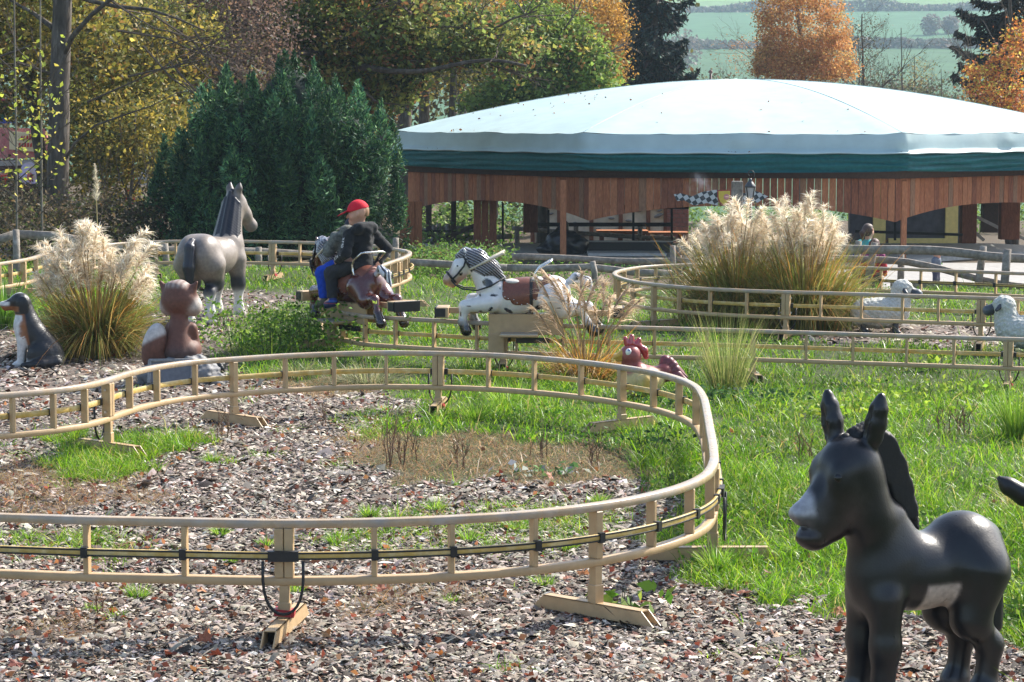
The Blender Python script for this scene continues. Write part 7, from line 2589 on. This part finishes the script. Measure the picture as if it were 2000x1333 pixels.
# a lone tall white plume by the thicket
pb_ = gnd(190, 548)
pb_ = Vector((at(190, 480, 30.2).x, 30.2, float(gz(at(190, 480, 30.2).x, 30.2))))
root = empty('pampas_grass', pb_, 'single tall white pampas plume standing before the yellow shrub', 'pampas grass')
MB().tube([pb_, at(190, 440, 30.2), at(188, 392, 30.2)], .008, 5).build('stalk', M['plume'] if False else mat('pampas_stalk', (.30, .24, .1), .7), root)
r_ = np.random.default_rng(9)
n = 260
t = r_.random(n)
P = np.array(at(188, 395, 30.2)) + np.stack([.01 * np.sin(t * 5), 0 * t, t * (395 - 322) / S(30.2)], 1)
a = r_.uniform(0, 6.28, n)
c = palette(n, [(.66, .62, .50), (.58, .52, .40)], r_, .1)
V, F, Cc = strips(P, np.stack([np.cos(a) * .55, np.sin(a) * .55, np.ones(n)], 1), .13 * (1.05 - .75 * t), .010, np.full(n, .4), c, r_, 3)
link('plume', npmesh('plume', V, F, Cc), M['plume'], root)


# ------------------------------------------------------------------ weeds, tufts, seedlings
def tuft(label, px, py, wpx, hpx, seed, n=150, cols=None, wdt=.006, name='grass_tuft', cat='grass tuft', group='grass tufts on the mulch', up=.75, bend=.7):
    b = gnd(px, py)
    s_ = S(b.y)
    r_ = np.random.default_rng(seed)
    a = r_.uniform(0, 6.28, n)
    rr = np.sqrt(r_.random(n)) * wpx * .22 / s_
    base = np.stack([b.x + np.cos(a) * rr, b.y + np.sin(a) * rr, np.full(n, b.z - .005)], 1)
    out = r_.uniform(.05, 1.0, n) * up
    d = np.stack([np.cos(a) * out, np.sin(a) * out, np.ones(n)], 1)
    c = palette(n, cols or [(.16, .30, .03), (.24, .36, .05), (.10, .22, .025), (.32, .40, .09)], r_, .15)
    V, F, Cc = strips(base, d, (hpx * 1.25 / s_ + .03) * r_.uniform(.5, 1.1, n), wdt, r_.uniform(.2, 1.0, n) * bend, c, r_, 4, np.clip(c * 1.2, 0, .9))
    o = link(name, npmesh(name, V, F, Cc), M['grass'])
    return tag(o, label, cat, group)


for i, (px, py, w_, h_, lab) in enumerate(((270, 1170, 64, 30, 'bright green grass tuft in the mulch below the nearest rail, left of the joint post'), (722, 1012, 60, 28, 'bright grass tuft just above the nearest rail right of the joint post'), (1172, 985, 56, 22, 'low grass tuft above the rail where the loop turns away'),
                                           (430, 1048, 46, 20, 'dark green tuft seen between two uprights of the nearest rail'), (1062, 1145, 70, 22, 'wide grass tuft below the rail left of the single post'), (850, 1000, 60, 24, 'grass tuft touching the rail between two tufts near the middle'), (660, 1065, 70, 26, 'grass tuft seen through the nearest rail, right beside the joint post'),
                                           (915, 1060, 60, 26, 'grass tuft behind the nearest rail below its middle'), (1010, 1040, 60, 24, 'yellowish grass tuft behind the nearest rail close to its bend'), (1110, 1075, 76, 30, 'tall grass tuft between the rail and the single post'), (450, 1100, 50, 16, 'flat grass tuft in line with the lower nearest rail'), (575, 1160, 60, 26, 'grass tuft growing against the foot of the joint post'),
                                           (180, 1196, 30, 14, 'tiny leafy tuft near the dry stalk at the lower left'), (415, 905, 40, 22, 'tuft right of the green patch round the far left post'), (520, 1070, 40, 20, 'tuft left of the joint post behind the rail'), (990, 800, 120, 60, 'tall lush grass clump inside the far side of the nearest loop'), (930, 820, 90, 46, 'lower lush clump left of the tall one inside the loop'),
                                           (1400, 1120, 90, 70, 'long grass spilling over the foot beam at the loop bend'))):
    tuft(lab, px, py, w_, h_, 500 + i, 190 if w_ > 80 else 120)
tuft('upright fountain of thin lime green stems on the lawn right of the rooster', 1420, 775, 130, 150, 540, 420, [(.20, .25, .07), (.28, .30, .10), (.14, .20, .05), (.36, .34, .14)], .0055, 'ornamental_grass', 'ornamental grass', None, .42, .25)
tuft('arching grey green sedge behind the far side of the nearest loop', 720, 752, 190, 62, 541, 520, [(.24, .25, .13), (.32, .30, .17), (.15, .18, .08), (.36, .33, .2)], .007, 'sedge', 'sedge', None, 1.3, 1.1)
tuft('second arching sedge left of the larger one', 580, 738, 120, 46, 542, 300, [(.20, .21, .10), (.28, .25, .14), (.15, .18, .07)], .007, 'sedge', 'sedge', None, 1.2, 1.0)
tuft('tall bright grass at the right picture edge below the joint post', 1985, 860, 80, 120, 543, 200, [(.18, .30, .04), (.27, .38, .06), (.12, .22, .03)], .009, 'tall_grass', 'tall grass', None, .5, .4)
tuft('straw coloured long grass hanging over the second donkey', 2010, 1000, 190, 90, 544, 160, [(.34, .30, .11), (.26, .26, .08), (.45, .34, .14)], .006, 'long_grass', 'long grass', None, 1.2, .7)
tuft('leafy grass at the left edge behind the dog statue', 8, 640, 120, 110, 545, 260, [(.12, .24, .03), (.18, .30, .05), (.08, .17, .02)], .013, 'tall_grass', 'tall grass', None, .7, .6)


def weed(label, px, py, hpx, seed, n, colr, leafc=None, nl=60, lsz=.03, name='dry_weed', cat='dry weed', group='dry brown weeds', wpx=20, depth=2, r=.0045):
    b = gnd(px, py)
    s_ = S(b.y)
    r_ = random.Random(seed)
    root = empty(name, b, label, cat, group)
    mb = MB()
    H_ = hpx / s_
    tips = []
    for q in range(n):
        o = Vector((r_.gauss(0, wpx * .3 / s_), r_.gauss(0, wpx * .3 / s_), 0))
        h_ = H_ * r_.uniform(.55, 1.0) * .62
        twigs(mb, b + o, (r_.gauss(0, .10), r_.gauss(0, .10), 1), h_, r, depth, r_, .38, .35, 4)
        tips.append((b + o, h_))
    mb.build('stems', mat('weed_stem_%d' % seed, colr, .8), root)['kind'] = 'stuff'
    if nl:
        rr_ = np.random.default_rng(seed)
        P = np.empty((nl, 3))
        for k_ in range(nl):
            o, h_ = tips[k_ % len(tips)]
            t_ = rr_.uniform(.25, 1.5)
            P[k_] = (o.x + rr_.normal(0, .05 + .02 * t_) * wpx / 20, o.y + rr_.normal(0, .05), o.z + h_ * t_)
        V, F, Cc = leaf_quads(P, lsz, palette(nl, leafc, rr_, .2), rr_, aspect=.55)
        lf_ = link('leaves', npmesh('leaves', V, F, Cc), M['leaf'], root)
        lf_['kind'] = 'stuff'
    return root


BS = (.13, .07, .04)
DL = [(.24, .16, .09), (.16, .09, .05), (.30, .24, .13)]
for i, (px, py, h_, n, w_, lab) in enumerate(((778, 912, 145, 5, 40, 'tallest dry brown weed standing in the middle of the mulch patch'), (800, 905, 80, 5, 40, 'lower dry weed right beside the tallest one'), (905, 915, 70, 4, 46, 'thin reddish dry weed on the dry grass mat'), (1050, 895, 60, 4, 36, 'dry weed at the back of the dry grass mat'),
                                              (1155, 915, 80, 4, 26, 'thin dark dry weed close to the dark green nettle'), (633, 835, 60, 2, 14, 'small black stalk in the mulch left of the middle post'), (192, 1205, 70, 2, 22, 'dry stalk at the lower left below the rail'), (440, 860, 80, 5, 40, 'dry weeds in front of the foot of the left single post'),
                                              (1575, 900, 70, 4, 30, 'brown seed head weed left of the donkey head'), (1890, 850, 80, 6, 50, 'reddish brown weeds in the lawn above the donkey back'), (1840, 850, 60, 4, 30, 'small reddish weed left of the larger reddish weeds'), (440, 640, 30, 3, 20, 'small dry stalks between the fox and the nettles'),
                                              (855, 1065, 70, 1, 10, 'single thin dark stalk crossing the nearest rail'))):
    weed(lab, px, py, h_, 600 + i, n, BS, DL, 60 if h_ > 60 else 20, .018, wpx=w_)
GL = [(.11, .22, .03), (.18, .30, .045), (.07, .15, .025), (.28, .38, .07)]
weed('leafy bright green seedling beside the single post foot', 1233, 1205, 75, 650, 3, (.05, .07, .03), GL, 22, .085, 'seedling', 'seedling', None, 34, 1)
weed('dark green nettle inside the loop near its bend', 1266, 895, 80, 651, 4, (.06, .09, .03), [(.05, .12, .03), (.09, .17, .04), (.04, .09, .03)], 130, .04, 'nettle', 'nettle', None, 46, 1)
weed('bushy green nettles with yellowish tops left of the riders', 540, 690, 130, 652, 16, (.07, .10, .03), GL, 1700, .045, 'nettles', 'nettles', None, 150, 1)
weed('green nettles spilling toward the riders from the bushy ones', 600, 680, 90, 653, 12, (.07, .10, .03), GL, 1000, .045, 'nettles', 'nettles', None, 110, 1)
weed('low dark leafy weed at the foot of the lime green fountain grass', 1420, 790, 50, 654, 8, (.05, .08, .03), [(.06, .13, .04), (.09, .17, .05), (.04, .09, .03)], 420, .045, 'leafy_weed', 'weed', None, 110, 1)
weed('yellow green goldenrod shoots behind the donkey ears', 1660, 820, 70, 655, 5, (.1, .14, .03), [(.32, .40, .06), (.24, .36, .05)], 260, .05, 'goldenrod', 'goldenrod', None, 90, 1)
weed('yellow green goldenrod shoots further right on the lawn', 1800, 790, 60, 656, 4, (.1, .14, .03), [(.30, .38, .06), (.22, .34, .05)], 180, .05, 'goldenrod', 'goldenrod', None, 80, 1)
weed('bright leafy shoot behind the rails in the lower right lawn edge', 1830, 720, 60, 657, 2, (.14, .2, .04), [(.34, .44, .07), (.26, .4, .05)], 40, .08, 'leafy_shoot', 'weed', None, 40, 1)
weed('weedy green growth by the centre fence behind the spotted horse', 1010, 560, 60, 658, 12, (.07, .10, .03), GL, 700, .06, 'leafy_weed', 'weed', None, 150, 1)
weed('low ivy like growth along the pavilion deck edge', 1060, 532, 30, 659, 14, (.05, .09, .03), [(.07, .17, .04), (.11, .22, .05), (.05, .12, .03)], 900, .07, 'leafy_weed', 'weed', None, 420, 1)
weed('weeds at the fence end right of the far bend of the track', 850, 545, 40, 660, 10, (.07, .10, .03), GL, 600, .06, 'leafy_weed', 'weed', None, 130, 1)
weed('small rosette with pale leaves at the dry grass edge', 1055, 930, 34, 661, 3, (.06, .09, .03), [(.10, .19, .06), (.07, .14, .05), (.4, .42, .38)], 46, .06, 'leafy_weed', 'weed', None, 50, 0)

# ------------------------------------------------------------------ fallen leaves
rf = np.random.default_rng(55)


def maple(seed):
    r_ = random.Random(seed)
    ang = [0, 28, 52, 80, 110, 140, 180, 220, 250, 280, 308, 332]
    rad = [1, .55, .92, .5, .8, .42, .35, .42, .8, .5, .92, .55]
    vs_ = [(0, 0, .12)]
    for a, q in zip(ang, rad):
        q *= r_.uniform(.85, 1.1)
        vs_.append((q * math.cos(R(a)), q * math.sin(R(a)), r_.uniform(-.05, .35) * q))
    k = len(ang)
    me = bpy.data.meshes.new('fallen_leaf')
    me.from_pydata(vs_, [], [(0, 1 + i, 1 + (i + 1) % k) for i in range(k)])
    return me


LM = [mat('dead_leaf_%d' % i, c, .6, .3, 3, .2, 12, trans=.2) for i, c in enumerate(((.30, .10, .05), (.42, .17, .06), (.20, .055, .035), (.46, .30, .18)))]
LMES = []
for q in range(8):
    me = maple(q)
    me.materials.append(LM[q % 4])
    LMES.append(me)
spots = [(400, 1262, 1.2), (905, 1090, 1.2), (250, 1095, 1.2), (870, 1000, .9), (1452, 1170, 1.3), (1640, 1205, 1.1), (1840, 1262, 1.0), (1280, 1000, 1.3), (1075, 940, 1.1), (680, 895, 1.0), (650, 885, .8), (1140, 1025, .8), (1108, 1140, .8), (1135, 1130, .8), (425, 1290, 1.1), (205, 1285, 1), (200, 1215, .9), (395, 1165, .9), (430, 1195, .9), (705, 1155, 1),
         (745, 1162, 1), (790, 1170, .9), (740, 1215, .9), (640, 1255, 1), (565, 1300, 1.1), (90, 1250, 1), (30, 1310, 1.1), (290, 870, .8), (320, 872, .9), (350, 905, .8), (65, 960, .9), (150, 975, .8), (250, 880, .8), (600, 790, .9), (470, 735, .8), (330, 758, .8), (480, 752, .8), (120, 690, .8), (60, 720, .8), (170, 735, .9), (30, 880, .8), (1635, 880, .9), (1500, 1130, 1), (1520, 1255, 1), (1400, 1260, 1), (1310, 1215, .9), (1350, 1290, 1), (1160, 1290, 1), (980, 1270, 1), (860, 1290, 1), (1600, 1300, 1.1), (1330, 1110, .9)]
for i, (px, py, s_) in enumerate(spots):
    p = gnd(px, py)
    o = bpy.data.objects.new('fallen_leaf', LMES[i % 8])
    COL.objects.link(o)
    o.location = (p.x, p.y, p.z + .028 if py > 700 else p.z + .03)
    q = .042 * s_
    o.scale = (q, q, q)
    o.rotation_euler = (rf.normal(0, .35), rf.normal(0, .35), rf.uniform(0, 6.28))
    hue_ = ('reddish brown', 'rusty orange', 'dark red brown', 'pale tan')[i % 4]
    on_ = 'on the lawn' if px > 1480 and py < 1180 else ('before the nearest rail' if py > 1085 else ('inside the nearest loop' if py > 800 else 'beyond the nearest loop'))
    where_ = 'near the left edge' if px < 260 else ('left of the joint post' if px < 540 else ('between joint post and single post' if px < 1165 else 'right of the single post'))
    tag(o, hue_ + ' dry leaf ' + on_ + ', ' + where_, 'fallen leaf', 'fallen autumn leaves on the ground')
# leaf litter: small ones, and those lying on the roof
x, y = sample_ground(3600, 8.5, 26, 1.2)
k = is_mulch(x, y) | (rng.random(len(x)) < .06)
x, y = x[k], y[k]
P = np.stack([x, y, gz(x, y) + .03], 1)
parts = [leaf_quads(P, .036, palette(len(x), [(.22, .075, .045), (.16, .05, .032), (.30, .14, .07), (.13, .06, .045)], rng, .25), rng, aspect=.75)]
for i in range(80):
    u = rng.uniform(.5, 1.0) if rng.random() < .75 else rng.random()
    r_ = 1.0 - abs(rng.normal(0, .012)) if rng.random() < .5 else rng.uniform(.5, 1.0)
    i8 = 0 if rng.random() < .75 else 7
    if i8 == 7:
        u = rng.random()
    if r_ > .985:
        q = pe_(i8, u, 1.016, 1.537)
    else:
        q = pe_(i8, u, r_, ZB + (ZA - ZB) * (1 - r_ ** 1.85) - .09 * math.sin(math.pi * u) * r_ * (1 - r_) * 2.2 + .012)
    parts.append(leaf_quads(np.array([tuple(q)]), .055, palette(1, [(.12, .06, .04), (.22, .10, .05)], rng, .3), rng, aspect=.75))
V, F, Cc = merge(parts)
tag(link('leaf_litter', npmesh('leaf_litter', V, F, Cc), M['leaf']), kind='stuff')
